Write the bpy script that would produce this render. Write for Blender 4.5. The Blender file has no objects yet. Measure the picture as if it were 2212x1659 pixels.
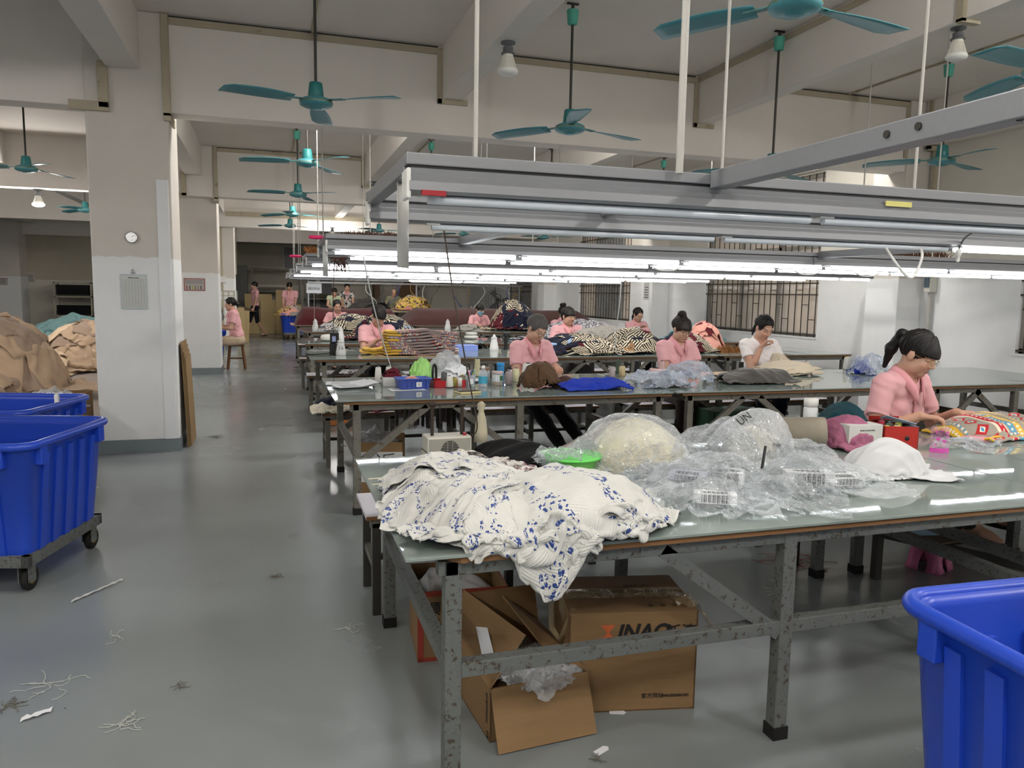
import bpy, bmesh, math, random
import numpy as np
from mathutils import Vector, Matrix, Euler
S = bpy.context.scene
COL = S.collection
PI = math.pi
def R(d): return math.radians(d)

# ---------------------------------------------------------------- camera, world, exposure
cam_d = bpy.data.cameras.new('camera'); cam = bpy.data.objects.new('camera', cam_d); COL.objects.link(cam)
cam_d.sensor_width = 36.0; cam_d.lens = 1648.77/2212*36; cam_d.clip_start = .05; cam_d.clip_end = 200
YAW, PITCH, ROLL = 0.30748, 0.117793, 0.016939
_f = Vector((math.sin(YAW)*math.cos(PITCH), math.cos(YAW)*math.cos(PITCH), -math.sin(PITCH)))
_r = Vector((math.cos(YAW), -math.sin(YAW), 0)); _u = _r.cross(_f)
_r2 = _r*math.cos(ROLL)+_u*math.sin(ROLL); _u2 = -_r*math.sin(ROLL)+_u*math.cos(ROLL)
cam.matrix_world = Matrix(((_r2.x,_u2.x,-_f.x,0),(_r2.y,_u2.y,-_f.y,0),(_r2.z,_u2.z,-_f.z,1.5),(0,0,0,1)))
S.camera = cam
W = bpy.data.worlds.new('world'); S.world = W; W.use_nodes = True
W.node_tree.nodes['Background'].inputs[0].default_value = (.55,.6,.7,1)
W.node_tree.nodes['Background'].inputs[1].default_value = .25
S.view_settings.view_transform = 'Standard'; S.view_settings.look = 'None'
S.view_settings.exposure = 0.3; S.view_settings.gamma = 1.0; S.view_settings.use_curve_mapping = False
TUBE_POWER = 9.5          # emission strength of the lit tubes
S.cycles.use_denoising = True
S.cycles.max_bounces = 8; S.cycles.diffuse_bounces = 4; S.cycles.glossy_bounces = 4
S.cycles.transparent_max_bounces = 24; S.cycles.transmission_bounces = 6
S.cycles.caustics_reflective = False; S.cycles.caustics_refractive = False
S.cycles.sample_clamp_indirect = 6

# ---------------------------------------------------------------- helpers
def s2l(c):
    return tuple(((v/255)/12.92 if v/255 <= .04045 else ((v/255+.055)/1.055)**2.4) for v in c)
_M = {}
def nd(t, k, **kw):
    n = t.nodes.new(k)
    for a, b in kw.items():
        if a.startswith('i_'): n.inputs[a[2:].replace('_', ' ')].default_value = b
        else: setattr(n, a, b)
    return n
def newmat(name):
    m = bpy.data.materials.new(name); m.use_nodes = True; t = m.node_tree
    return m, t, t.nodes['Principled BSDF']
def pm(name, rgb, rough=.6, metal=0, var=.08, vs=6, bump=0, bs=40, spec=.4, alpha=1, sheen=0, wear=None, ws=8, wt=.56, stretch=None, coat=0):
    """principled material, sRGB colour, cloudy variation, optional worn patches of a second colour and noise bump"""
    if name in _M: return _M[name]
    m, t, b = newmat(name); L = t.links.new
    c = s2l(rgb)
    co = nd(t, 'ShaderNodeTexCoord'); src = co.outputs['Object']
    if stretch:
        mp = nd(t, 'ShaderNodeMapping'); mp.inputs['Scale'].default_value = stretch; L(src, mp.inputs[0]); src = mp.outputs[0]
    n = nd(t, 'ShaderNodeTexNoise', i_Scale=vs, i_Detail=5.0); L(src, n.inputs['Vector'])
    mx = nd(t, 'ShaderNodeMix', data_type='RGBA')
    mx.inputs[6].default_value = (*[v*(1-var) for v in c], 1); mx.inputs[7].default_value = (*[min(1, v*(1+var)) for v in c], 1)
    L(n.outputs[0], mx.inputs[0]); out = mx.outputs[2]
    if wear:
        n2 = nd(t, 'ShaderNodeTexNoise', i_Scale=ws, i_Detail=8.0, i_Roughness=.7); L(src, n2.inputs['Vector'])
        rp = nd(t, 'ShaderNodeMapRange'); rp.inputs[1].default_value = wt; rp.inputs[2].default_value = wt+.06; L(n2.outputs[0], rp.inputs[0])
        m2 = nd(t, 'ShaderNodeMix', data_type='RGBA'); m2.inputs[7].default_value = (*s2l(wear), 1); L(out, m2.inputs[6]); L(rp.outputs[0], m2.inputs[0]); out = m2.outputs[2]
    L(out, b.inputs['Base Color'])
    b.inputs['Roughness'].default_value = rough; b.inputs['Metallic'].default_value = metal
    b.inputs['Specular IOR Level'].default_value = spec
    if coat: b.inputs['Coat Weight'].default_value = coat; b.inputs['Coat Roughness'].default_value = .08
    if sheen: b.inputs['Sheen Weight'].default_value = sheen
    if alpha < 1: b.inputs['Alpha'].default_value = alpha
    if bump:
        nb = nd(t, 'ShaderNodeTexNoise', i_Scale=bs, i_Detail=4.0); L(src, nb.inputs['Vector'])
        bp = nd(t, 'ShaderNodeBump', i_Strength=bump, i_Distance=.01); L(nb.outputs[0], bp.inputs['Height']); L(bp.outputs[0], b.inputs['Normal'])
    _M[name] = m; return m
def emit(name, rgb, k):
    if name in _M: return _M[name]
    m, t, b = newmat(name); b.inputs['Base Color'].default_value = (.8,.8,.8,1)
    b.inputs['Emission Color'].default_value = (*rgb, 1); b.inputs['Emission Strength'].default_value = k
    _M[name] = m; return m

class MB:
    """collects shapes into one mesh"""
    def __init__(s): s.v = []; s.f = []; s.mi = []; s.sm = []
    def add(s, vs, fs, mi=0, smooth=False):
        o = len(s.v); s.v += [tuple(map(float, p)) for p in vs]
        for f in fs: s.f.append(tuple(i+o for i in f)); s.mi.append(mi); s.sm.append(smooth)
        return s
    def hexa(s, p, mi=0):
        return s.add(p, [(3,2,1,0),(4,5,6,7),(0,1,5,4),(1,2,6,5),(2,3,7,6),(3,0,4,7)], mi)
    def box(s, x0, x1, y0, y1, z0, z1, mi=0):
        return s.hexa([(x0,y0,z0),(x1,y0,z0),(x1,y1,z0),(x0,y1,z0),(x0,y0,z1),(x1,y0,z1),(x1,y1,z1),(x0,y1,z1)], mi)
    def cbox(s, c, d, mi=0, rz=0):
        x, y, z = c; a, b, h = d[0]/2, d[1]/2, d[2]/2; cs, sn = math.cos(rz), math.sin(rz)
        q = [(x+i*a*cs-j*b*sn, y+i*a*sn+j*b*cs) for i, j in ((-1,-1),(1,-1),(1,1),(-1,1))]
        return s.hexa([(*p, z-h) for p in q]+[(*p, z+h) for p in q], mi)
    def beam(s, p, q, w, h, mi=0, up=(0,0,1)):
        p, q = Vector(p), Vector(q); d = (q-p).normalized(); r = d.cross(Vector(up))
        if r.length < 1e-4: r = d.cross(Vector((0,1,0)))
        r.normalize(); u = r.cross(d); r *= w/2; u *= h/2
        return s.hexa([p-r-u, p+r-u, q+r-u, q-r-u, p-r+u, p+r+u, q+r+u, q-r+u], mi)
    def tube(s, pts, r, n=8, mi=0, cap=True, closed=False):
        pts = [Vector(p) for p in pts]; m = len(pts)
        rs = r if isinstance(r, (list, tuple)) else [r]*m
        vs = []; nrm = None
        for i, p in enumerate(pts):
            a = pts[(i-1) % m] if (i or closed) else p; b = pts[(i+1) % m] if (i < m-1 or closed) else p
            d = (b-a)
            if d.length < 1e-9: d = Vector((0,0,1))
            d.normalize()
            if nrm is None:
                nrm = d.orthogonal().normalized()
            else:
                nrm = nrm-d*nrm.dot(d)
                nrm = d.orthogonal().normalized() if nrm.length < 1e-6 else nrm.normalized()
            bn = d.cross(nrm)
            vs += [p+(nrm*math.cos(2*PI*k/n)+bn*math.sin(2*PI*k/n))*rs[i] for k in range(n)]
        fs = []
        for i in range(m if closed else m-1):
            j = (i+1) % m
            fs += [(i*n+k, i*n+(k+1) % n, j*n+(k+1) % n, j*n+k) for k in range(n)]
        s.add(vs, fs, mi, True)
        if cap and not closed:
            s.add(vs[:n], [tuple(range(n-1, -1, -1))], mi); s.add(vs[-n:], [tuple(range(n))], mi)
        return s
    def cyl(s, p, q, r, r2=None, n=14, mi=0):
        return s.tube([p, q], [r, r if r2 is None else r2], n, mi)
    def lathe(s, prof, n=24, c=(0,0,0), mi=0, sx=1, sy=1):
        vs = [(c[0]+r*sx*math.cos(2*PI*k/n), c[1]+r*sy*math.sin(2*PI*k/n), c[2]+z) for r, z in prof for k in range(n)]
        fs = [(i*n+k, i*n+(k+1) % n, (i+1)*n+(k+1) % n, (i+1)*n+k) for i in range(len(prof)-1) for k in range(n)]
        s.add(vs, fs, mi, True)
        if prof[0][0] > 1e-6: s.add(vs[:n], [tuple(range(n-1,-1,-1))], mi)
        if prof[-1][0] > 1e-6: s.add(vs[-n:], [tuple(range(n))], mi)
        return s
    def prism(s, poly, axis, a, b, mi=0):
        """extrude a polygon along x, y or z from a to b; the polygon holds the other two coordinates"""
        def P(p, t): return (t, p[0], p[1]) if axis == 'x' else (p[0], t, p[1]) if axis == 'y' else (p[0], p[1], t)
        n = len(poly); vs = [P(p, a) for p in poly]+[P(p, b) for p in poly]
        return s.add(vs, [tuple(range(n-1,-1,-1)), tuple(range(n, 2*n))]+[(i, (i+1) % n, n+(i+1) % n, n+i) for i in range(n)], mi)
    def grid(s, P, mi=0, smooth=True, closed_u=False):
        a, b = len(P), len(P[0]); vs = [p for row in P for p in row]
        fs = [(i*b+j, i*b+j+1, ((i+1) % a)*b+j+1, ((i+1) % a)*b+j) for i in range(a if closed_u else a-1) for j in range(b-1)]
        return s.add(vs, fs, mi, smooth)
    def mesh(s, name, mats):
        me = bpy.data.meshes.new(name); me.from_pydata(s.v, [], s.f)
        for m in (mats if isinstance(mats, (list, tuple)) else [mats]): me.materials.append(m)
        me.polygons.foreach_set('material_index', s.mi); me.polygons.foreach_set('use_smooth', s.sm)
        bm = bmesh.new(); bm.from_mesh(me); bmesh.ops.recalc_face_normals(bm, faces=bm.faces); bm.to_mesh(me); bm.free()
        me.update(); return me
    def build(s, name, mats, parent=None, bevel=0, seg=2, loc=None, rot=None):
        o = bpy.data.objects.new(name, s.mesh(name, mats)); COL.objects.link(o)
        if parent: o.parent = parent
        if loc: o.location = loc
        if rot: o.rotation_euler = rot
        if bevel:
            md = o.modifiers.new('bevel', 'BEVEL'); md.width = bevel; md.segments = seg; md.limit_method = 'ANGLE'; md.angle_limit = R(40)
        return o
def tag(o, label=None, cat=None, group=None, kind=None):
    if label: o['label'] = label
    if cat: o['category'] = cat
    if group: o['group'] = group
    if kind: o['kind'] = kind
    return o
def thing(name, label, cat, loc=(0,0,0), rz=0, group=None):
    o = bpy.data.objects.new(name, None); COL.objects.link(o); o.empty_display_size = .05
    o.location = loc; o.rotation_euler = (0, 0, rz)
    return tag(o, label, cat, group)
def struct(o): o['kind'] = 'structure'; return o
def kids(o): return [c for c in bpy.data.objects if c.parent is o]
def dup(o, loc=None, rz=None, label=None, group=None, parent=None, _ch=None):
    c = o.copy(); COL.objects.link(c)
    if parent: c.parent = parent
    if loc is not None: c.location = loc
    if rz is not None: c.rotation_euler = (0, 0, rz)
    if label: c['label'] = label
    if group: c['group'] = group
    for ch in list(o.children): dup(ch, parent=c)
    return c
def text(body, size, mat, parent, loc, rot=(PI/2,0,0), name='printed_text', shear=0, align='LEFT', sx=1, bold=0):
    cu = bpy.data.curves.new(name, 'FONT'); cu.body = body; cu.size = size; cu.shear = shear; cu.align_x = align; cu.offset = bold; cu.extrude = .0004
    cu.resolution_u = 3
    tmp = bpy.data.objects.new(name, cu); COL.objects.link(tmp); bpy.context.view_layer.update()
    me = bpy.data.meshes.new_from_object(tmp.evaluated_get(bpy.context.evaluated_depsgraph_get()))
    bpy.data.objects.remove(tmp); me.materials.clear(); me.materials.append(mat)
    o = bpy.data.objects.new(name, me); COL.objects.link(o); o.parent = parent; o.location = loc; o.rotation_euler = rot; o.scale = (sx, 1, 1)
    return o
def hsh(*a):
    return random.Random('|'.join(map(str, a))).random()

# ---------------------------------------------------------------- common materials
M_steel = pm('painted_steel', (118,116,108), .5, .3, .15, 9, wear=(88,78,64), ws=26, wt=.56, bump=.15, bs=60)
M_wornsteel = pm('chipped_steel', (104,108,106), .5, .2, .1, 12, wear=(70,60,48), ws=60, wt=.55, bump=.3, bs=90)
M_darksteel = pm('dark_steel', (66,64,60), .5, .4, .15, 10)
M_alu = pm('aluminium', (132,134,138), .38, .25, .06, 14, stretch=(.3,6,6))
M_rod = pm('white_rod', (176,174,168), .5)
M_tube_off = pm('tube_glass', (206,214,222), .2, spec=.6)
M_tube_on = emit('tube_lit', (.93,.96,1.0), TUBE_POWER)
M_glassy = None
def glass_top():
    m, t, b = newmat('table_glass'); L = t.links.new
    co = nd(t, 'ShaderNodeTexCoord'); n = nd(t, 'ShaderNodeTexNoise', i_Scale=2.2, i_Detail=6.0); L(co.outputs['Object'], n.inputs['Vector'])
    mx = nd(t, 'ShaderNodeMix', data_type='RGBA'); mx.inputs[6].default_value = (*s2l((126,138,134)),1); mx.inputs[7].default_value = (*s2l((144,155,150)),1)
    L(n.outputs[0], mx.inputs[0]); L(mx.outputs[2], b.inputs['Base Color'])
    n2 = nd(t, 'ShaderNodeTexNoise', i_Scale=14.0, i_Detail=8.0, i_Roughness=.75); L(co.outputs['Object'], n2.inputs['Vector'])
    r = nd(t, 'ShaderNodeMapRange'); r.inputs[1].default_value=.45; r.inputs[2].default_value=.8; r.inputs[3].default_value=.015; r.inputs[4].default_value=.07
    L(n2.outputs[0], r.inputs[0]); L(r.outputs[0], b.inputs['Roughness'])
    b.inputs['IOR'].default_value = 1.55; b.inputs['Specular IOR Level'].default_value = .62
    return m
M_glass = glass_top()
M_ply = pm('plywood_edge', (128,92,58), .7, var=.25, vs=30, stretch=(1,20,20))
M_black = pm('black_plastic', (22,22,24), .45)
M_rubber = pm('black_rubber', (20,20,20), .7)
M_white = pm('white_plastic', (226,226,222), .4)
M_card = pm('cardboard', (132,104,70), .8, var=.12, vs=7, bump=.08, bs=50, stretch=(1,1,8))
M_cardin = pm('cardboard_inside', (112,88,60), .85, var=.1, vs=5)
M_ink = pm('black_ink', (28,27,26), .7, var=0)
M_paper = pm('white_paper', (232,233,236), .7, var=.03)
M_blueplastic = pm('blue_plastic', (30,68,184), .3, var=.06, vs=3, spec=.5, bump=.03, bs=25)
M_wood = pm('brown_wood', (104,70,44), .55, var=.25, vs=6, stretch=(1,1,8))
M_chrome = pm('bright_metal', (190,190,190), .25, 1)
# ---------------------------------------------------------------- the setting
ZC = 3.87; XW = 7.7; YB = 30.5; XL = -12.0; YF = -5.0
def floor_mat():
    m, t, b = newmat('grey_epoxy'); L = t.links.new
    co = nd(t, 'ShaderNodeTexCoord'); o = co.outputs['Object']
    n = nd(t, 'ShaderNodeTexNoise', i_Scale=.9, i_Detail=6.0); L(o, n.inputs['Vector'])
    mx = nd(t, 'ShaderNodeMix', data_type='RGBA'); mx.inputs[6].default_value = (*s2l((122,129,130)),1); mx.inputs[7].default_value = (*s2l((140,146,146)),1)
    L(n.outputs[0], mx.inputs[0])
    # worn brownish scuffs and small dark specks
    n2 = nd(t, 'ShaderNodeTexNoise', i_Scale=1.7, i_Detail=3.0, i_Distortion=.6); L(o, n2.inputs['Vector'])
    r2 = nd(t, 'ShaderNodeMapRange'); r2.inputs[1].default_value=.68; r2.inputs[2].default_value=.74; r2.inputs[4].default_value=.45; L(n2.outputs[0], r2.inputs[0])
    m2 = nd(t, 'ShaderNodeMix', data_type='RGBA'); m2.inputs[7].default_value = (*s2l((108,104,98)),1); L(mx.outputs[2], m2.inputs[6]); L(r2.outputs[0], m2.inputs[0])
    v = nd(t, 'ShaderNodeTexVoronoi', i_Scale=7.0); L(o, v.inputs['Vector'])
    r3 = nd(t, 'ShaderNodeMapRange'); r3.inputs[1].default_value=.035; r3.inputs[2].default_value=.02; L(v.outputs['Distance'], r3.inputs[0])
    n3 = nd(t, 'ShaderNodeTexNoise', i_Scale=1.3); L(o, n3.inputs['Vector'])
    r4 = nd(t, 'ShaderNodeMapRange'); r4.inputs[1].default_value=.5; r4.inputs[2].default_value=.56; L(n3.outputs[0], r4.inputs[0])
    mu = nd(t, 'ShaderNodeMath', operation='MULTIPLY'); L(r3.outputs[0], mu.inputs[0]); L(r4.outputs[0], mu.inputs[1])
    m3 = nd(t, 'ShaderNodeMix', data_type='RGBA'); m3.inputs[7].default_value = (.03,.03,.03,1); L(m2.outputs[2], m3.inputs[6]); L(mu.outputs[0], m3.inputs[0])
    L(m3.outputs[2], b.inputs['Base Color'])
    rr = nd(t, 'ShaderNodeMapRange'); rr.inputs[1].default_value=.3; rr.inputs[2].default_value=.7; rr.inputs[3].default_value=.17; rr.inputs[4].default_value=.3; L(n.outputs[0], rr.inputs[0]); L(rr.outputs[0], b.inputs['Roughness'])
    nb = nd(t, 'ShaderNodeTexNoise', i_Scale=55.0, i_Detail=3.0); L(o, nb.inputs['Vector'])
    n5 = nd(t, 'ShaderNodeTexNoise', i_Scale=2.3, i_Detail=2.0); L(o, n5.inputs['Vector'])
    r5 = nd(t, 'ShaderNodeMapRange'); r5.inputs[1].default_value=.45; r5.inputs[2].default_value=.7; r5.inputs[3].default_value=.02; r5.inputs[4].default_value=.22; L(n5.outputs[0], r5.inputs[0])
    bp = nd(t, 'ShaderNodeBump', i_Distance=.004); L(r5.outputs[0], bp.inputs['Strength']); L(nb.outputs[0], bp.inputs['Height']); L(bp.outputs[0], b.inputs['Normal'])
    b.inputs['Specular IOR Level'].default_value = .5
    return m
def wall_mat(name, hi, lo, zsplit, var=.05, soft=.012):
    """two coats of paint: an older one above, a fresher one below the line at zsplit"""
    m, t, b = newmat(name); L = t.links.new
    g = nd(t, 'ShaderNodeNewGeometry'); sp = nd(t, 'ShaderNodeSeparateXYZ'); L(g.outputs['Position'], sp.inputs[0])
    n0 = nd(t, 'ShaderNodeTexNoise', i_Scale=9.0); L(g.outputs['Position'], n0.inputs['Vector'])
    ad = nd(t, 'ShaderNodeMath', operation='MULTIPLY_ADD'); ad.inputs[1].default_value=.04; L(n0.outputs[0], ad.inputs[0]); L(sp.outputs[2], ad.inputs[2])
    r = nd(t, 'ShaderNodeMapRange'); r.inputs[1].default_value=zsplit; r.inputs[2].default_value=zsplit+soft; L(ad.outputs[0], r.inputs[0])
    mx = nd(t, 'ShaderNodeMix', data_type='RGBA'); mx.inputs[6].default_value=(*s2l(lo),1); mx.inputs[7].default_value=(*s2l(hi),1); L(r.outputs[0], mx.inputs[0])
    n = nd(t, 'ShaderNodeTexNoise', i_Scale=1.6, i_Detail=7.0, i_Roughness=.65); L(g.outputs['Position'], n.inputs['Vector'])
    r2 = nd(t, 'ShaderNodeMapRange'); r2.inputs[1].default_value=.3; r2.inputs[2].default_value=.75; r2.inputs[3].default_value=1+var; r2.inputs[4].default_value=1-var; L(n.outputs[0], r2.inputs[0])
    mm = nd(t, 'ShaderNodeMix', data_type='RGBA', blend_type='MULTIPLY'); mm.inputs[0].default_value=1; L(mx.outputs[2], mm.inputs[6]); L(r2.outputs[0], mm.inputs[7]); L(mm.outputs[2], b.inputs['Base Color'])
    b.inputs['Roughness'].default_value=.75
    nb = nd(t, 'ShaderNodeTexNoise', i_Scale=30.0, i_Detail=4.0); L(g.outputs['Position'], nb.inputs['Vector'])
    bp = nd(t, 'ShaderNodeBump', i_Strength=.08, i_Distance=.01); L(nb.outputs[0], bp.inputs['Height']); L(bp.outputs[0], b.inputs['Normal'])
    return m
M_floor = floor_mat()
M_wall = wall_mat('wall_paint', (206,202,192), (230,231,231), 1.86)
M_col = wall_mat('column_paint', (210,204,196), (232,233,233), 1.78)
M_ceil = wall_mat('ceiling_paint', (228,222,215), (228,222,215), 0, .04)
M_back = wall_mat('rear_wall_paint', (178,172,156), (206,202,190), 1.7, .08)
M_trunk = pm('trunking', (176,166,144), .6, var=.12, vs=5, wear=(140,128,104), ws=6, wt=.6)
M_skirt = pm('grey_skirting', (120,130,134), .3)
struct(MB().box(XL, XW+.3, YF, YB+.3, -.1, 0).build('floor', M_floor))
struct(MB().box(XL, XW+.3, YF, YB+.3, ZC, ZC+.12).build('ceiling', M_ceil))
# right wall with its window openings
WIN = [(1.6, 6.24, .95, 3.3), (9.43, 12.5, .93, 3.33), (15.62, 18.6, .93, 3.2), (22.4, 24.8, .95, 3.1)]
w = MB(); y0 = YF
for a, b_, z0, z1 in WIN:
    w.box(XW, XW+.22, y0, a, 0, ZC); w.box(XW, XW+.22, a, b_, 0, z0); w.box(XW, XW+.22, a, b_, z1, ZC); y0 = b_
w.box(XW, XW+.22, y0, YB+.2, 0, ZC)
wr = struct(w.build('wall_right', M_wall))
struct(MB().box(-1.9, XW, YB, YB+.2, 0, ZC).build('wall_back', M_back))
struct(MB().box(XL, -1.9, 27.2, 27.4, 0, ZC).box(-2.1,-1.9,27.4,YB+.2,0,ZC).build('wall_rear', M_back))
struct(MB().box(XL-.2, XL, YF, 27.4, 0, ZC).build('wall_left', M_wall))
struct(MB().box(XL, XW+.22, YF-.2, YF, 0, ZC).build('wall_front', M_wall))
# columns with skirting
def column(x0, x1, y0, y1, label=None, skirt=.12):
    o = struct(MB().box(x0, x1, y0, y1, 0, ZC).build('column', M_col, bevel=.012))
    if skirt: struct(MB().box(x0-.012, x1+.012, y0-.012, y1+.012, 0, skirt).build('skirting', M_skirt, o))
    return o
column(-1.483, -.82, 7.57, 8.2); column(-1.5, -.84, 14.3, 14.9); column(-1.5, -.84, 20.9, 21.5); column(-1.6, -1.0, 26.4, 26.85)
for a, b_ in ((7.56, 8.1), (13.9, 14.4), (20.3, 20.8)): column(7.34, XW+.05, a, b_, skirt=0)
column(-8.3, -7.1, 26.4, 27.2)
# beams
for y in (1.0, 7.6, 14.1, 20.6, 26.9):
    struct(MB().box(XL, XW, y, y+.26, 3.04, ZC+.01).build('cross_beam', M_ceil, bevel=.008))
for a, b_ in ((-1.305,-1.04),(1.645,1.85),(4.475,4.635),(-4.1,-3.9),(-7.0,-6.8)):
    struct(MB().box(a, b_, YF, 27.2, 3.38, ZC+.005).build('ceiling_beam', M_ceil, bevel=.008))
struct(MB().box(7.57, XW+.02, YF, YB, 3.35, ZC+.008).build('edge_beam', M_ceil))
# cable trunking along the beams
def trunk(mb, a, b_): mb.box(min(a[0],b_[0]), max(a[0],b_[0]), min(a[1],b_[1]), max(a[1],b_[1]), min(a[2],b_[2]), max(a[2],b_[2]))
tn = 0
for y in (7.6, 14.1):
    t = MB(); yf = y-.02
    xs = [(-.8, 1.60), (1.89, 4.43), (4.68, 7.36)]
    for a, b_ in xs: t.box(a, b_, yf, y, 3.79, 3.85)
    for a, b_ in ((1.645,1.85),(4.475,4.635)):
        t.box(a-.05, a, yf, y, 3.33, 3.85); t.box(a-.05, b_+.05, yf, y, 3.33, 3.38)
        if y > 8: t.box(b_, b_+.05, yf, y, 3.33, 3.85)
    t.box(7.3, 7.36, yf, y, 3.2, 3.8)
    t.box(-.86, -.8, yf-.04, y, 3.0, 3.86); t.box(-.86, -.8, yf-.04, y+.3, 2.96, 3.03)
    t.box(-1.37, -1.29, yf-.04, y-.03, 3.03, 3.42); t.box(-1.6, -1.29, yf-.04, y-.03, 3.0, 3.08)
    tn += 1; struct(t.build('trim_%d' % tn, M_trunk, bevel=.004))
    # the dark gap above the trunking
    g = MB()
    for a, b_ in xs: g.box(a, b_, yf+.004, y, 3.85, 3.862)
    tn += 1; struct(g.build('trim_%d' % tn, M_black))
for x, ya, yb in ((6.45, 1.2, 7.6), (6.45, 7.86, 14.1), (.42, 7.86, 14.1), (2.45, 7.86, 14.1), (.42, 1.2, 7.6)):
    tn += 1; struct(MB().box(x-.012, x+.012, ya, yb, ZC-.018, ZC).build('trim_%d' % tn, M_trunk))
t = MB(); t.box(4.455, 4.475, 1.2, 7.6, 3.8, 3.85); t.box(4.44,4.475,4.2,4.25,3.36,3.86); t.box(4.44,4.6,4.2,4.25,3.355,3.38)
tn += 1; struct(t.build('trim_%d' % tn, M_trunk))
t = MB(); t.box(7.54,7.57,7.45,7.5,3.3,3.86); t.box(7.54,7.7,7.45,7.5,3.29,3.34); t.box(7.655,7.7,7.45,7.5,2.5,3.3)
tn += 1; struct(t.build('trim_%d' % tn, M_trunk))
# far trunking on the third cross beam, columns' corner strip
t = MB(); t.box(-1.0, 7.3, 20.56, 20.6, 3.3, 3.42); t.box(-1.2,-1.12,20.86,20.9,0,3.3); tn += 1; struct(t.build('trim_%d' % tn, M_trunk))
# bright corner guard on the near column, paint drips
t = MB(); t.box(-.94, -.845, 7.55, 7.57, .12, 2.45); tn += 1; struct(t.build('trim_%d' % tn, pm('white_board', (236,238,240), .6, var=.03)))

# windows with security bars
M_bar = pm('rusty_window_bar', (74,68,62), .6, .4, .2, 30)
M_frame = pm('window_alu', (150,146,138), .5, .3)
M_curtain = pm('beige_curtain', (240,216,190), .9, var=.18, vs=2.2, stretch=(1,7,.5))
M_pane = None
def pane_mat():
    m, t, b = newmat('window_glass'); b.inputs['Base Color'].default_value=(.9,.92,.92,1); b.inputs['Roughness'].default_value=.05
    b.inputs['Alpha'].default_value=.22; return m
M_pane = pane_mat()
M_night = pm('dark_shutter', (24,26,32), .35)
for wi, (a, b_, z0, z1) in enumerate(WIN):
    root = struct(MB().box(XW+.05, XW+.11, a, a+.05, z0, z1).box(XW+.05, XW+.11, b_-.05, b_, z0, z1).box(XW+.05, XW+.11, a, b_, z0, z0+.05).box(XW+.05, XW+.11, a, b_, z1-.05, z1).build('window_%d' % (wi+1), M_frame))
    n = 3 if wi < 3 else 2
    mu = MB()
    for k in range(1, n): 
        y = a+(b_-a)*k/n; mu.box(XW+.06, XW+.1, y-.035, y+.035, z0, z1)
    mu.box(XW+.06, XW+.1, a, b_, 2.25, 2.3); mu.build('mullion', M_frame, root)
    MB().box(XW+.078, XW+.084, a, b_, z0, z1).build('window_pane', M_pane, root)
    bars = MB(); k = 0; y = a+.06
    while y < b_-.03:
        bars.box(XW+.008, XW+.02, y-.005, y+.005, z0, z1); 
        nx = min(y+.155, b_-.03)
        zz = z0+.25+.22*(k % 4)
        while zz < z1-.1:
            bars.box(XW+.01, XW+.02, y, nx, zz, zz+.012); zz += .9
        y += .155; k += 1
    for zz in (z0+.02, z0+.62, 1.72, z1-.35): bars.box(XW+.004, XW+.024, a, b_, zz, zz+.018)
    bars.build('window_bars', M_bar, root)
    cu = MB()
    if wi in (2, 3):
        mid = (a+b_)/2; hw = (b_-a)*.27
        cu.box(XW+.16, XW+.17, a, mid-hw, z0, z1); cu.box(XW+.16, XW+.17, mid+hw, b_, z0, z1)
        MB().box(XW+.15, XW+.16, mid-hw, mid+hw, z0, z1-.3).build('shutter', M_night, root)
        MB().box(XW+.2, XW+.21, a, b_, z0, z1).build('curtain_lining', M_curtain, root)
    ny = int((b_-a)/.05)
    P = [[(XW+.18+.02*math.sin(i*1.3), a+(b_-a)*i/ny, z) for z in (z0-.1, z1+.1)] for i in range(ny+1)]
    cu.grid(P); cu.build('curtain', M_curtain, root)
    MB().box(XW-.01, XW+.22, a-.02, b_+.02, z0-.03, z0).build('window_sill', M_wall, root)
    MB().box(XW+.26, XW+.3, a-.2, b_+.2, z0-.3, z1+.2).build('outer_screen', M_curtain, root)

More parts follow.
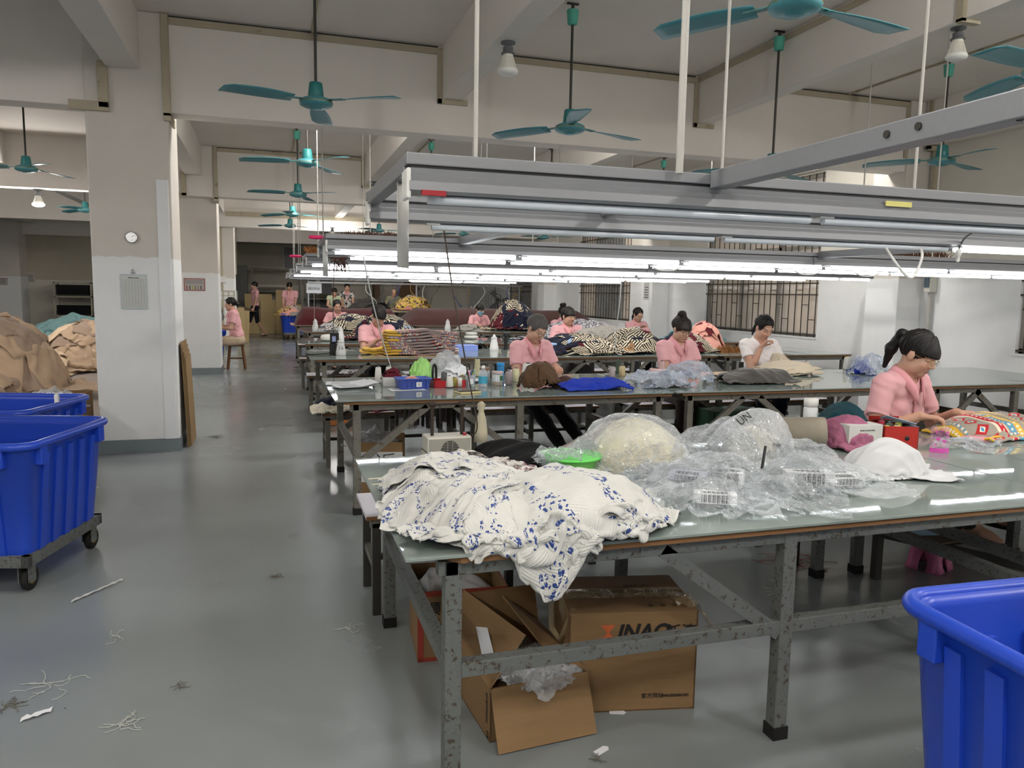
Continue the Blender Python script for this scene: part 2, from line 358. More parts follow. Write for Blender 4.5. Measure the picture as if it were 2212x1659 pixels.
# ---------------------------------------------------------------- lamp racks
def lamp_profile(y, z):
    """ribbed reflector cross-section (y, z), hung under a rail"""
    return [(y-.012,z),(y+.045,z),(y+.05,z-.02),(y+.065,z-.035),(y+.068,z-.055),(y+.05,z-.063),(y-.006,z-.063),(y-.024,z-.056),(y-.022,z-.034),(y-.014,z-.03),(y-.016,z-.018),(y-.01,z-.014)]
M_label = pm('yellow_sticker', (206,200,120), .6)
M_red = pm('red_plastic', (150,30,40), .45)
def lamp_row(Y0, x0, x1, lit, label, zt=1.85, depth=.81, rods=(), tube=1.18, off=(0, .35)):
    root = thing('lamp_rack', label, 'lamp rack', (0, 0, 0), 0, 'lamp racks over the work tables')
    for k, y in enumerate((Y0, Y0+depth)):
        MB().box(x0, x1, y-.018, y+.03, zt-.03, zt).build('rail', M_alu, root, bevel=.003)
        MB().box(x0+.01, x1, y-.012, y+.024, zt-.037, zt-.03).build('rail_gap', M_black, root)
        r = MB(); xx = x0+.008+off[k]*0
        while xx < x1-.2:
            xe = min(xx+3.6, x1); r.prism(lamp_profile(y, zt-.037), 'x', xx, xe-.006); xx = xe
        r.build('reflector', M_alu, root)
        MB().box(x0, x0+.012, y-.02, y+.06, zt-.115, zt-.037).build('end_cap', M_white, root, bevel=.006)
        x = x0+.06+off[k]*.5
        while x < x1-.3:
            e = min(x+tube, x1-.04); on = lit(k, (x+e)/2)
            MB().box(x-.02, x+.03, y-.004, y+.03, zt-.105, zt-.098).build('lamp_holder', M_white, root)
            MB().cyl((x, y+.012, zt-.112), (e, y+.012, zt-.112), .0125, n=10).build('light_tube', M_tube_on if on else M_tube_off, root)
            x = e+.05
    for x in [x0]+[v for v in (1.23, 4.0) if x0+.3 < v < x1]+[x1-.03]:
        MB().box(x, x+.04, Y0+.03, Y0+depth-.018, zt-.045, zt-.002).build('crossbar', M_alu, root, bevel=.003)
    for x in rods:
        for y in (Y0, Y0+depth)[:1 if Y0 < 2 else 2]:
            MB().cyl((x, y+.006, zt), (x, y+.006, ZC), .006, n=8).build('hanging_rod', M_rod, root)
    return root
XR = 7.25
rack1 = lamp_row(1.98, .335, XR, lambda k, x: k == 1 and x > 2.55, 'nearest grey lamp rack, its tubes unlit along the left', rods=(.52, 4.6))
MB().box(.372, .435, 1.95, 1.962, 1.744, 1.757).build('red_tape', M_red, rack1)
s = MB(); s.box(1.83, 1.93, 1.958, 1.9625, 1.79, 1.806); s.build('sticker', M_label, rack1)
rack2 = lamp_row(4.92, .335, XR, lambda k, x: True, 'lit lamp rack over the second table row, fern-topped', rods=(5.1,))
rack3 = lamp_row(7.62, .335, 7.0, lambda k, x: True, 'lit lamp rack third in depth, pink brush at its left end', rods=(.5, 2.9, 5.2))
rack4 = lamp_row(10.45, .335, 6.6, lambda k, x: True, 'lit lamp rack fourth from the camera', rods=(1.3, 1.8, 2.9))
rack5 = lamp_row(13.3, .335, 6.4, lambda k, x: k == 0, 'lit lamp rack fifth from the camera', rods=(.5, 2.9))
rack6 = lamp_row(16.4, .335, 5.4, lambda k, x: x > 3.0, 'farthest lamp rack, unlit at its left end', rods=(.5,))
# out of view: one unlit rack behind the camera; lit ones added as fill light
lamp_row(-1.3, .335, XR, lambda k, x: False, 'unlit lamp rack just behind the camera')
lamp_row(-4.0, .335, XR, lambda k, x: k == 0, 'fill lamp rack added at the near end of the hall')
for y, x1, l in ((-3.2, -1.5, 'first'), (.6, -1.6, 'second'), (3.9, -1.9, 'third'), (6.6, -3.0, 'fourth')):  # unseen racks added at left to light the hall
    lamp_row(y, -8.5, x1, lambda k, x: k == 1, 'fill lamp rack added in the left half of the hall, %s from the near end' % l, zt=2.35)
# lengthwise tubes that tie the racks together
for x, a, b_, lab in ((1.23, -1.2, 1.96, 'square grey tube crossing above the nearest lamp rack'), (1.2, 2.82, 4.9, 'square tube joining the two nearest lamp racks, on the left'), (4.0, 2.82, 4.9, 'square tube joining the two nearest lamp racks, on the right'), (1.3, 5.76, 7.6, 'square tube joining the second and third lamp racks')):
    o = MB().beam((x, a, 1.832), (x, b_, 1.832), .05, .05).build('tie_bar', M_alu, bevel=.003)
    tag(o, lab, 'tie bar', 'tie bars between the lamp racks')
tb = bpy.data.objects['tie_bar']
for x, y in ((1.204, 1.30),(1.204, 1.22)): MB().cyl((x-.003, y, 1.835), (x+.002, y, 1.835), .008, n=10).build('bolt_head', M_darksteel, tb)
text('20000KG 10', .018, M_ink, tb, (1.212, .93, 1.806), (PI, 0, R(90)), 'stamp')
# threaded rod and thin rods to the ceiling
for x, y, r, lab in ((1.094, 1.94, .0105, 'thick white threaded rod hanging in front of the first cross beam'), (1.92, 3.03, .007, 'thin white rod right of the threaded rod'), (2.37, 2.4, .006, 'thin white rod near the right wall')):
    tag(MB().cyl((x, y, 1.84), (x, y, ZC), r, n=10).build('ceiling_rod', M_rod), lab, 'rod', 'white rods holding the lamp racks')
# hanging sign boards
M_sign = pm('grey_sign_board', (190,190,186), .45, var=.05)
def sign(x, y, zt, w, h, label):
    root = thing('hanging_sign', label, 'sign', (x, y, zt), R(-24))
    P = [[(.012*math.sin(PI*i/6), -w/2+w*i/6, -h*j) for j in (0, 1)] for i in range(7)]
    o = MB().grid(P).build('sign_board', M_sign, root); md = o.modifiers.new('s', 'SOLIDIFY'); md.thickness = .003
    st = MB()
    for a in (((-.02,-.1),(-.02,-.24)),((-.035,-.14),(-.004,-.13)),((-.02,-.17),(-.033,-.21)),((.02,-.07),(.02,-.25)),((.0,-.12),(.036,-.1)),((.02,-.14),(.034,-.2)),((.018,-.16),(.006,-.22))):
        (p, q), (p2, q2) = a; st.tube([(-.006, p*w/.1, q*h/.33), (-.006, p2*w/.1, q2*h/.33)], .0016, 6)
    st.build('brush_writing', M_ink, root)
    return root
sign(.37, 2.22, 1.803, .12, .235, 'grey hanging sign with brush writing at the nearest rack end')
sign(.36, 5.3, 1.803, .09, .21, 'narrow hanging sign under the second lamp rack end')

# bulbs
M_bulb = emit('bulb_on', (1,.98,.95), 45)
M_bulbwhite = pm('bulb_white', (224,222,212), .35)
M_grey = pm('grey_plastic', (96,98,100), .5)
def bulb(x, y, z, lit, label, s=1.0, power=0):
    o = thing('ceiling_bulb', label, 'bulb', (x, y, z), 0, 'bulbs under the ceiling')
    MB().lathe([(.05*s,0),(.05*s,-.012*s),(.02*s,-.02*s),(.016*s,-.035*s)], 16).build('ceiling_rose', M_grey, o)
    MB().lathe([(.035*s,-.035*s),(.036*s,-.07*s),(.048*s,-.074*s),(.048*s,-.08*s),(.03*s,-.082*s)], 16).build('socket', M_grey, o)
    b = MB(); n = 28
    b.lathe([(.034*s,-.082*s),(.038*s,-.1*s)], 20)
    for k in range(n):
        a = 2*PI*k/n; b.beam((.036*s*math.cos(a), .036*s*math.sin(a), -.1*s), (.062*s*math.cos(a), .062*s*math.sin(a), -.18*s), .004*s, .004*s)
    b.lathe([(.035*s,-.1*s),(.058*s,-.18*s)], 24); b.build('bulb_body', M_bulbwhite, o)
    MB().lathe([(.066*s,-.178*s),(.072*s,-.19*s),(.068*s,-.205*s),(.04*s,-.218*s),(0,-.222*s)], 24).build('bulb_lens', M_bulb if lit else M_white, o)
    if power:
        ld = bpy.data.lights.new('bulb_glow', 'POINT'); ld.energy = power; ld.shadow_soft_size = .09; ld.color = (1,.97,.93)
        lo = bpy.data.objects.new('bulb_glow', ld); COL.objects.link(lo); lo.parent = o; lo.location = (0,0,-.26*s-.06)
    return o
bulb(4.585, 4.36, 3.38, False, 'unlit spotlight bulb under the right ceiling beam')
bulb(1.75, 5.75, 3.38, False, 'unlit round bulb at the top beside the fan canopy', 1.1)
bulb(-3.53, 14.3, 3.04, True, 'glowing bulb under the beam at far left', 1.25, 60)
bulb(1.56, 20.3, 3.1, True, 'glowing bulb above the far lamp racks', 1.2, 60)
bulb(1.75, 13.6, 3.38, False, 'unlit bulb far off behind the first lamp rack end')
bulb(-1.17, 9.7, 3.38, False, 'unlit bulb beside the near column behind its edge')

for x, y, p in ((.3,-1.2,95),(3.4,-.8,95),(6.2,-.6,95),(-3.2,.4,105),(-5.5,4.6,95),(-2.6,-2.5,80),(3.2,2.2,40),(.2,2.2,40),(6.2,2.2,50)):  # unseen bulbs added to fill the near bay with light
    bulb(x, y, 3.86, True, 'added fill bulb under the ceiling near the camera', 1.3, p)
for x, y, p in ((.9,8.15,70),(3.2,8.15,70),(6,8.15,70),(-4.6,8.2,80),(.9,14.65,60),(3.2,14.65,60),(6,14.65,60),(-5,14.7,60),(.9,21.2,40),(4.5,21.2,40)):  # bulbs added out of sight behind the beams to brighten the farther bays
    bulb(x, y, 3.86, True, 'added fill bulb under the ceiling behind a cross beam', 1.3, p)
# ceiling fans
M_fan = pm('teal_fan_enamel', (72,136,146), .4, var=.06, vs=4)
M_fanhub = pm('teal_fan_hub', (38,116,116), .4)
M_canopy = pm('pale_green_canopy', (84,172,152), .5)
M_gold = pm('gold_line', (150,130,60), .4, .5)
def make_fan(x, y, z, ang, label, canopy=True):
    o = thing('ceiling_fan', label, 'fan', (x, y, z), 0, 'teal ceiling fans')
    MB().cyl((0,0,.02), (0,0,ZC-z), .011, n=10).build('down_rod', M_darksteel, o)
    if canopy: MB().lathe([(.03,ZC-z-.17),(.04,ZC-z-.165),(.05,ZC-z-.06),(.047,ZC-z-.055)], 18).build('canopy', M_canopy, o)
    hk = MB(); hk.box(-.05,.05,-.012,.012,ZC-z-.012,ZC-z); hk.box(-.012,.012,-.006,.006,ZC-z-.06,ZC-z-.01); hk.build('ceiling_hook', M_black, o)
    MB().lathe([(.058,.03),(.06,.04),(.05,.13),(.046,.14),(.012,.142)], 20).build('rod_cup', M_fanhub, o)
    MB().lathe([(.03,.045),(.1,.02),(.122,.008),(.128,-.012),(.122,-.03),(.09,-.044),(.05,-.048),(.045,-.056),(.02,-.06),(0,-.06)], 32).build('motor_housing', M_fan, o)
    MB().lathe([(.1278,-.006),(.1295,-.009),(.1278,-.012)], 32).build('gold_ring', M_gold, o)
    for k in range(3):
        a = R(ang+120*k); cs, sn = math.cos(a), math.sin(a)
        P = []
        for i in range(10):
            t = i/9; r = .19+.53*t; wd = .055+.035*math.sin(min(1, t*1.6)*PI/2); droop = -.018*t*t; tw = .32-.2*t
            lo, hi = -wd*.9, wd*(1.0 if t < .95 else .55)
            P.append([(r*cs-q*sn*math.cos(tw), r*sn+q*cs*math.cos(tw), droop+q*math.sin(tw)*.8) for q in np.linspace(lo, hi, 5)])
        b = MB().grid(P).build('blade', M_fan, o); md = b.modifiers.new('s','SOLIDIFY'); md.thickness = .004
        MB().beam((.09*cs,.09*sn,.006), (.25*cs,.25*sn,-.002), .045, .006).build('blade_arm', M_fanhub, b)
    return o
FX = (.4, 2.44, 4.42, 6.45)
FD = {(0,1):(.37,6.28,2.945,202,'hanging over the aisle nearest, at upper left'), (1,1):(2.415,6.13,2.885,15,'in the top centre of the photo, below an unlit bulb'), (2,1):(4.39,6.1,2.66,150,'partly hidden by the square tie bar'),
      (3,1):(6.44,6.2,2.9,18,'at the right near the edge beam'), (1,0):(2.46,3.31,2.92,8,'cut by the top edge of the photo'), (2,0):(4.55,3.66,2.92,75,'mostly outside the right edge'), (0,2):(.43,9.04,2.92,60,'second along the aisle'),
      (0,3):(.43,12.0,2.92,73,'third along the aisle, below the second'), (0,4):(.44,15.2,2.92,20,'fourth along the aisle'), (0,5):(.465,17.9,2.92,40,'fifth along the aisle, small and far')}
where = ['left','middle left','middle right','right']; depth = ['', '', 'beyond the first cross beam', 'in the second bay', 'past the second cross beam', 'in the far third bay']
for i in range(4):
    for j in range(6):
        if (i, j) in FD: x, y, z, a, w_ = FD[(i, j)]
        elif j == 0: continue
        else: x, y, z, a, w_ = FX[i]+.03*j*(i-.5)*.3, (3.3,6.2,9.1,12.1,15.2,18.2)[j], 2.92, 25+47*i+31*j, '%s, in the %s column' % (depth[j], where[i])
        make_fan(x, y, z, a, 'teal ceiling fan '+w_, not (i == 2 and j == 3))
make_fan(-2.85, 11.1, 2.95, 180, 'teal ceiling fan over the beige garment heaps at left', False)
make_fan(-3.24, 16.2, 2.92, 10, 'teal ceiling fan half hidden behind the near column')
# ---------------------------------------------------------------- work tables and benches
def table(x0, x1, yf, yb, z, label, left_end=True, cut=False, mid=None, rail=True, M=None, foot=True):
    root = thing('work_table', label, 'table', (0,0,0), 0, 'long glass-topped work tables')
    M = M or M_steel
    MB().box(x0, x1, yf, yb, z-.01, z).build('glass_top', M_glass, root, bevel=.002)
    c = .1 if cut else .0
    MB().prism([(x0+.06+c, yf+.012), (x1-.01, yf+.012), (x1-.01, yb-.012), (x0+.06, yb-.012), (x0+.06, yf+.012+c)], 'z', z-.03, z-.01).build('table_board', M_ply, root)
    a, b = x0+.12, x1-.08; f, k = yf+.035, yb-.06; t = .05
    ap = MB()
    for y in (f, k): ap.box(a-.02, b+.02, y+.004, y+t-.006, z-.075, z-.03)
    for x in (a, b-t): ap.box(x, x+t-.01, f, k, z-.075, z-.03)
    ap.build('apron', M, root, bevel=.003)
    m = (a+b)/2 if mid is None else mid
    for x in (a, m, b-t):
        for y in (f, k):
            l = MB().box(x, x+t, y, y+t, 0, z-.03).build('leg', M, root, bevel=.003)
            if foot: MB().box(x-.004, x+t+.004, y-.004, y+t+.004, 0, .045).build('rubber_foot', M_rubber, l)
    for x in ((a, b-t)): MB().box(x+.004, x+t-.004, f+t, k, .385, .43).build('side_rail', M, root)
    if rail:
        for y in (f, k)[:1]: MB().box(a+t, b-t, y+.003, y+t-.005, .38, .425).build('front_rail', M, root, bevel=.002)
    br = [(a+t, .36, a+.5, z-.06), (m, .38, m-.45, z-.06)]
    for y in (f+.02, k+.02):
        for p in br:
            if cut and y < k and p[0] == a+t: continue
            MB().beam((p[0], y, p[1]), (p[2], y, p[3]), .032, .045).build('brace', M, root)
    return root
ROWS = [(2.02, 3.345, .768), (5.046, 6.42, .785), (8.205, 9.5, .785), (10.642, 11.88, .785), (13.73, 15.0, .785), (16.244, 17.5, .785)]
nm = ['nearest row', 'second row', 'third row', 'fourth row', 'fifth row', 'sixth row']
for r, (yf, yb, z) in enumerate(ROWS):
    xs = [(.343, 2.91), (2.92, 5.4)] if r == 0 else [(.393, 2.88), (2.9, 5.28), (5.3, 7.3)]
    if r == 4: xs = [(.513, 2.9), (2.92, 5.4)]
    if r == 5: xs = [(.408, 2.9), (2.92, 5.3), (5.32, 7.2)]
    for i, (a, b) in enumerate(xs):
        pos = ['at the aisle end', 'in the middle', 'against the right wall'][i] if len(xs) == 3 else ['at the aisle end', 'on the right'][i]
        table(a, b, yf, yb, z, 'glass-topped steel work table of the %s %s' % (nm[r], pos), cut=(r == 0 and i == 0), rail=(r == 0), mid=1.61 if (r == 0 and i == 0) else None, M=M_wornsteel if r == 0 else None)
M_benchtop = pm('pale_bench_board', (206,204,214), .35, var=.04)
def bench(x0, x1, y0, y1, z, label):
    root = thing('bench', label, 'bench', (0,0,0), 0, 'benches behind the work tables')
    MB().box(x0, x1, y0, y1, z-.02, z).build('seat_board', M_benchtop, root, bevel=.003)
    fr = MB(); fr.box(x0+.02, x1-.02, y0+.01, y0+.045, z-.06, z-.02); fr.box(x0+.02, x1-.02, y1-.045, y1-.01, z-.06, z-.02); fr.build('seat_frame', M_steel, root)
    MB().box(x0, x1, y0-.004, y0, z-.02, z-.002).build('seat_edge', M_ply, root)
    for x in (x0+.03, (x0+x1)/2, x1-.07):
        for y in (y0+.01, y1-.045): MB().box(x, x+.038, y, y+.036, 0, z-.04).build('leg', M_darksteel if z < .5 and y0 < 5 else M_steel, root)
        MB().box(x+.006, x+.032, y0+.04, y1-.04, .2, .235).build('stretcher', M_steel, root)
    MB().box(x0+.05, x1-.05, (y0+y1)/2-.015, (y0+y1)/2+.015, .2, .225).build('long_stretcher', M_darksteel, root)
    return root
bench(.40, 1.75, 3.42, 3.84, .48, 'pale-topped bench behind the nearest table, aisle end')
bench(2.75, 5.2, 3.46, 3.86, .45, 'bench under the pink-shirted woman in the foreground right')
bench(.40, 1.55, 6.52, 6.95, .47, 'bench behind the second table row loaded with garments')
bench(1.58, 2.95, 6.56, 6.95, .46, 'bench under the grey-haired woman')
bench(3.3, 5.6, 6.56, 6.95, .46, 'bench under the women at the second table row, right')
bench(.42, 2.6, 9.6, 9.98, .46, 'bench behind the third table row, aisle end')
bench(3.1, 5.0, 9.62, 9.98, .46, 'bench behind the third table row, middle')
bench(.42, 2.4, 12.0, 12.35, .46, 'bench behind the fourth table row, aisle end')
bench(5.2, 6.9, 12.05, 12.4, .46, 'bench behind the fourth table row, right')
bench(.5, 2.4, 15.15, 15.5, .46, 'bench behind the fifth table row, aisle end')
bench(3.4, 5.2, 15.15, 15.5, .46, 'bench behind the fifth table row, middle')
bench(6.15, 7.15, 4.2, 4.6, .62, 'dark bare bench frame by the right wall')

# ---------------------------------------------------------------- wheeled laundry tubs
def rr(w, l, r, z, n=6):
    p = []
    for cx, cy, a0 in ((w/2-r, l/2-r, 0), (-w/2+r, l/2-r, 90), (-w/2+r, -l/2+r, 180), (w/2-r, -l/2+r, 270)):
        for i in range(n+1):
            a = R(a0+90*i/n); p.append((cx+r*math.cos(a), cy+r*math.sin(a), z))
    return p
def tub(loc, rz, w, l, label, z0=.175, z1=.745, frame=True):
    root = thing('laundry_tub', label, 'tub', loc, rz, 'wheeled blue tubs')
    m = MB(); t = .055
    loops = [rr(w-.13, l-.13, .05, z0), rr(w-.03, l-.03, .07, z1-.03), rr(w, l, .08, z1-.02), rr(w, l, .08, z1), rr(w-.05, l-.05, .07, z1), rr(w-.06, l-.06, .065, z1-.03), rr(w-.155, l-.155, .05, z0+.02)]
    m.grid([q+[q[0]] for q in loops]); n = len(loops[0])
    m.add(loops[0], [tuple(range(n-1,-1,-1))]); m.add(loops[-1], [tuple(range(n))])
    rim = rr(w, l, .085, z1-.005); m.tube(rim, .021, 10, closed=True)
    # ribs outside, raised panels with a ledge inside
    def side(u, s, outer, k=0):
        for i in range(k):
            q = (i+.5)/k*2-1
            L = (l if s in 'xX' else w)/2-.12; hw = L/k*(.5 if not outer else .42)
            c = q*L
            e0, e1 = (.066, .014) if outer else (.075, .032)
            d0, d1 = (.012, .010) if outer else (.016, .016)
            zt = z1-.06 if outer else z1-.11; sg = 1 if outer else -1
            W2 = (w if s in 'xX' else l)/2; sd = 1 if s in 'xy' else -1
            pts = []
            for zz, e in ((z0+.01, e0), (zt, e0+(e1-e0)*((zt-z0)/(z1-z0)))):
                for dd in (0, d0):
                    off = (W2-e+sg*dd)*sd
                    for cc in (c-hw, c+hw):
                        pts.append((off, cc, zz) if s in 'xX' else (cc, off, zz))
            a = [pts[i] for i in (0,1,3,2,4,5,7,6)]; m.hexa(a)
    for s, k in (('x',5),('X',5),('y',6),('Y',6)): side(0, s, True, k)
    for s, k in (('x',3),('X',3),('y',4),('Y',4)): side(0, s, False, k)
    body = m.build('tub_body', M_blueplastic, root)
    for sx in (-1, 1):
        for sy in (-1, 1):
            for a in (0, 1):
                x, y = (sx*(w/2-.14), sy*(l/2-.005)) if a else (sx*(w/2-.005), sy*(l/2-.12))
                MB().cbox((x, y, z1-.062), (.055, .036, .09) if a else (.036, .055, .09)).build('rim_lug', M_blueplastic, root, bevel=.004)
    fr = MB(); fw, fl = w-.1, l-.08
    for y in (-fl/2, fl/2-.035): fr.box(-fw/2, fw/2, y, y+.035, z0-.035, z0+.022)
    for x in (-fw/2, fw/2-.035): fr.box(x, x+.035, -fl/2, fl/2, z0-.035, z0+.022)
    fr.build('steel_frame', M_wornsteel, root)
    for sx in (-1, 1):
        for sy in (-1, 1):
            x, y = sx*(fw/2-.05), sy*(fl/2-.06)
            c = MB(); c.box(x-.035, x+.035, y-.035, y+.035, z0-.045, z0-.035); c.box(x-.028, x-.022, y-.02, y+.04, .05, z0-.045); c.box(x+.022, x+.028, y-.02, y+.04, .05, z0-.045)
            cb = c.build('caster_fork', M_wornsteel, root)
            MB().lathe([(.03,-.016),(.05,-.018),(.06,-.012),(.06,.012),(.05,.018),(.03,.016)], 24).build('tyre', M_rubber, cb, loc=(x, y+.03, .06), rot=(0, PI/2, 0))
            MB().lathe([(.0,-.018),(.028,-.018),(.034,-.012),(.034,.012),(.028,.018),(0,.018)], 20).build('wheel_hub', M_gold, cb, loc=(x, y+.03, .06), rot=(0, PI/2, 0))
    return root
a = R(-14.5)
def corner(cx, cy, w, l, rz, sx, sy):
    """tub centre from one rim corner"""
    x, y = sx*w/2, sy*l/2
    return (cx-(x*math.cos(rz)-y*math.sin(rz)), cy-(x*math.sin(rz)+y*math.cos(rz)), 0)
t1 = tub(corner(-.895, 4.84, 1.08, .82, a, 1, 1), a, 1.08, .82, 'blue wheeled tub at the left edge, nearest to the camera')
a2 = R(-15)
t2 = tub(corner(-1.2, 5.9, 1.08, .8, a2, 1, 1), a2, 1.08, .8, 'blue wheeled tub behind the nearest left tub, white strap on its rim')
tag(MB().tube([(-1.36+.0, 5.70, .60), (-1.37, 5.715, .77), (-1.372, 5.74, .778), (-1.38, 5.79, .76), (-1.385, 5.8, .6)], .014, 6).build('cloth_strap', M_white), 'white strap looped over the rim of the second tub', 'strap')
t3 = tub(corner(1.478, 1.457, 1.05, .8, R(-3), -1, 1), R(-3), 1.05, .8, 'blue wheeled tub in the bottom right corner', z0=.175, z1=.765)
t4 = tub((.66, 24.1, 0), R(4), .72, .6, 'blue tub with printed garments at the far end of the aisle', z0=.2, z1=.78)
t5 = tub((-1.3, 16.0, 0), R(0), .9, .6, 'blue tub half hidden behind the second column', z0=.15, z1=.7)

# ---------------------------------------------------------------- cartons
def carton(label, loc, rz, w, d, h, flaps=(), closed=False, mat=None, group=None, name='cardboard_box'):
    """open or closed carton; origin at the front left bottom corner; flaps = (side, angle beyond level, length)"""
    root = thing(name, label, 'box', loc, rz, group); t = .006; mat = mat or M_card
    b = MB(); b.box(0,w,0,d,0,t); b.box(0,w,0,t,0,h); b.box(0,w,d-t,d,0,h); b.box(0,t,0,d,0,h); b.box(w-t,w,0,d,0,h)
    b.build('box_body', mat, root)
    if closed:
        MB().box(0, w, 0, d/2-.001, h, h+t).build('flap', mat, root); MB().box(0, w, d/2+.001, d, h, h+t).build('flap', mat, root)
    for side, ang, ln in flaps:
        c, s = math.cos(R(ang))*ln, math.sin(R(ang))*ln; e = .0035
        if side == 'f': P = [(0,0,h),(w,0,h),(w,-c,h+s),(0,-c,h+s)]
        if side == 'b': P = [(w,d,h),(0,d,h),(0,d+c,h+s),(w,d+c,h+s)]
        if side == 'l': P = [(0,d,h),(0,0,h),(-c,0,h+s),(-c,d,h+s)]
        if side == 'r': P = [(w,0,h),(w,d,h),(w+c,d,h+s),(w+c,0,h+s)]
        o = MB().add(P, [(0,1,2,3)]).build('flap', [mat], root); md = o.modifiers.new('s','SOLIDIFY'); md.thickness = .006; md.offset = 0
    return root
# red-edged courier box
b1 = carton('open red-edged courier carton holding white bags under the nearest table', (.548, 2.93, 0), R(-4), .37, .33, .295)
M_redprint = pm('red_print', (150,58,44), .75)
rd = MB()
for p in ((-.002,.372,-.002,.0,.275,.297),(-.002,.372,.33,.332,.275,.297),(-.002,.0,0,.33,.275,.297),(.37,.372,0,.33,.275,.297),(-.002,.022,-.002,0,0,.29),(.348,.372,-.002,0,0,.29),(.37,.372,-.002,.02,0,.29),(.0,.37,-.002,0,0,.016)): rd.box(*p)
rd.build('red_border', M_redprint, b1)
text('顺丰', .062, M_ink, b1, (.03, -.003, .2), bold=.0012); text('服务指南', .062, M_ink, b1, (.028, -.003, .13), bold=.0012)
ic = MB(); ic.tube([(.158+.021*math.cos(k*PI/12), -.002, .222+.021*math.sin(k*PI/12)) for k in range(24)], .0022, 5, closed=True); ic.build('info_ring', M_ink, b1)
text('i', .04, M_ink, b1, (.153, -.003, .208), bold=.001, name='info_letter')
fr = MB()
for p, q in (((.225,.185),(.325,.222)),((.325,.222),(.332,.258)),((.332,.258),(.232,.222)),((.232,.222),(.225,.185))): fr.beam((p[0],-.002,p[1]),(q[0],-.002,q[1]),.0012,.0012)
fr.build('printed_frame', M_ink, b1)
text('轻松寄件 自助服务', .013, M_ink, b1, (.238, -.0025, .212), (PI/2, R(-20), 0))
text('扫码下单 微信', .013, M_ink, b1, (.236, -.0025, .196), (PI/2, R(-20), 0))
rg = MB()
for k in range(7): rg.tube([(.14+k*.022+.005*math.cos(j*PI/4), -.003, .108+.007*math.sin(j*PI/4)) for j in range(7)], .0012, 4)
rg.build('printed_rings', M_ink, b1)
text('请勿倒置  小心轻放', .012, M_ink, b1, (.14, -.0025, .078)); text('保持干燥', .012, M_ink, b1, (.14, -.0025, .055))
MB().box(.12,.24,.321,.3235,.175,.29).build('shipping_label', M_paper, b1); bc = MB()
for k in range(14): bc.box(.126,.142,.3205,.3212,.19+k*.006,.1925+k*.006)
bc.build('barcode', M_ink, b1)
# courier box with raised flaps
b2 = carton('open courier carton with raised flaps in front of the tall carton', (.676, 2.308, 0), R(4), .36, .43, .19, flaps=(('f',-66,.2),('l',52,.0),('b',70,.15)))
fl = MB().add([(-.0,.43,.19),(0,.0,.19),(.15,.06,.33),(.06,.47,.35)], [(0,1,2,3)]).build('flap', M_card, b2); fl.modifiers.new('s','SOLIDIFY').thickness=.006
fl = MB().add([(.36,.02,.19),(.36,.43,.19),(.20,.43,.32),(.24,.06,.24)], [(0,1,2,3)]).build('flap', M_card, b2); fl.modifiers.new('s','SOLIDIFY').thickness=.006
lb = MB().add([(.03,.17,.236),(.085,.30,.285),(.06,.32,.262+.0),(.005,.19,.213)],[(0,1,2,3)])
lab = MB().add([(.055,.11,.2475),(.094,.32,.294),(.062,.335,.2645),(.022,.125,.2165)],[(0,1,2,3)]).build('shipping_label', M_paper, b2); lab.location = (-.004,-.002,.006)
text('SF EXPRESS', .022, M_ink, b2, (-.003, .035, .165), (R(90), R(90), R(-90)), sx=1.0)
text('F4', .026, M_ink, b2, (-.003, .03, .03), (R(90), R(70), R(-90)), bold=.0006)
text('SF', .05, M_ink, b2, (-.003, .42, .11), (R(90), 0, R(-90)), bold=.001)
text('SF EXPRESS', .02, M_ink, b2, (.33, .30, .222), (R(40), R(0), R(100)), sx=1)
# big closed yarn carton
b3 = carton('tall closed yarn carton with printed front under the nearest table', (.993, 2.405, 0), R(-11.5), .472, .35, .37, closed=True)
M_orange = pm('orange_print', (196,98,58), .7)
MB().prism([(.118,.275),(.168,.275),(.145,.302),(.166,.33),(.112,.33),(.138,.302)], 'y', -.0015, 0).build('logo_mark', M_orange, b3)
text('INAO', .078, M_ink, b3, (.172, -.002, .276), shear=.25, bold=.0028, sx=.98); text('新澳', .058, M_ink, b3, (.352, -.002, .278), bold=.0008)
text('Textile', .038, M_ink, b3, (.195, -.002, .245), shear=.35)
text('官方网站', .021, M_ink, b3, (.27, -.002, .05)); text('www.xinaotex.com', .02, M_ink, b3, (.345, -.002, .051), bold=.0003, sx=.66)
text('231114A091', .026, M_ink, b3, (.40, .19, .3775), (0, 0, PI), shear=.2); text('167  S.1.61', .024, M_ink, b3, (.36, .25, .3775), (0,0,PI), shear=.2)
cs = MB()
for k in range(3): cs.tube([(.31+k*.045+.008*math.cos(j*PI/5), .05+.008*math.sin(j*PI/5), .377) for j in range(10)], .0012, 4, closed=True)
cs.build('printed_symbols', M_ink, b3)
def mathn(t, op, a, b=None, c=None):
    n = t.nodes.new('ShaderNodeMath'); n.operation = op
    for i, v in enumerate((a, b, c)):
        if v is None: continue
        if isinstance(v, (int, float)): n.inputs[i].default_value = v
        else: t.links.new(v, n.inputs[i])
    return n.outputs[0]
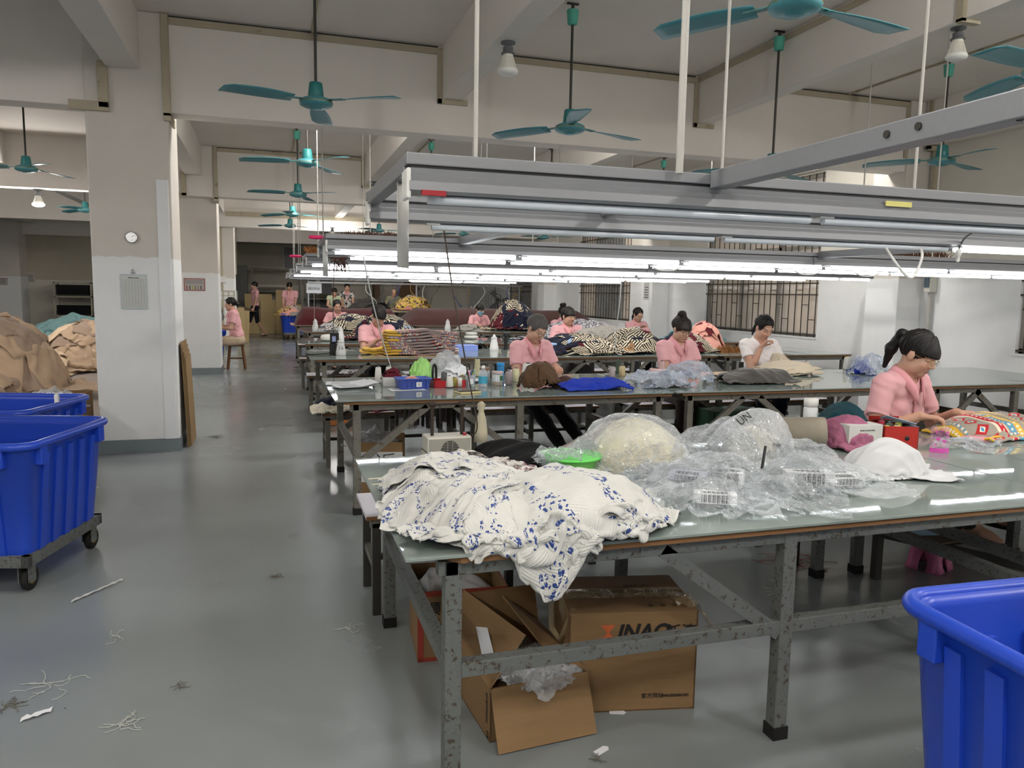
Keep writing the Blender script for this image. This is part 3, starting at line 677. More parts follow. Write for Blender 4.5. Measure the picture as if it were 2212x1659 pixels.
def plastic(name, rgb=(235,240,245), base=.10, rough=.08, crease=26, strength=.9, milky=0.0):
    """thin clear film: mostly see-through, glossy along its creases"""
    m = bpy.data.materials.new(name); m.use_nodes = True; t = m.node_tree; L = t.links.new
    for n in list(t.nodes): t.nodes.remove(n)
    out = nd(t, 'ShaderNodeOutputMaterial'); tr = nd(t, 'ShaderNodeBsdfTransparent'); tr.inputs[0].default_value = (.97,.98,.98,1)
    gl = nd(t, 'ShaderNodeBsdfPrincipled'); gl.inputs['Base Color'].default_value = (*s2l(rgb),1); gl.inputs['Roughness'].default_value = rough; gl.inputs['Specular IOR Level'].default_value = .9
    co = nd(t, 'ShaderNodeTexCoord')
    ns = nd(t, 'ShaderNodeTexNoise', i_Scale=crease*.35, i_Detail=3.0); L(co.outputs['Object'], ns.inputs['Vector'])
    outs = []
    for k, (rot, sc) in enumerate((((.3,.5,.6),(1,4.5,4.5)),((1.2,.4,-.7),(4.5,1,4.5)))):
        mp = nd(t, 'ShaderNodeMapping'); mp.inputs['Rotation'].default_value = rot; mp.inputs['Scale'].default_value = sc; L(co.outputs['Object'], mp.inputs[0])
        n2 = nd(t, 'ShaderNodeTexNoise', i_Scale=crease*.35, i_Detail=3.0, i_Distortion=.8); L(mp.outputs[0], n2.inputs['Vector'])
        r_ = mathn(t, 'ABSOLUTE', mathn(t, 'SUBTRACT', n2.outputs[0], .5)); q = nd(t, 'ShaderNodeMapRange'); q.inputs[1].default_value=0; q.inputs[2].default_value=.03; q.inputs[3].default_value=1; q.inputs[4].default_value=0; L(r_, q.inputs[0]); outs.append(q.outputs[0])
    crx = mathn(t, 'MAXIMUM', outs[0], outs[1])
    cr = nd(t, 'ShaderNodeMath', operation='MULTIPLY'); L(crx, cr.inputs[0]); g2 = nd(t, 'ShaderNodeMapRange'); g2.inputs[1].default_value=.42; g2.inputs[2].default_value=.6; L(ns.outputs[0], g2.inputs[0]); L(g2.outputs[0], cr.inputs[1])
    ad = nd(t, 'ShaderNodeMath', operation='MULTIPLY_ADD'); ad.inputs[1].default_value=.5; L(cr.outputs[0], ad.inputs[0]); L(ns.outputs[0], ad.inputs[2])
    bp = nd(t, 'ShaderNodeBump', i_Strength=strength, i_Distance=.02); L(ad.outputs[0], bp.inputs['Height']); L(bp.outputs[0], gl.inputs['Normal'])
    fr = nd(t, 'ShaderNodeLayerWeight', i_Blend=.35); L(bp.outputs[0], fr.inputs['Normal'])
    fa = nd(t, 'ShaderNodeMath', operation='MULTIPLY_ADD'); fa.inputs[1].default_value=.6; fa.inputs[2].default_value=base+milky; L(fr.outputs['Facing'], fa.inputs[0])
    f2 = nd(t, 'ShaderNodeMath', operation='MULTIPLY_ADD'); f2.inputs[1].default_value=.42; L(cr.outputs[0], f2.inputs[0]); L(fa.outputs[0], f2.inputs[2]); f2.use_clamp = True
    mx = nd(t, 'ShaderNodeMixShader'); L(f2.outputs[0], mx.inputs[0]); L(tr.outputs[0], mx.inputs[1]); L(gl.outputs[0], mx.inputs[2]); L(mx.outputs[0], out.inputs[0])
    return m
M_film = plastic('clear_film'); M_filmmilk = plastic('milky_film', (228,230,232), .32, .25, 18, .6)
M_filmcloud = plastic('cloudy_film', (228,232,236), .22, .15, 18, .6); M_tape = plastic('packing_tape', (200,180,140), .22, .1, 14, .5)
tp = MB(); tp.box(0,.472,.13,.22,.3765,.3775); tp.box(-.001,.0,.1,.22,.3,.377); tp.build('packing_tape', M_tape, b3)
tp = MB(); tp.tube([(.0,.3,.37),(-.03,.22,.31),(-.035,.16,.25),(-.01,.12,.22),(.0,.06,.3),(.02,.03,.377)], .012, 6); tp.build('loose_tape', M_tape, b3)
P = [[(.40+.1*i/5, .02+.12*j/5, .385+.012*math.sin(i*2+j)-.03*max(0,i-4)) for j in range(6)] for i in range(8)]
MB().grid(P).build('loose_tape', M_tape, b3)
# carton with the return mark, under the second table
b4 = carton('carton marked with one large character under the second table', (.565, 5.43, 0), R(-12), .33, .38, .43)
MB().box(.0,.33,-.002,0,.14,.36).build('white_panel', pm('panel_white', (196,198,196), .7), b4); text('返', .16, M_ink, b4, (.13, -.003, .22), bold=-.002)
# far left open carton
b5 = carton('open brown carton beside the near column behind the blue tubs', (-2.14, 7.3, 0), R(-6), .5, .6, .55, flaps=(('l',-40,.12),))
M_orangebox = pm('orange_carton', (178,112,56), .7)
b6 = carton('small orange carton on the floor under the third table end', (.60, 8.62, 0), 0, .3, .3, .2, mat=M_orangebox, closed=True)
b7 = carton('green carton under the second table on the right', (3.9, 6.08, .0), 0, .5, .32, .44, mat=pm('green_carton', (54,92,70), .7), closed=True)
b8 = carton('brown carton on the floor right of the green carton', (3.3, 5.45, 0), R(5), .5, .4, .22, closed=True)
b9 = carton('dark brown carton behind the woman in the foreground', (5.45, 5.3, 0), 0, .62, .4, .5, mat=pm('dark_carton', (84,66,48), .8), closed=True)
# leaning sheets of board at the columns
def sheet(name, label, x, y, w, h, t, tilt, rz, mat, group=None):
    o = MB().box(-w/2, w/2, 0, t, 0, h).build(name, mat); o.location = (x, y, 0); o.rotation_euler = (R(-tilt), 0, rz)
    return tag(o, label, 'board', group)
M_board = pm('kraft_board', (140,114,78), .8, var=.1)
for k in range(4): sheet('cardboard_sheet', ['kraft sheet nearest of those leaning on the near column', 'second kraft sheet leaning on the near column', 'third kraft sheet leaning on the near column', 'farthest kraft sheet leaning on the near column'][k], -.762+.007*k, 7.95+.03*k, .5, 1.0-.05*k, .004, 2.0, R(90), M_board, 'sheets leaning on the column')
M_pattern = pm('pattern_card', (190,170,126), .8)
for k, (x, y, w, h, l) in enumerate(((-.35,27.6,.9,1.35,'wide buff pattern board leaning at the far wall'),(.05,27.5,.7,1.15,'rounded buff pattern board behind the walking man'),(.45,27.4,.5,1.5,'tall buff board beside the standing man'),(.75,27.3,.55,1.0,'small buff board in front of the tall one'),(-.95,22.5,.5,1.0,'buff boards leaning beside the seated woman'),(-.8,22.9,.45,.9,'dark-edged board leaning behind the seated woman'))):
    sheet('pattern_board', l, x, y, w, h, .02, 6, R(8-5*k), M_pattern, 'pattern boards')
# stools
def stool(label, x, y, h, mat, rz=0, plastic_=False):
    root = thing('stool', label, 'stool', (x, y, 0), rz)
    if plastic_:
        MB().lathe([(.0,h),(.10,h),(.115,h-.01),(.118,h-.03),(.112,h-.03),(.1,h-.012),(0,h-.012)], 28).build('seat', mat, root)
        for k in range(4):
            a = PI/4+k*PI/2; c, s = math.cos(a), math.sin(a)
            P = []
            for i in range(6):
                t = i/5; r = .1+.03*t; ww = .045-.02*math.sin(t*PI*.8); z = (h-.02)*(1-t)
                P.append([((r-.012*abs(q)*4)*c-q*ww*s*1.6, (r-.012*abs(q)*4)*s+q*ww*c*1.6, z) for q in (-1,-.5,0,.5,1)])
            o = MB().grid(P).build('leg', mat, root); o.modifiers.new('s','SOLIDIFY').thickness = .006
    else:
        MB().box(-.15,.15,-.13,.13,h-.035,h).build('seat', mat, root, bevel=.008)
        for sx in (-1,1):
            for sy in (-1,1): MB().beam((sx*.11,sy*.09,h-.03),(sx*.155,sy*.13,0),.032,.032).build('leg', mat, root)
            MB().beam((sx*.135,-.11,.2),(sx*.135,.11,.2),.02,.03).build('stretcher', mat, root)
        MB().beam((-.135,0,.2),(.135,0,.2),.02,.03).build('stretcher', mat, root)
    return root
stool('brown wooden stool under the woman seated at the aisle', -.62, 15.28, .47, M_wood)
stool('small pink plastic stool under the nearest table', 3.53, 3.26, .16, pm('pink_plastic', (214,122,164), .35), R(20), True)
# plank, dark beam and shoe box under the nearest table
o = MB().prism([(0,0),(.36,0),(.36,.005),(0,.36)], 'z', -.004, .004).build('brown_board', pm('brown_hardboard', (112,94,76), .75, var=.2, vs=10)); o.location = (3.04, 2.86, .30); tag(o, 'brown hardboard sheet under the light blue box', 'board')
o = MB().beam((3.1,3.2,.27),(3.5,2.35,.27),.09,.05).build('dark_bar', M_darksteel); tag(o, 'dark steel bar lying slantwise under the nearest table', 'bar')
_ = [MB().beam((q[0],q[1],0),(q[0],q[1],.25),.04,.04).build('bar_support', M_darksteel, o) for q in ((3.1,3.2),(3.5,2.35))]
M_ltblue = pm('light_blue_card', (156,192,216), .6, var=.05)
bx = thing('shoe_box', 'light blue box lying on the brown board under the table', 'box', (3.05, 3.0, .305), R(-12))
MB().box(0,.28,0,.2,0,.085).build('box_body', M_ltblue, bx, bevel=.002); text('W', .03, M_ink, bx, (.2,-.001,.05)); MB().box(.281,.282,.05,.11,.02,.06).build('label', M_paper, bx)

# ---------------------------------------------------------------- far end: racks, shelves, signs on the columns
def rack(label, x, y, w, d, h, shelves, mat, name='shelf_rack'):
    root = thing(name, label, 'rack', (x, y, 0))
    for a in (0, w-.04):
        for b in (0, d-.04): MB().box(a, a+.04, b, b+.04, 0, h).build('post', mat, root)
    for z in shelves: MB().box(0, w, 0, d, z-.035, z).build('shelf', mat, root)
    return root
M_rackp = pm('cream_rack', (172,166,146), .5)
rk = rack('cream steel rack of black rolls at the far left', -6.15, 26.0, 1.02, .5, 1.62, (.18,.62,1.2,1.62), M_rackp)
rk2 = rack('second cream rack beside it, half behind the column', -5.1, 26.0, 1.0, .5, 1.62, (.18,.62,1.2,1.62), M_rackp)
M_blk = pm('black_fabric', (16,16,18), .9, bump=.3, bs=20)
for k, (x, z0, z1, l) in enumerate(((-6.1,1.24,1.54,'black fabric bundle on the top shelf of the left rack'),(-6.1,.65,.93,'black fabric bundle on the middle shelf of the left rack'),(-6.1,.2,.56,'black fabric heap on the lowest shelf of the left rack'),(-5.05,1.24,1.56,'black bundle on the top shelf of the second rack'),(-5.05,.65,1.02,'black fabric heap on the middle shelf of the second rack'),(-5.05,.2,.52,'black fabric on the lowest shelf of the second rack'))):
    m = MB(); n = 7
    for i in range(n):
        zz = z0+(z1-z0)*i/n; m.box(x+.01*hsh(k,i), x+.9-.02*hsh(i,k), 26.0+.02*hsh(i), 26.4, zz, zz+(z1-z0)/n*.96)
    o = m.build('fabric_bundle', M_blk, bevel=.012); tag(o, l, 'fabric', 'black bundles on the racks')
sh = rack('tall grey shelf rack with boards at the far wall', -.6, 29.2, 1.7, .6, 2.3, (.7,1.45,2.28), M_steel)
sh2 = rack('grey shelf rack at the far wall, right of the first', 1.25, 29.2, 2.4, .6, 2.2, (.75,1.2), M_steel)
for k, (x, z, w, h, l) in enumerate(((-.5,1.47,1.1,.12,'flat boards stacked on the upper shelf of the far rack'),(-.5,.72,1.4,.1,'flat boards on the middle shelf of the far rack'),(1.4,1.22,1.6,.14,'dark stacks on the far right shelf'))):
    m = MB()
    for i in range(4): m.box(x+.04*i, x+w-.07*hsh(k,i), 29.25, 29.7, z+h*i/4, z+h*i/4+h*.2)
    tag(m.build('board_stack', pm('grey_boards', (92,84,72), .8)), l, 'boards')
tag(MB().box(-1.2,-.75,29.3,29.7,0,2.35).build('grey_cabinet', pm('grey_cab', (96,98,92), .5), bevel=.01), 'tall grey metal cabinet in the far left corner', 'cabinet')
tag(MB().box(3.75,3.95,29.0,29.7,0,1.75).build('wooden_board', pm('brown_panel', (92,70,50), .6), bevel=.01), 'brown wooden panel standing at the far wall', 'panel')
o = MB().box(0,.62,0,.03,0,1.1).build('leaning_board', pm('brown_carton2', (104,78,54), .7)); o.location=(4.35,29.1,1.1); o.rotation_euler=(0,R(35),0); tag(o, 'brown carton sheet leaning at the far wall, tilted', 'board')
tag(MB().box(4.0,5.4,28.9,29.5,.0,1.1).build('far_counter', pm('far_counter', (96,94,88), .6)), 'low grey counter at the far wall', 'counter')
# dark doorways in the far wall
for k, (x0, x1, z1) in enumerate(((1.3,1.7,2.1),(1.85,2.3,2.05),(.55,1.0,3.1))):
    o = struct(MB().box(x0-.05, x1+.05, YB-.04, YB, .1 if k < 2 else 2.3, z1+.05).build('door_%d' % (k+1), M_frame)); MB().box(x0, x1, YB-.05, YB-.04, .1 if k < 2 else 2.3, z1).build('door_panel', M_night, o)
# notices
cbd = thing('clipboard', 'clear clipboard with a printed form hanging on the near column', 'clipboard', (-1.155, 7.568, 1.46))
MB().box(-.108,.108,-.006,0,-.155,.155).build('board', pm('clear_board', (186,196,200), .3), cbd); MB().box(-.1,.095,-.0075,-.006,-.145,.14).build('form', pm('grey_form', (206,208,204), .7), cbd)
ln = MB()
for k in range(22): ln.box(-.088,.085,-.0082,-.0075,-.135+.0115*k,-.1344+.0115*k)
for k in range(8): ln.box(-.088+.0247*k,-.0874+.0247*k,-.0082,-.0075,-.135,.106)
ln.build('printed_table', M_ink, cbd); text('质量检验记录表', .013, M_ink, cbd, (-.045,-.0085,.118))
MB().lathe([(.018,0),(.02,.004),(.012,.006)], 16).tube([(0,.0,.01),(-.012,.0,.02),(0,0,.035),(.012,0,.02),(0,0,.01)], .003, 6).build('hook', M_chrome, cbd, loc=(0,-.006,.165), rot=(0,0,0))
g = thing('wall_gauge', 'round thermometer dial on the near column', 'thermometer', (-1.155, 7.57, 1.938))
MB().lathe([(0,0),(.045,0),(.05,.006),(.05,.018),(.044,.02)], 32).build('case', M_chrome, g, rot=(PI/2,0,0)); MB().lathe([(0,.0185),(.043,.0185)], 32).build('dial', pm('dial_face', (190,198,206), .4), g, rot=(PI/2,0,0))
tk = MB()
for k in range(20):
    a = R(-140+k*14.7); tk.beam((.034*math.sin(a),-.0195,.034*math.cos(a)),(.039*math.sin(a),-.0195,.039*math.cos(a)),.001,.0016)
tk.beam((0,-.0197,0),(.024,-.0197,.02),.0012,.0022); tk.beam((.01,-.0197,-.018),(-.002,-.0197,-.028),.001,.003); tk.build('scale_marks', M_ink, g)
pz = thing('framed_poster', 'red-framed notice on the second column', 'poster', (-1.23, 14.295, 1.565))
fr = MB(); w, h = .168, .105
for p in ((-w,w,-h,-h+.012),(-w,w,h-.012,h),(-w,-w+.012,-h,h),(w-.012,w,-h,h)): fr.box(p[0],p[1],-.012,0,p[2],p[3])
fr.build('frame', pm('red_frame', (164,72,58), .5), pz); MB().box(-w,w,-.006,0,-h,h).build('sheet', pm('poster_grey', (170,166,164), .5), pz)
pr = MB()
for r in range(3):
    for c in range(12): pr.box(-.14+c*.023,-.124+c*.023,-.0072,-.006,.02+r*.022,.026+r*.022)
pr.build('printed_lines', M_ink, pz)
for k, c in enumerate(((150,50,60),(60,60,60),(170,160,60),(90,110,70),(140,130,120),(50,50,60))):
    MB().box(-.13+k*.045,-.115+k*.045,-.0075,-.006,-.085,-.02).build('printed_tool', pm('tool%d' % k, c), pz)
def notice(label, x, y, z, w, h, axis, topc=None):
    root = thing('wall_notice', label, 'notice', (x, y, z)); 
    f = (lambda m,a,b,c,d,t: m.box(a,b,-t,0,c,d)) if axis == 'y' else (lambda m,a,b,c,d,t: m.box(-t,0,a,b,c,d))
    m = MB(); f(m,-w,w,-h,h,.003); m.build('sheet', pm('notice_grey', (190,188,184), .6), root)
    if topc: m = MB(); f(m,-w,w,h-.02,h,.004); m.build('heading_bar', pm('heading', topc), root)
    m = MB()
    for r in range(5): f(m,-w*.8,w*(.8-.3*hsh(label,r)),-h*.8+r*h*.3,-h*.8+r*h*.3+h*.08,.004)
    m.build('printed_lines', M_ink, root)
notice('pale notice with red heading on the far left column', -7.6, 26.398, 1.6, .17, .1, 'y', (120,40,60)); notice('small framed notice beside the far left column', -7.02, 27.195, 1.75, .1, .15, 'y')
notice('printed notice on the far right column', 7.338, 14.15, 1.6, .11, .17, 'x')
sb = thing('switch_box', 'grey breaker box with conduit on the right wall', 'breaker box', (7.64, 7.42, 1.72))
MB().box(-.05,.06,-.09,.0,-.12,.12).build('case', pm('beige_case', (196,194,184), .5), sb, bevel=.006); MB().box(-.062,-.05,-.08,-.01,-.06,.06).build('window', pm('slate_window', (66,80,92), .2), sb)
MB().box(.0,.03,-.06,-.02,-1.05,-.12).build('conduit', M_rod, sb)
sw = thing('wall_switches', 'panel of wall switches on the third column', 'switches', (-1.06, 20.88, 1.33))
MB().box(-.22,.22,-.02,.02,-.13,.13).build('plate', pm('cream_plate', (186,180,164), .5), sw)
k_ = MB()
for i in range(3):
    for j in range(2): k_.box(-.18+i*.13,-.09+i*.13,-.03,-.02,-.1+j*.11,-.02+j*.11)
k_.build('rockers', M_white, sw); MB().box(-.12,.0,-.05,.02,.33,.48).build('junction_box', M_white, sw); MB().cyl((-.05,-.02,.13),(-.05,-.02,.33),.012).build('conduit', M_white, sw)
tag(MB().box(-1.28,-.86,25.5,25.6,1.45,1.95).build('black_board', M_black), 'black board on the column behind the seated woman', 'board')
# low wooden tray in the left hall
ot = thing('wooden_tray', 'orange-brown tray of scraps on the floor at far left', 'tray', (-7.05, 26.15, 0)); MB().box(0,.8,0,.6,0,.03).box(0,.8,0,.03,.03,.1).box(0,.03,0,.6,.03,.1).box(.77,.8,0,.6,.03,.1).build('tray_body', pm('orange_wood', (168,108,44), .6), ot)
# ---------------------------------------------------------------- fabrics
def fabric(name, rgb, rough=.9, fine=220, fs=.25, rib=0, var=.1, pattern=None, sheen=.3):
    """woven or knitted cloth; pattern(t, uv_socket, base_socket) may return another colour socket"""
    if name in _M: return _M[name]
    m, t, b = newmat(name); L = t.links.new
    uv = nd(t, 'ShaderNodeUVMap'); co = nd(t, 'ShaderNodeTexCoord')
    n = nd(t, 'ShaderNodeTexNoise', i_Scale=7.0, i_Detail=5.0); L(co.outputs['Object'], n.inputs['Vector'])
    c = s2l(rgb); mx = nd(t, 'ShaderNodeMix', data_type='RGBA'); mx.inputs[6].default_value=(*[v*(1-var) for v in c],1); mx.inputs[7].default_value=(*[min(1,v*(1+var)) for v in c],1); L(n.outputs[0], mx.inputs[0])
    out = mx.outputs[2]
    if pattern: out = pattern(t, uv.outputs[0], out)
    L(out, b.inputs['Base Color']); b.inputs['Roughness'].default_value = rough; b.inputs['Specular IOR Level'].default_value=.15; b.inputs['Sheen Weight'].default_value=sheen*.4
    nb = nd(t, 'ShaderNodeTexNoise', i_Scale=float(fine)); L(co.outputs['Object'], nb.inputs['Vector']); h = nb.outputs[0]
    if rib:
        w = nd(t, 'ShaderNodeTexWave', i_Scale=float(rib)); w.bands_direction = 'X'; L(uv.outputs[0], w.inputs['Vector'])
        ad = nd(t, 'ShaderNodeMath', operation='MULTIPLY_ADD'); ad.inputs[1].default_value=1.5; L(w.outputs[0], ad.inputs[0]); L(nb.outputs[0], ad.inputs[2]); h = ad.outputs[0]
    bp = nd(t, 'ShaderNodeBump', i_Strength=fs, i_Distance=.004); L(h, bp.inputs['Height']); L(bp.outputs[0], b.inputs['Normal'])
    _M[name] = m; return m
def mixc(t, fac, a, rgb):
    x = nd(t, 'ShaderNodeMix', data_type='RGBA'); t.links.new(fac, x.inputs[0]); t.links.new(a, x.inputs[6]); x.inputs[7].default_value=(*s2l(rgb),1); return x.outputs[2]
def mathn(t, op, a, b=None, c=None):
    n = t.nodes.new('ShaderNodeMath'); n.operation = op
    for i, v in enumerate((a, b, c)):
        if v is None: continue
        if isinstance(v, (int, float)): n.inputs[i].default_value = v
        else: t.links.new(v, n.inputs[i])
    return n.outputs[0]
def sep(t, s):
    n = t.nodes.new('ShaderNodeSeparateXYZ'); t.links.new(s, n.inputs[0]); return n.outputs
def stripes(freq, rgb, duty=.5, axis=1):
    def f(t, uv, base):
        v = sep(t, uv)[axis]; s = mathn(t, 'FRACT', mathn(t, 'MULTIPLY', v, freq)); return mixc(t, mathn(t, 'LESS_THAN', s, duty), base, rgb)
    return f
def blots(scale, rgb, th=.5, rgb2=None, detail=4, dist=.8):
    def f(t, uv, base):
        n = nd(t, 'ShaderNodeTexNoise', i_Scale=float(scale), i_Detail=float(detail), i_Distortion=dist); t.links.new(uv, n.inputs['Vector'])
        o = mixc(t, mathn(t, 'GREATER_THAN', n.outputs[0], th), base, rgb)
        if rgb2:
            n2 = nd(t, 'ShaderNodeTexNoise', i_Scale=float(scale*1.6), i_Detail=float(detail)); mp = nd(t, 'ShaderNodeMapping'); mp.inputs[1].default_value=(3,7,1); t.links.new(uv, mp.inputs[0]); t.links.new(mp.outputs[0], n2.inputs['Vector'])
            o = mixc(t, mathn(t, 'GREATER_THAN', n2.outputs[0], th+.04), o, rgb2)
        return o
    return f
def floral(t, uv, base):
    """blue sprigs gathered in diagonal garlands on white ribbed cotton"""
    s = sep(t, uv)
    n = nd(t, 'ShaderNodeTexNoise', i_Scale=3.5, i_Detail=2.0); t.links.new(uv, n.inputs['Vector'])
    g = mathn(t, 'FRACT', mathn(t, 'MULTIPLY_ADD', n.outputs[0], .9, mathn(t, 'MULTIPLY_ADD', s[0], 1.6, mathn(t, 'MULTIPLY', s[1], 2.4))))
    band = mathn(t, 'LESS_THAN', mathn(t, 'ABSOLUTE', mathn(t, 'SUBTRACT', g, .5)), .17)
    v = nd(t, 'ShaderNodeTexVoronoi', i_Scale=34.0); t.links.new(uv, v.inputs['Vector'])
    pet = nd(t, 'ShaderNodeTexVoronoi', i_Scale=80.0); t.links.new(uv, pet.inputs['Vector'])
    ns = nd(t, 'ShaderNodeTexNoise', i_Scale=60.0, i_Detail=2.0); t.links.new(uv, ns.inputs['Vector'])
    fl = mathn(t, 'LESS_THAN', mathn(t, 'MULTIPLY_ADD', ns.outputs[0], .5, v.outputs['Distance']), .74)
    fl2 = mathn(t, 'LESS_THAN', pet.outputs['Distance'], .6)
    n4 = nd(t, 'ShaderNodeTexNoise', i_Scale=16.0, i_Detail=1.0); t.links.new(uv, n4.inputs['Vector'])
    gap = mathn(t, 'GREATER_THAN', n4.outputs[0], .40)
    f = mathn(t, 'MULTIPLY', mathn(t, 'MULTIPLY', band, gap), mathn(t, 'MULTIPLY', fl, fl2))
    return mixc(t, f, base, (48,70,132))
def fairisle(t, uv, base):
    s = sep(t, uv); y = mathn(t, 'FRACT', mathn(t, 'MULTIPLY', s[1], 2.0)); o = base
    def band(a, b, rgb):
        nonlocal o
        o = mixc(t, mathn(t, 'MULTIPLY', mathn(t, 'GREATER_THAN', y, a), mathn(t, 'LESS_THAN', y, b)), o, rgb)
    def dots(a, b, rgb, k, th):
        nonlocal o
        x = mathn(t, 'FRACT', mathn(t, 'MULTIPLY', s[0], k)); yy = mathn(t, 'MULTIPLY', mathn(t, 'SUBTRACT', y, (a+b)/2), 1/(b-a))
        d = mathn(t, 'ADD', mathn(t, 'ABSOLUTE', mathn(t, 'SUBTRACT', x, .5)), mathn(t, 'ABSOLUTE', yy))
        o = mixc(t, mathn(t, 'LESS_THAN', d, th), o, rgb)
    band(.0,.10,(232,186,60)); dots(.02,.08,(240,232,214),26,.42)
    band(.13,.15,(90,160,190)); dots(.10,.18,(236,228,210),22,.3)
    dots(.20,.50,(186,46,50),7,.46); dots(.24,.46,(240,232,214),7,.26); dots(.29,.41,(70,160,200),7,.2)
    band(.53,.57,(238,228,206)); band(.57,.67,(196,44,58)); dots(.59,.65,(240,232,214),18,.3); band(.67,.69,(238,228,206))
    band(.72,.82,(84,160,196)); dots(.73,.81,(240,232,214),20,.36); band(.85,.93,(234,190,70)); dots(.86,.92,(240,232,214),24,.4)
    return o
FB = dict(
 stripe=fabric('black_cream_stripe', (226,214,188), pattern=stripes(19, (24,24,30)), rib=0),
 stripe2=fabric('cream_black_stripe', (222,208,180), pattern=stripes(24, (28,27,34), .55)),
 maroon=fabric('maroon_knit', (92,26,38), rib=40), navy=fabric('navy_knit', (26,30,48), rib=40), camel=fabric('camel_knit', (150,116,84), rib=40), ltblue=fabric('light_blue_knit', (150,176,208)),
 floral=fabric('blue_floral_cotton', (208,208,203), pattern=floral, rib=26, fs=.35), greyprint=fabric('grey_print_cotton', (206,202,198), pattern=blots(16,(110,104,98),.55,(124,84,96)), rib=26),
 snow=fabric('grey_white_print', (206,204,208), pattern=blots(22,(92,90,96),.53,(60,58,62))), zebra=fabric('zebra_print', (206,202,196), pattern=blots(18,(34,34,38),.5)), greyk=fabric('grey_mottled_knit', (126,122,118), pattern=blots(60,(168,164,156),.52)),
 beige=fabric('beige_jersey', (176,152,128), fine=120), beigeL=fabric('pale_beige_jersey', (206,182,154), fine=120), beigeD=fabric('dusky_beige_jersey', (150,130,114), fine=120), teal=fabric('pale_teal_jersey', (122,160,162), fine=120), aqua=fabric('aqua_jersey', (140,190,202), fine=120),
 pink=fabric('salmon_pink_knit', (220,160,146)), black=fabric('black_knit', (20,20,22), fine=150, fs=.4), brown=fabric('brown_tweed_knit', (104,80,56), fine=260, fs=.9, pattern=blots(150,(70,50,34),.5)), darkbrown=fabric('dark_brown_knit', (70,48,42), rib=60),
 royal=fabric('royal_blue_rib', (22,62,200), rib=34, fs=.8), charcoal=fabric('charcoal_velvet', (78,75,72), fine=120, sheen=1), oat=fabric('oatmeal_knit', (214,200,178), fine=200, fs=.5), cream=fabric('cream_yarn_knit', (206,198,172), fine=160, fs=.5), taupe=fabric('taupe_felt', (150,142,128), fine=300, fs=.5, pattern=blots(220,(120,112,98),.5)),
 taupe2=fabric('rose_taupe_felt', (170,158,146), fine=300, fs=.5), white=fabric('white_jersey', (226,224,218)), deepteal=fabric('deep_teal_rib', (10,78,92), rib=46, fs=.8), fuzz=fabric('fuzzy_pink_knit', (160,98,124), fine=90, fs=1), fair=fabric('fair_isle_knit', (164,156,144), pattern=fairisle, fine=240, fs=.6),
 fairgrey=fabric('mauve_grey_knit', (132,116,112), fine=240, fs=.5), yellowp=fabric('yellow_print_cotton', (214,186,84), pattern=blots(9,(60,56,50),.54,(214,150,160))), maroonf=fabric('maroon_fabric', (70,24,28), fine=80), brownf=fabric('dark_brown_fabric', (68,44,42), fine=80), white2=fabric('white_cotton', (206,207,209), fine=90, fs=.1),
 speck=fabric('speckled_cream_knit', (216,208,190), pattern=blots(46,(70,64,60),.66)), lime=fabric('yellow_green_knit', (178,172,84), rib=30), crimson=fabric('crimson_knit', (150,48,66)), turq=fabric('turquoise_print', (150,196,200), pattern=blots(14,(30,110,120),.5)), greydark=fabric('dark_grey_scrap', (60,58,56)))

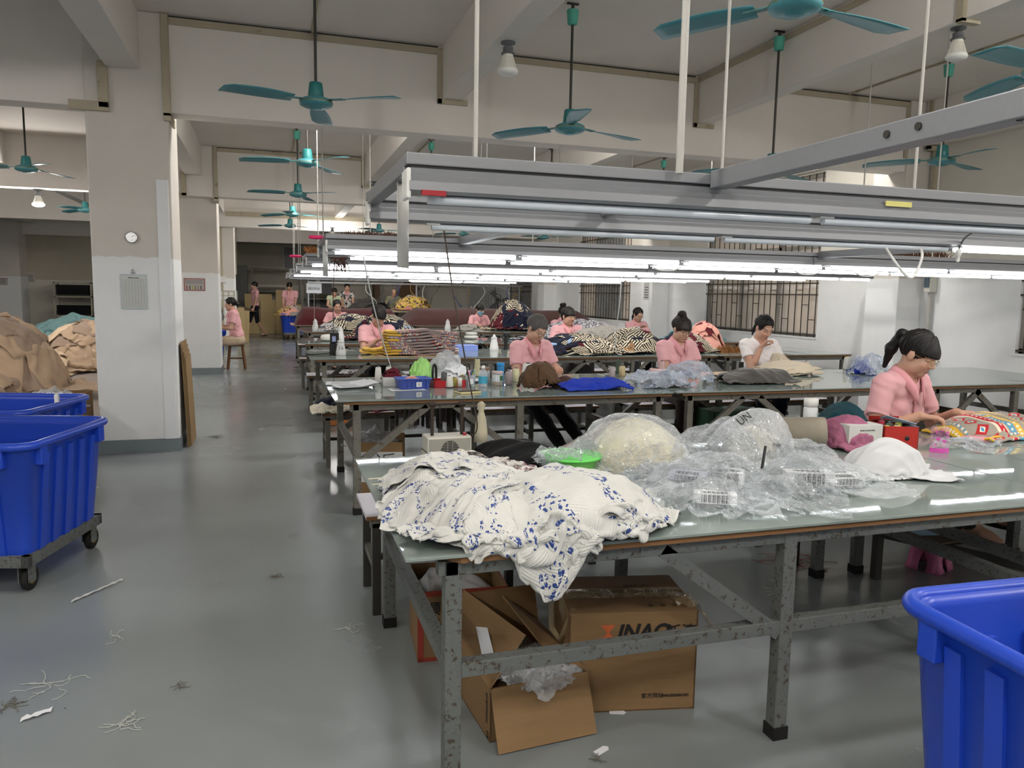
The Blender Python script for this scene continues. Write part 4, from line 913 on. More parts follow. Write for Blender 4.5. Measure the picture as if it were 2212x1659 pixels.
def fnoise(rng, k=6):
    w = [(rng.uniform(-1,1)*f, rng.uniform(-1,1)*f, rng.uniform(0,6.28), 1/f**.7) for f in (4,7,11,17,25) for _ in range(k//2)]
    s = sum(a for *_, a in w)
    return lambda x, y: sum(a*np.sin(x*u+y*v+p) for u, v, p, a in w)/s*1.6
def simulate(specs, n=36, steps=90, iters=4, seed=1):
    """position-based cloth: crumpled sheets settle over mounds; returns a list of (n, n, 3) arrays"""
    B = len(specs); P = np.zeros((B, n, n, 3), np.float32); rests = np.zeros((B, 2), np.float32); H = []
    u = np.linspace(-.5, .5, n); U, V = np.meshgrid(u, u, indexing='ij')
    for i, s in enumerate(specs):
        rng = random.Random(s.get('seed', seed*100+i)); f = fnoise(rng); g = fnoise(rng)
        w, h = s['size']; cx, cy = s.get('comp', (.72, .75)); a = R(s.get('rot', 0)); ox, oy = s.get('off', (0, 0)); amp = s.get('amp', .05)
        X = U*w*cx+.12*w*f(U*1.2, V*1.2)*s.get('warp', .5); Y = V*h*cy+.12*h*g(U*1.2, V*1.2)*s.get('warp', .5)
        P[i,...,0] = X*math.cos(a)-Y*math.sin(a)+ox; P[i,...,1] = X*math.sin(a)+Y*math.cos(a)+oy
        hf = s['h']; P[i,...,2] = hf(P[i,...,0], P[i,...,1])*.9+.03+amp*(1+fnoise(rng)(U*w*9, V*h*9)*1.4)
        P[i,...,2] = np.maximum(P[i,...,2], P[i,...,2].max()*.3); rests[i] = (w/(n-1), h/(n-1)); H.append(hf)
    Q = P.copy(); rx, ry = rests[:,0], rests[:,1]; dg = np.sqrt(rx**2+ry**2)
    cons = [(1,0,rx,1,.5),(0,1,ry,1,.5),(1,1,dg,.5,.5),(1,-1,dg,.5,.5),(2,0,2*rx,.16,.5),(0,2,2*ry,.16,.5)]
    for st in range(steps):
        v = (P-Q)*.93; Q = P.copy(); P = P+v; P[...,2] -= .0016
        for it in range(iters):
            for di, dj, r, k, om in cons:
                if dj < 0: A, C = P[:, :-1, 1:], P[:, 1:, :-1]
                else: A, C = P[:, :n-di, :n-dj], P[:, di:, dj:]
                d = C-A; l = np.sqrt((d*d).sum(-1, keepdims=True))+1e-7
                c = d*((l-r[:,None,None,None])/l*.5*k*om)
                A += c; C -= c
        for i in range(B):
            z = H[i](P[i,...,0], P[i,...,1])+.004; low = P[i,...,2] < z
            P[i,...,2] = np.where(low, z, P[i,...,2])
            m = low[...,None]*np.array([.6,.6,0]); P[i] = P[i]*(1-m)+Q[i]*m
    return [P[i] for i in range(B)]
_wk = [0]
def wrinkle(A, amp, seed):
    """ridged folds pushed out along the cloth's own normals"""
    n = A.shape[0]; du = np.gradient(A, axis=0); dv = np.gradient(A, axis=1); N = np.cross(du, dv); N /= np.linalg.norm(N, axis=-1, keepdims=True)+1e-9
    N *= np.where(N[..., 2:] < 0, -1, 1)
    u = np.linspace(0, 1, n); U, V = np.meshgrid(u, u, indexing='ij'); rng = random.Random(seed); h = np.zeros((n, n))
    for f, a in ((3.2, 1.0), (6.0, .62), (11.0, .32)):
        w1, w2 = fnoise(rng), fnoise(rng); th = rng.random()*6.28; q = (U*math.cos(th)+V*math.sin(th))*f+.55*f*.35*w1(U*.5, V*.5); h += a*np.maximum(0, 1-np.abs(np.sin(q*2.2+w2(U*.35, V*.35)*2))*1.35)**1.3
    return A+N*(amp*h)[..., None]
def cloth_mesh(name, A, mat, xf=None, uvs=1.0, thick=.006, uvrot=0, sub=1, wr=.016):
    film = 'film' in mat.name
    if film: sub = 0; wr = .022
    _wk[0] += 1; A = wrinkle(A.astype(float), wr, _wk[0])
    n = A.shape[0]; V = A.reshape(-1, 3).astype(float)
    if xf is not None: V = xf(V)
    me = bpy.data.meshes.new(name); idx = np.arange(n*n).reshape(n, n)
    F = np.stack([idx[:-1,:-1], idx[1:,:-1], idx[1:,1:], idx[:-1,1:]], -1).reshape(-1, 4)
    me.from_pydata(V.tolist(), [], F.tolist()); me.materials.append(mat)
    uv = me.uv_layers.new(name='UVMap'); u = np.linspace(0, 1, n)*uvs; UU, VV = np.meshgrid(u, u, indexing='ij')
    if uvrot: UU, VV = VV, UU
    T = np.stack([UU, VV], -1).reshape(-1, 2); uv.data.foreach_set('uv', T[F.reshape(-1)].astype(np.float32).reshape(-1))
    me.polygons.foreach_set('use_smooth', [not film]*len(me.polygons)); me.update()
    o = bpy.data.objects.new(name, me); COL.objects.link(o)
    if thick: md = o.modifiers.new('thick', 'SOLIDIFY'); md.thickness = thick; md.offset = 1; md.use_even_offset = False
    if sub: sd = o.modifiers.new('sub', 'SUBSURF'); sd.levels = sub; sd.render_levels = sub
    return o
def mound(a, b, H, p=.8, cx=0, cy=0, bump=.12, seed=3, table=None, drop=-.5):
    f = fnoise(random.Random(seed))
    def h(x, y):
        q = 1-((x-cx)/a)**2-((y-cy)/b)**2
        z = np.where(q > 0, H*np.maximum(q, 0)**p*(1+bump*f(x*.9/a*.5, y*.9/b*.5)), 0)
        if table is not None: z = np.where((y < table) & (z < H*.5), drop, z)
        return z
    return h
flat = lambda x, y: np.zeros_like(x)
# generic heap prototypes (unit mound of radius .4, height .26), reused in every heap of the hall
_rng = random.Random(5)
_hm = mound(.42, .42, .26, .75, bump=.25)
PROTO = simulate([dict(size=(.62+.2*_rng.random(), .5+.2*_rng.random()), comp=(.66, .7), rot=_rng.random()*360, off=((.26*math.cos(k*2.4), .26*math.sin(k*2.4)) if k % 4 else (0, 0)), h=_hm, amp=.05, seed=40+k) for k in range(14)], n=34, seed=2)
def heap(cat, name, group, c, sc, mats, labels, count, seed=0, core=True, uvs=1.0, thick=.008):
    """a heap of separate garments over a common mound: centre c, half-size and height scale sc = (sx, sy, sz)"""
    rng = random.Random(seed); out = []
    lab = labels if isinstance(labels, str) else None
    if core:
        n = 26; g = np.linspace(-.42, .42, n); X, Y = np.meshgrid(g, g, indexing='ij'); f = fnoise(random.Random(seed+9))
        Z = np.maximum(_hm(X, Y)*(.86+.08*f(X*7, Y*7)), 0)
        o = cloth_mesh(name, np.stack([X*.97, Y*.97, Z], -1), mats[0], lambda V: V*np.array(sc)+np.array(c), uvs, 0); tag(o, lab or labels[0], cat, group); out.append(o)
    for k in range(count):
        A = PROTO[(k*5+seed) % len(PROTO)]; th = rng.random()*6.283; cs, sn = math.cos(th), math.sin(th); lift = .010*(k % 6)+.004
        mt = mats[k % len(mats)]
        xf = lambda V: np.stack([(V[:,0]*cs-V[:,1]*sn)*sc[0]*(1+.02*(k % 5))+c[0], (V[:,0]*sn+V[:,1]*cs)*sc[1]*(1+.02*(k % 5))+c[1], V[:,2]*sc[2]*(1+.015*(k % 6))+lift*sc[2]*.5+c[2]], -1)
        o = cloth_mesh(name, A, mt, xf, uvs, thick, rng.random() < .5); tag(o, lab or labels[(k+1) % len(labels)], cat, group); out.append(o)
    return out
T1Z, TZ = .768, .785
S4 = [FB['stripe'], FB['stripe'], FB['maroon'], FB['stripe2'], FB['navy'], FB['stripe'], FB['camel'], FB['stripe2']]
# striped sweater heaps
heap('sweater','striped_sweater','sweaters in the heap beside the masked woman',(4.62,14.55,TZ),(1.05,.9,1.75),S4,'striped or dark sweater in the tall heap beside the masked woman',14,1)
heap('sweater','striped_sweater','sweaters in the heap before the farthest-left woman',(1.5,14.4,TZ),(1.25,.8,.9),S4,'striped sweater in the low heap before the woman at far left',10,2)
heap('sweater','striped_sweater','sweaters in the heap behind the bent woman',(1.62,11.5,TZ),(1.1,.85,1.15),S4+[FB['ltblue']],'striped sweater in the heap behind the woman at the folded stack',11,3)
heap('sweater','striped_sweater','sweaters in the long heap on the third table',(3.55,8.62,TZ),(1.25,.62,.75),S4+[FB['maroon'],FB['ltblue']],'sweater in the long striped heap on the third table, left half',12,4)
heap('sweater','striped_sweater','sweaters in the right part of the long heap',(4.35,8.72,TZ),(1.0,.66,.95),[FB['stripe'],FB['camel'],FB['navy'],FB['stripe2'],FB['maroon'],FB['stripe'],FB['ltblue']],'sweater in the long striped heap on the third table, right half',11,5)
heap('blouse','printed_blouse','grey printed blouses on the fourth table',(4.7,11.25,TZ),(1.7,.9,.98),[FB['snow']],'grey and white printed blouse in the heap before the upright woman',9,6)
heap('sweater','grey_sweater','grey sweaters on the third table',(4.15,9.2,TZ),(1.3,.55,.95),[FB['greyk']],'grey mottled sweater behind the striped heap',7,7)
heap('sweater','pink_sweater','salmon pink sweaters',(5.75,9.95-.65,TZ),(.62,.5,1.15),[FB['pink'],FB['pink'],FB['maroon']],'salmon pink sweater in the heap behind the woman with a bun',6,8)
heap('sweater','striped_sweater','sweaters beside the pink heap',(5.15,8.85,TZ),(.85,.6,.8),[FB['stripe'],FB['navy'],FB['stripe2'],FB['maroon']],'striped sweater in the heap before the woman with a bun',8,9)
heap('sweater','aqua_sweater','aqua sweaters',(7.0-.25,11.35,TZ),(.85,.9,.75),[FB['aqua']],'aqua sweater in the heap by the right wall',6,10)
heap('scarf','zebra_print_scarf','grey prints on the fifth table',(3.75-.1,14.35,TZ),(.62,.5,.35),[FB['greyk']],'small grey mottled piece beside the white bottle, fifth table',4,11)
heap('scarf','zebra_print_scarf','prints by the far bottle',(1.02,14.25,TZ),(.5,.6,.4),[FB['snow'],FB['zebra']],'grey print piece lying beside the far-left white bottle',4,12)
heap('sweater','printed_shirt','bright tops on the far table',(3.95,22.0,.97),(1.25,.9,1.3),[FB['yellowp'],FB['zebra'],FB['pink'],FB['yellowp']],'bright printed top in the heap before the seated old man',9,13)
heap('sweater','grey_sweater','grey tops on the far table',(2.75,22.3,.97),(1.3,.8,1.0),[FB['greydark']],'dark grey top in the heap before the man in a floral shirt',5,14)
heap('sweater','printed_shirt','tops in the far blue tub',(.62,24.1,.72),(.95,.8,.95),[FB['yellowp'],FB['zebra'],FB['greyk'],FB['pink']],'printed top heaped over the rim of the far blue tub',8,15)
# beige and teal heaps on the floor of the left hall
heap('garment','beige_garment','beige garments in the left heap',(-3.5,11.5,.02),(2.0,2.4,3.4),[FB['beige'],FB['beigeD'],FB['beige']],'beige garment in the big heap at the left edge',13,16,thick=.02)
heap('garment','beige_garment','dusky garments in front of the left heap',(-3.45,10.55,.02),(1.5,1.5,1.5),[FB['beigeD'],FB['beige']],'dusky beige garment at the foot of the left heap',8,17,thick=.02)
heap('garment','pale_garment','pale garments beside the near column',(-3.2,15.6,.02),(1.9,2.3,2.6),[FB['beigeL'],FB['beige'],FB['beigeD']],'pale beige garment in the heap beside the near column',13,18,thick=.02)
heap('garment','pale_garment','pale garments between the heaps',(-3.85,14.8,.02),(1.7,1.7,1.3),[FB['beigeL']],'pale garment lying between the left heap and the heap by the column',7,19,thick=.02)
heap('garment','teal_garment','teal garments',(-3.9,18.2,.02),(2.6,1.9,2.6),[FB['teal']],'pale teal garment in the heap behind the beige ones',11,20,thick=.02)
heap('garment','teal_garment','teal garments near the column',(-3.25,19.4,.02),(1.8,1.9,3.3),[FB['teal']],'pale teal garment in the taller heap near the column',7,21,thick=.02)
# mat the heaps lie on
g = [[(x, y, .012+.012*math.sin(x*5+y*3)*math.sin(y*4-x)) for y in np.linspace(9.2, 16.8, 40)] for x in np.linspace(-6.2, -1.9, 30)]
tag(MB().grid(g).build('floor_sheet', fabric('grey_brown_sheet', (142,130,122), fine=60)), 'wrinkled grey-brown ground sheet under the beige heaps', 'sheet')
# long lengths of cloth on the sixth table
def cloth_length(name, label, x0, x1, y0, y1, z, H, mat, seed):
    f = fnoise(random.Random(seed)); nx, ny = 90, 26; P = np.zeros((nx, ny, 3))
    for i in range(nx):
        for j in range(ny):
            x = x0+(x1-x0)*i/(nx-1); v = j/(ny-1); e = min(1, 12*i/(nx-1), 12*(nx-1-i)/(nx-1))
            P[i, j] = (x, y0+(y1-y0)*v, z+H*math.sin(PI*v)**.55*(e**.5)*(1+.12*f(x*.5, v*.4))+.015*f(x*2, v*2)*(0 < j < ny-1))
    me = MB().grid([[tuple(q) for q in r] for r in P]).build(name, mat); return tag(me, label, 'cloth')
cloth_length('fabric_length', 'maroon cloth draped along the far table at the aisle', .5, 2.7, 16.25, 17.5, TZ, .34, FB['maroonf'], 4)
cloth_length('fabric_length', 'dark brown cloth draped along the far table, longer than the maroon one', 2.72, 7.25, 16.25, 17.5, TZ, .35, FB['brownf'], 6)
far = thing('cutting_table', 'long far cutting table behind the draped cloth', 'table', (0,0,0))
MB().box(1.0, 7.2, 21.6, 23.2, .92, .97).build('tabletop', pm('buff_top', (176,164,140), .6), far)
for x in (1.05, 4.0, 7.1):
    for y in (21.65, 23.1): MB().box(x, x+.05, y, y+.05, 0, .92).build('leg', M_steel, far)

# ---- nearest table: floral blouses, clear bags, cloths
tb1 = 2.03
hA = mound(.30, .42, .125, .7, .62, 2.47, .3, 5, tb1, -.45); hB = mound(.27, .30, .15, .6, .93, 2.26, .1, 6, tb1, -.45)
near = [ # size, comp, rot, offset, height field, material
 dict(size=(.62,.55), comp=(.7,.72), rot=20, off=(.66,2.68), h=hA, amp=.06), dict(size=(.55,.6), comp=(.66,.7), rot=75, off=(.55,2.40), h=hA, amp=.05),
 dict(size=(.5,.6), comp=(.7,.66), rot=130, off=(.62,2.25), h=hA, amp=.05), dict(size=(.55,.5), comp=(.66,.7), rot=200, off=(.74,2.42), h=hA, amp=.05),
 dict(size=(.5,.36), comp=(.7,.7), rot=160, off=(.56,2.58), h=hA, amp=.05), dict(size=(.46,.5), comp=(.66,.7), rot=300, off=(.60,2.10), h=hA, amp=.04),
 dict(size=(.42,.34), comp=(.72,.7), rot=15, off=(.79,2.86), h=hA, amp=.06), dict(size=(.44,.16), comp=(.95,.7), rot=32, off=(.53,2.17), h=hA, amp=.03),
 dict(size=(.62,.62), comp=(.8,.8), rot=-15, off=(.93,2.22), h=hB, amp=.02, warp=.25), dict(size=(.6,.66), comp=(.84,.84), rot=-28, off=(.94,2.19), h=mound(.28,.31,.128,.6,.93,2.26,.1,6,tb1,-.45), amp=.02, warp=.25),
 dict(size=(.6,.66), comp=(.86,.86), rot=-20, off=(.93,2.15), h=mound(.29,.32,.105,.6,.93,2.26,.1,6,tb1,-.45), amp=.02, warp=.25), dict(size=(.6,.62), comp=(.86,.86), rot=-34, off=(.92,2.13), h=mound(.3,.33,.08,.6,.93,2.26,.1,6,tb1,-.45), amp=.02, warp=.25),
 dict(size=(.62,.58), comp=(.88,.9), rot=-25, off=(.91,2.11), h=mound(.31,.34,.05,.6,.93,2.26,.1,6,tb1,-.45), amp=.02, warp=.2),
 dict(size=(.42,.34), comp=(.72,.74), rot=-30, off=(1.15,2.42), h=mound(.18,.12,.05,.8,1.13,2.42), amp=.04),
 dict(size=(.42,.34), comp=(.8,.78), rot=-10, off=(1.0,3.1), h=mound(.2,.14,.075,.7,1.0,3.12,.3), amp=.02),
 # clear bags and what lies in them
 dict(size=(.85,.8), comp=(.74,.74), rot=20, off=(1.47,2.86), h=mound(.26,.22,.2,.6,1.48,2.9,.25,7), amp=.04, warp=.3), dict(size=(.42,.36), comp=(.74,.72), rot=40, off=(1.27,2.93), h=mound(.13,.1,.1,.7,1.27,2.95), amp=.04),
 dict(size=(.56,.42), comp=(.8,.8), rot=-25, off=(1.42,2.28), h=mound(.19,.12,.075,.7,1.42,2.29), amp=.03), dict(size=(.72,.5), comp=(.82,.82), rot=-38, off=(1.56,2.42), h=mound(.26,.14,.14,.7,1.57,2.45), amp=.04),
 dict(size=(.7,.6), comp=(.76,.74), rot=50, off=(1.78,2.78), h=mound(.22,.2,.19,.6,1.80,2.8,.3), amp=.06), dict(size=(.6,.6), comp=(.74,.78), rot=10, off=(2.10,2.95), h=mound(.2,.17,.2,.6,2.10,2.97), amp=.04),
 dict(size=(.7,.46), comp=(.84,.82), rot=-22, off=(2.02,2.42), h=mound(.24,.16,.1,.6,2.02,2.44), amp=.03), dict(size=(.44,.4), comp=(.72,.74), rot=0, off=(2.2,2.72), h=mound(.13,.13,.11,.6,2.2,2.72), amp=.04),
 dict(size=(.5,.4), comp=(.8,.8), rot=-40, off=(1.76,2.28), h=mound(.15,.1,.07,.7,1.74,2.3), amp=.03), dict(size=(.5,.42), comp=(.78,.76), rot=-15, off=(2.50,2.56), h=mound(.16,.14,.12,.6,2.5,2.57,.25), amp=.03),
 dict(size=(.34,.3), comp=(.7,.7), rot=30, off=(3.34,2.92), h=mound(.1,.07,.035,.7,3.34,2.92), amp=.03), dict(size=(.4,.3), comp=(.7,.7), rot=30, off=(1.46,2.62), h=mound(.14,.08,.05,.7,1.46,2.63), amp=.03),
 dict(size=(.5,.5), comp=(.74,.74), rot=70, off=(1.5,2.92), h=mound(.21,.17,.165,.6,1.5,2.92,.3,7), amp=.03),
 dict(size=(.62,.36), comp=(.8,.85), rot=5, off=(3.8,3.18), h=mound(.36,.17,.07,.5,3.82,3.2,.1), amp=.015, warp=.2), dict(size=(.8,.42), comp=(.88,.88), rot=8, off=(3.85,3.18), h=mound(.36,.17,.085,.5,3.82,3.2,.1), amp=.012, warp=.15),
 dict(size=(.34,.42), comp=(.85,.85), rot=20, off=(2.78,3.16), h=mound(.13,.12,.2,.5,2.78,3.16), amp=.015, warp=.2), dict(size=(.26,.3), comp=(.85,.85), rot=10, off=(2.72,3.06), h=mound(.13,.12,.13,.5,2.75,3.1), amp=.02, warp=.2)]
NS = simulate(near, n=46, steps=110, iters=4, seed=7)
def put(i, name, mat, label, cat, group=None, z=T1Z, uvs=1.0, thick=.005, dz=0, rot=0, parent=None, sub=1):
    o = cloth_mesh(name, NS[i], mat, lambda V: V+np.array((0,0,z+dz)), uvs, thick, rot, sub); tag(o, label, cat, group); return o
gf = 'blue floral blouses on the nearest table'
fl = ['white blouse with blue flowers peaked at the back of the near heap','blue-flowered white blouse at the left of the near heap','blue-flowered blouse at the front left of the near heap','blue-flowered blouse in the middle of the near heap','rolled blue-flowered blouse at the far left of the near heap','blue-flowered blouse hanging over the near table edge, left of the stack','grey and mauve flowered blouse at the back of the heap','blue-flowered sleeve pointing to the left front table corner']
fm = [FB['floral']]*8; fm[6] = FB['greyprint']; fm[3] = FB['floral']
for k in range(8): put(k, 'floral_blouse', fm[k], fl[k], 'blouse', gf, dz=.006*k, rot=k % 2)
st = ['topmost white blue-flowered blouse of the neat stack','second blue-flowered blouse of the neat stack','third blue-flowered blouse of the neat stack','fourth blue-flowered blouse of the neat stack','lowest blue-flowered blouse of the neat stack, hanging over the edge']
for k in range(5): put(8+k, 'floral_blouse', FB['floral'], st[k], 'blouse', gf, thick=.009, rot=(k+1) % 2)
put(13, 'floral_blouse', FB['floral'], 'blue-flowered blouse lying alone right of the stack', 'blouse', gf)
put(14, 'black_cloth', FB['black'], 'black knitted piece behind the floral heap', 'cloth', thick=.008)
put(27, 'cream_yarn_bundle', FB['cream'], 'cream knitted bundle inside the big clear bag', 'yarn', thick=.012)
gb = 'clear plastic bags on the nearest table'
put(15, 'plastic_bag', M_film, 'big clear bag around the cream bundle', 'bag', gb, thick=0, dz=.02)
put(16, 'plastic_bag', M_film, 'crumpled clear bag behind the green basin', 'bag', gb, thick=0, dz=.004)
put(17, 'plastic_bag', M_film, 'front clear bag with a barcode label near the table edge', 'bag', gb, thick=0, dz=.01)
put(18, 'plastic_bag', M_film, 'long clear bag of printed tags behind the front bag', 'bag', gb, thick=0, dz=.012)
put(19, 'plastic_bag', M_film, 'tall peaked clear bag right of the cream bundle', 'bag', gb, thick=0, dz=.004)
put(20, 'plastic_bag', M_filmcloud, 'milky carrier bag with letters in the middle of the bags', 'bag', gb, thick=0, dz=.006)
put(21, 'plastic_bag', M_film, 'flat clear bag of labels right of the black zip strip', 'bag', gb, thick=0, dz=.012)
put(22, 'plastic_bag', M_film, 'puffed clear bag before the white box', 'bag', gb, thick=0, dz=.004)
put(23, 'plastic_bag', M_film, 'clear bag lying flat at the middle front', 'bag', gb, thick=0, dz=.006)
put(24, 'white_cloth_bag', FB['white2'], 'white cotton bundle before the red box', 'cloth', thick=.006)
put(25, 'plastic_bag', M_film, 'small clear bag beside the pink spectacle case', 'bag', gb, thick=0, dz=.004)
put(26, 'plastic_bag', M_film, 'small clear packet with white rolls', 'bag', gb, thick=0, dz=.02)
put(28, 'fair_isle_sweater', FB['fair'], 'lower fold of the bright patterned sweater being mended', 'sweater', 'patterned sweater on the near table', thick=.012, uvs=1.0)
put(29, 'fair_isle_sweater', FB['fair'], 'bright patterned sweater under the hands of the foreground woman', 'sweater', 'patterned sweater on the near table', thick=.014, uvs=1.0, rot=1)
put(30, 'teal_beanie', FB['deepteal'], 'deep teal ribbed piece draped over the white box', 'sweater', thick=.008, rot=0)
put(31, 'fuzzy_scarf', FB['fuzz'], 'fuzzy mauve-pink piece under the deep teal one', 'scarf', thick=.014)
# ---------------------------------------------------------------- people
def nets(fn, lo, hi, res):
    """polygonise fn < 0 on a grid (surface nets), evaluating finely only near the surface"""
    lo = np.array(lo, float); hi = np.array(hi, float); C = 4
    nc = np.maximum(np.ceil((hi-lo)/(res*C)).astype(int), 2); n = nc*C
    ax = [lo[i]+res*(C*np.arange(nc[i])+(C-1)/2) for i in range(3)]
    Fc = fn(np.stack(np.meshgrid(*ax, indexing='ij'), -1).reshape(-1, 3).astype(np.float32)).reshape(nc).astype(np.float32)
    F = Fc.repeat(C, 0).repeat(C, 1).repeat(C, 2); m = (np.abs(Fc) < res*C*1.1+.016).repeat(C, 0).repeat(C, 1).repeat(C, 2)
    ii = np.argwhere(m); F[m] = fn((lo+ii*res).astype(np.float32))
    for a in range(3):   # close the surface at the box
        s = [slice(None)]*3
        for e_ in (0, -1): s[a] = e_; F[tuple(s)] = np.maximum(F[tuple(s)], 1e-4)
    I = F < 0; N = np.array(n)-1; tot = int(N.prod()); st = np.array((N[1]*N[2], N[2], 1))
    cells = []; pts = []; edges = []
    for a in range(3):
        s0 = [slice(None)]*3; s1 = [slice(None)]*3; s0[a] = slice(0, -1); s1[a] = slice(1, None)
        w = np.argwhere(I[tuple(s0)] != I[tuple(s1)])
        if not len(w): edges.append(w); continue
        w1 = w.copy(); w1[:, a] += 1; f0, f1 = F[tuple(w.T)], F[tuple(w1.T)]; t = f0/(f0-f1+1e-12)
        p = lo+w*res; p[:, a] += t*res; o = [(a+1) % 3, (a+2) % 3]
        for d1 in (0, -1):
            for d2 in (0, -1):
                k = w.copy(); k[:, o[0]] += d1; k[:, o[1]] += d2; ok = ((k >= 0) & (k < N)).all(1); cells.append((k[ok]*st).sum(1)); pts.append(p[ok])
        edges.append(w)
    cells = np.concatenate(cells); pts = np.concatenate(pts); u, inv, cnt = np.unique(cells, return_inverse=True, return_counts=True)
    V = np.stack([np.bincount(inv, pts[:, i], len(u)) for i in range(3)], 1)/cnt[:, None]
    faces = []
    for a in range(3):
        w = edges[a]; o = [(a+1) % 3, (a+2) % 3]
        if not len(w): continue
        w = w[(w[:, o[0]] > 0) & (w[:, o[1]] > 0) & (w[:, o[0]] < N[o[0]]) & (w[:, o[1]] < N[o[1]])]; flip = I[tuple(w.T)]; q = []
        for d1, d2 in ((-1,-1),(0,-1),(0,0),(-1,0)):
            k = w.copy(); k[:, o[0]] += d1; k[:, o[1]] += d2; q.append(np.searchsorted(u, (k*st).sum(1)))
        q = np.stack(q, 1); q[~flip] = q[~flip][:, ::-1]; faces.append(q)
    return V, np.concatenate(faces)
def cone(a, b, r1, r2):
    a = np.array(a, np.float32); d = np.array(b, np.float32)-a; L = float(d@d)+1e-9
    def f(P):
        t = np.clip(((P-a)@d)/L, 0, 1); return np.linalg.norm(P-a-t[:, None]*d, axis=1)-(r1+(r2-r1)*t)
    return f
def ell(c, r):
    c = np.array(c, np.float32); r = np.array(r, np.float32)
    def f(P):
        q = (P-c)/r; k0 = np.linalg.norm(q, axis=1); k1 = np.linalg.norm(q/r, axis=1)+1e-6; return k0*(k0-1)/k1
    return f
def smin(a, b, k):
    h = np.clip(.5+.5*(b-a)/k, 0, 1); return b*(1-h)+a*h-k*h*(1-h)
def union(fs, k):
    def f(P):
        d = fs[0](P)
        for g in fs[1:]: d = smin(d, g(P), k)
        return d
    return f
def sub(f, g, k):
    return lambda P: -smin(-f(P), g(P), k)
def xform(f, C, M):
    C = np.array(C, np.float32); M = np.array(M, np.float32); return lambda P: f((P-C)@M)
def rotm(pitch, yaw, roll):
    """columns are the head axes; pitch nods forward (towards -y), yaw turns to +x side, roll tilts"""
    return np.array((Matrix.Rotation(yaw,3,'Z') @ Matrix.Rotation(pitch,3,'X') @ Matrix.Rotation(roll,3,'Y')))
def attr_mat(name, rough=.5, sss=0):
    m, t, b = newmat(name); a = nd(t, 'ShaderNodeAttribute', attribute_name='Col'); t.links.new(a.outputs[0], b.inputs['Base Color']); b.inputs['Roughness'].default_value = rough
    b.inputs['Specular IOR Level'].default_value = .35
    n = nd(t, 'ShaderNodeTexNoise', i_Scale=160.0); co = nd(t, 'ShaderNodeTexCoord'); t.links.new(co.outputs['Object'], n.inputs['Vector'])
    bp = nd(t, 'ShaderNodeBump', i_Strength=.06, i_Distance=.003); t.links.new(n.outputs[0], bp.inputs['Height']); t.links.new(bp.outputs[0], b.inputs['Normal'])
    return m
M_skin = attr_mat('skin', .48)
def hair_mat(name, rgb):
    m, t, b = newmat(name); L = t.links.new; co = nd(t, 'ShaderNodeTexCoord'); mp = nd(t, 'ShaderNodeMapping'); mp.inputs['Scale'].default_value=(130,60,16); L(co.outputs['Object'], mp.inputs[0])
    n = nd(t, 'ShaderNodeTexNoise', i_Scale=1.0, i_Detail=3.0); L(mp.outputs[0], n.inputs['Vector'])
    c = s2l(rgb); mx = nd(t, 'ShaderNodeMix', data_type='RGBA'); mx.inputs[6].default_value=(*[v*.6 for v in c],1); mx.inputs[7].default_value=(*[min(1,v*1.7+.004) for v in c],1); L(n.outputs[0], mx.inputs[0]); L(mx.outputs[2], b.inputs['Base Color'])
    b.inputs['Roughness'].default_value=.46; b.inputs['Specular IOR Level'].default_value=.3; bp = nd(t, 'ShaderNodeBump', i_Strength=.5, i_Distance=.004); L(n.outputs[0], bp.inputs['Height']); L(bp.outputs[0], b.inputs['Normal']); return m
M_hair = hair_mat('black_hair', (19,16,16)); M_hairgrey = hair_mat('greying_hair', (84,80,78)); M_hairbrown = hair_mat('dark_brown_hair', (38,29,25))
def cloth_mat(name, rgb, pattern=None):
    m = fabric(name, rgb, fine=300, fs=.12, var=.05, pattern=pattern, sheen=.4); return m
C_pink = cloth_mat('pink_polo', (226,172,176)); C_collar = cloth_mat('pink_collar', (226,160,166)); C_white = cloth_mat('white_tee', (238,232,230)); C_dark = cloth_mat('black_trousers', (26,26,32)); C_beige = cloth_mat('beige_trousers', (196,176,152)); C_brown = cloth_mat('brown_trousers', (70,60,58)); C_greyt = cloth_mat('grey_trousers', (112,112,112)); C_green = cloth_mat('dark_green_tee', (48,62,60)); C_lgreen = cloth_mat('pale_green_top', (190,200,170)); C_olive = cloth_mat('olive_tee', (140,140,112))
def objpat(scale, rgb, th):
    def f(t, uv, base):
        co = nd(t, 'ShaderNodeTexCoord'); n = nd(t, 'ShaderNodeTexNoise', i_Scale=float(scale), i_Detail=3.0); t.links.new(co.outputs['Object'], n.inputs['Vector']); return mixc(t, mathn(t, 'GREATER_THAN', n.outputs[0], th), base, rgb)
    return f
C_flower = cloth_mat('flower_shirt', (206,202,196), objpat(16, (52,52,58), .52))
M_lens = pane_mat(); M_lens.name = 'spectacle_lens'; M_lens.node_tree.nodes['Principled BSDF'].inputs['Alpha'].default_value = .12
M_goldrim = pm('gold_rim', (196,160,96), .25, .9); M_mask = pm('blue_face_mask', (150,196,222), .8)
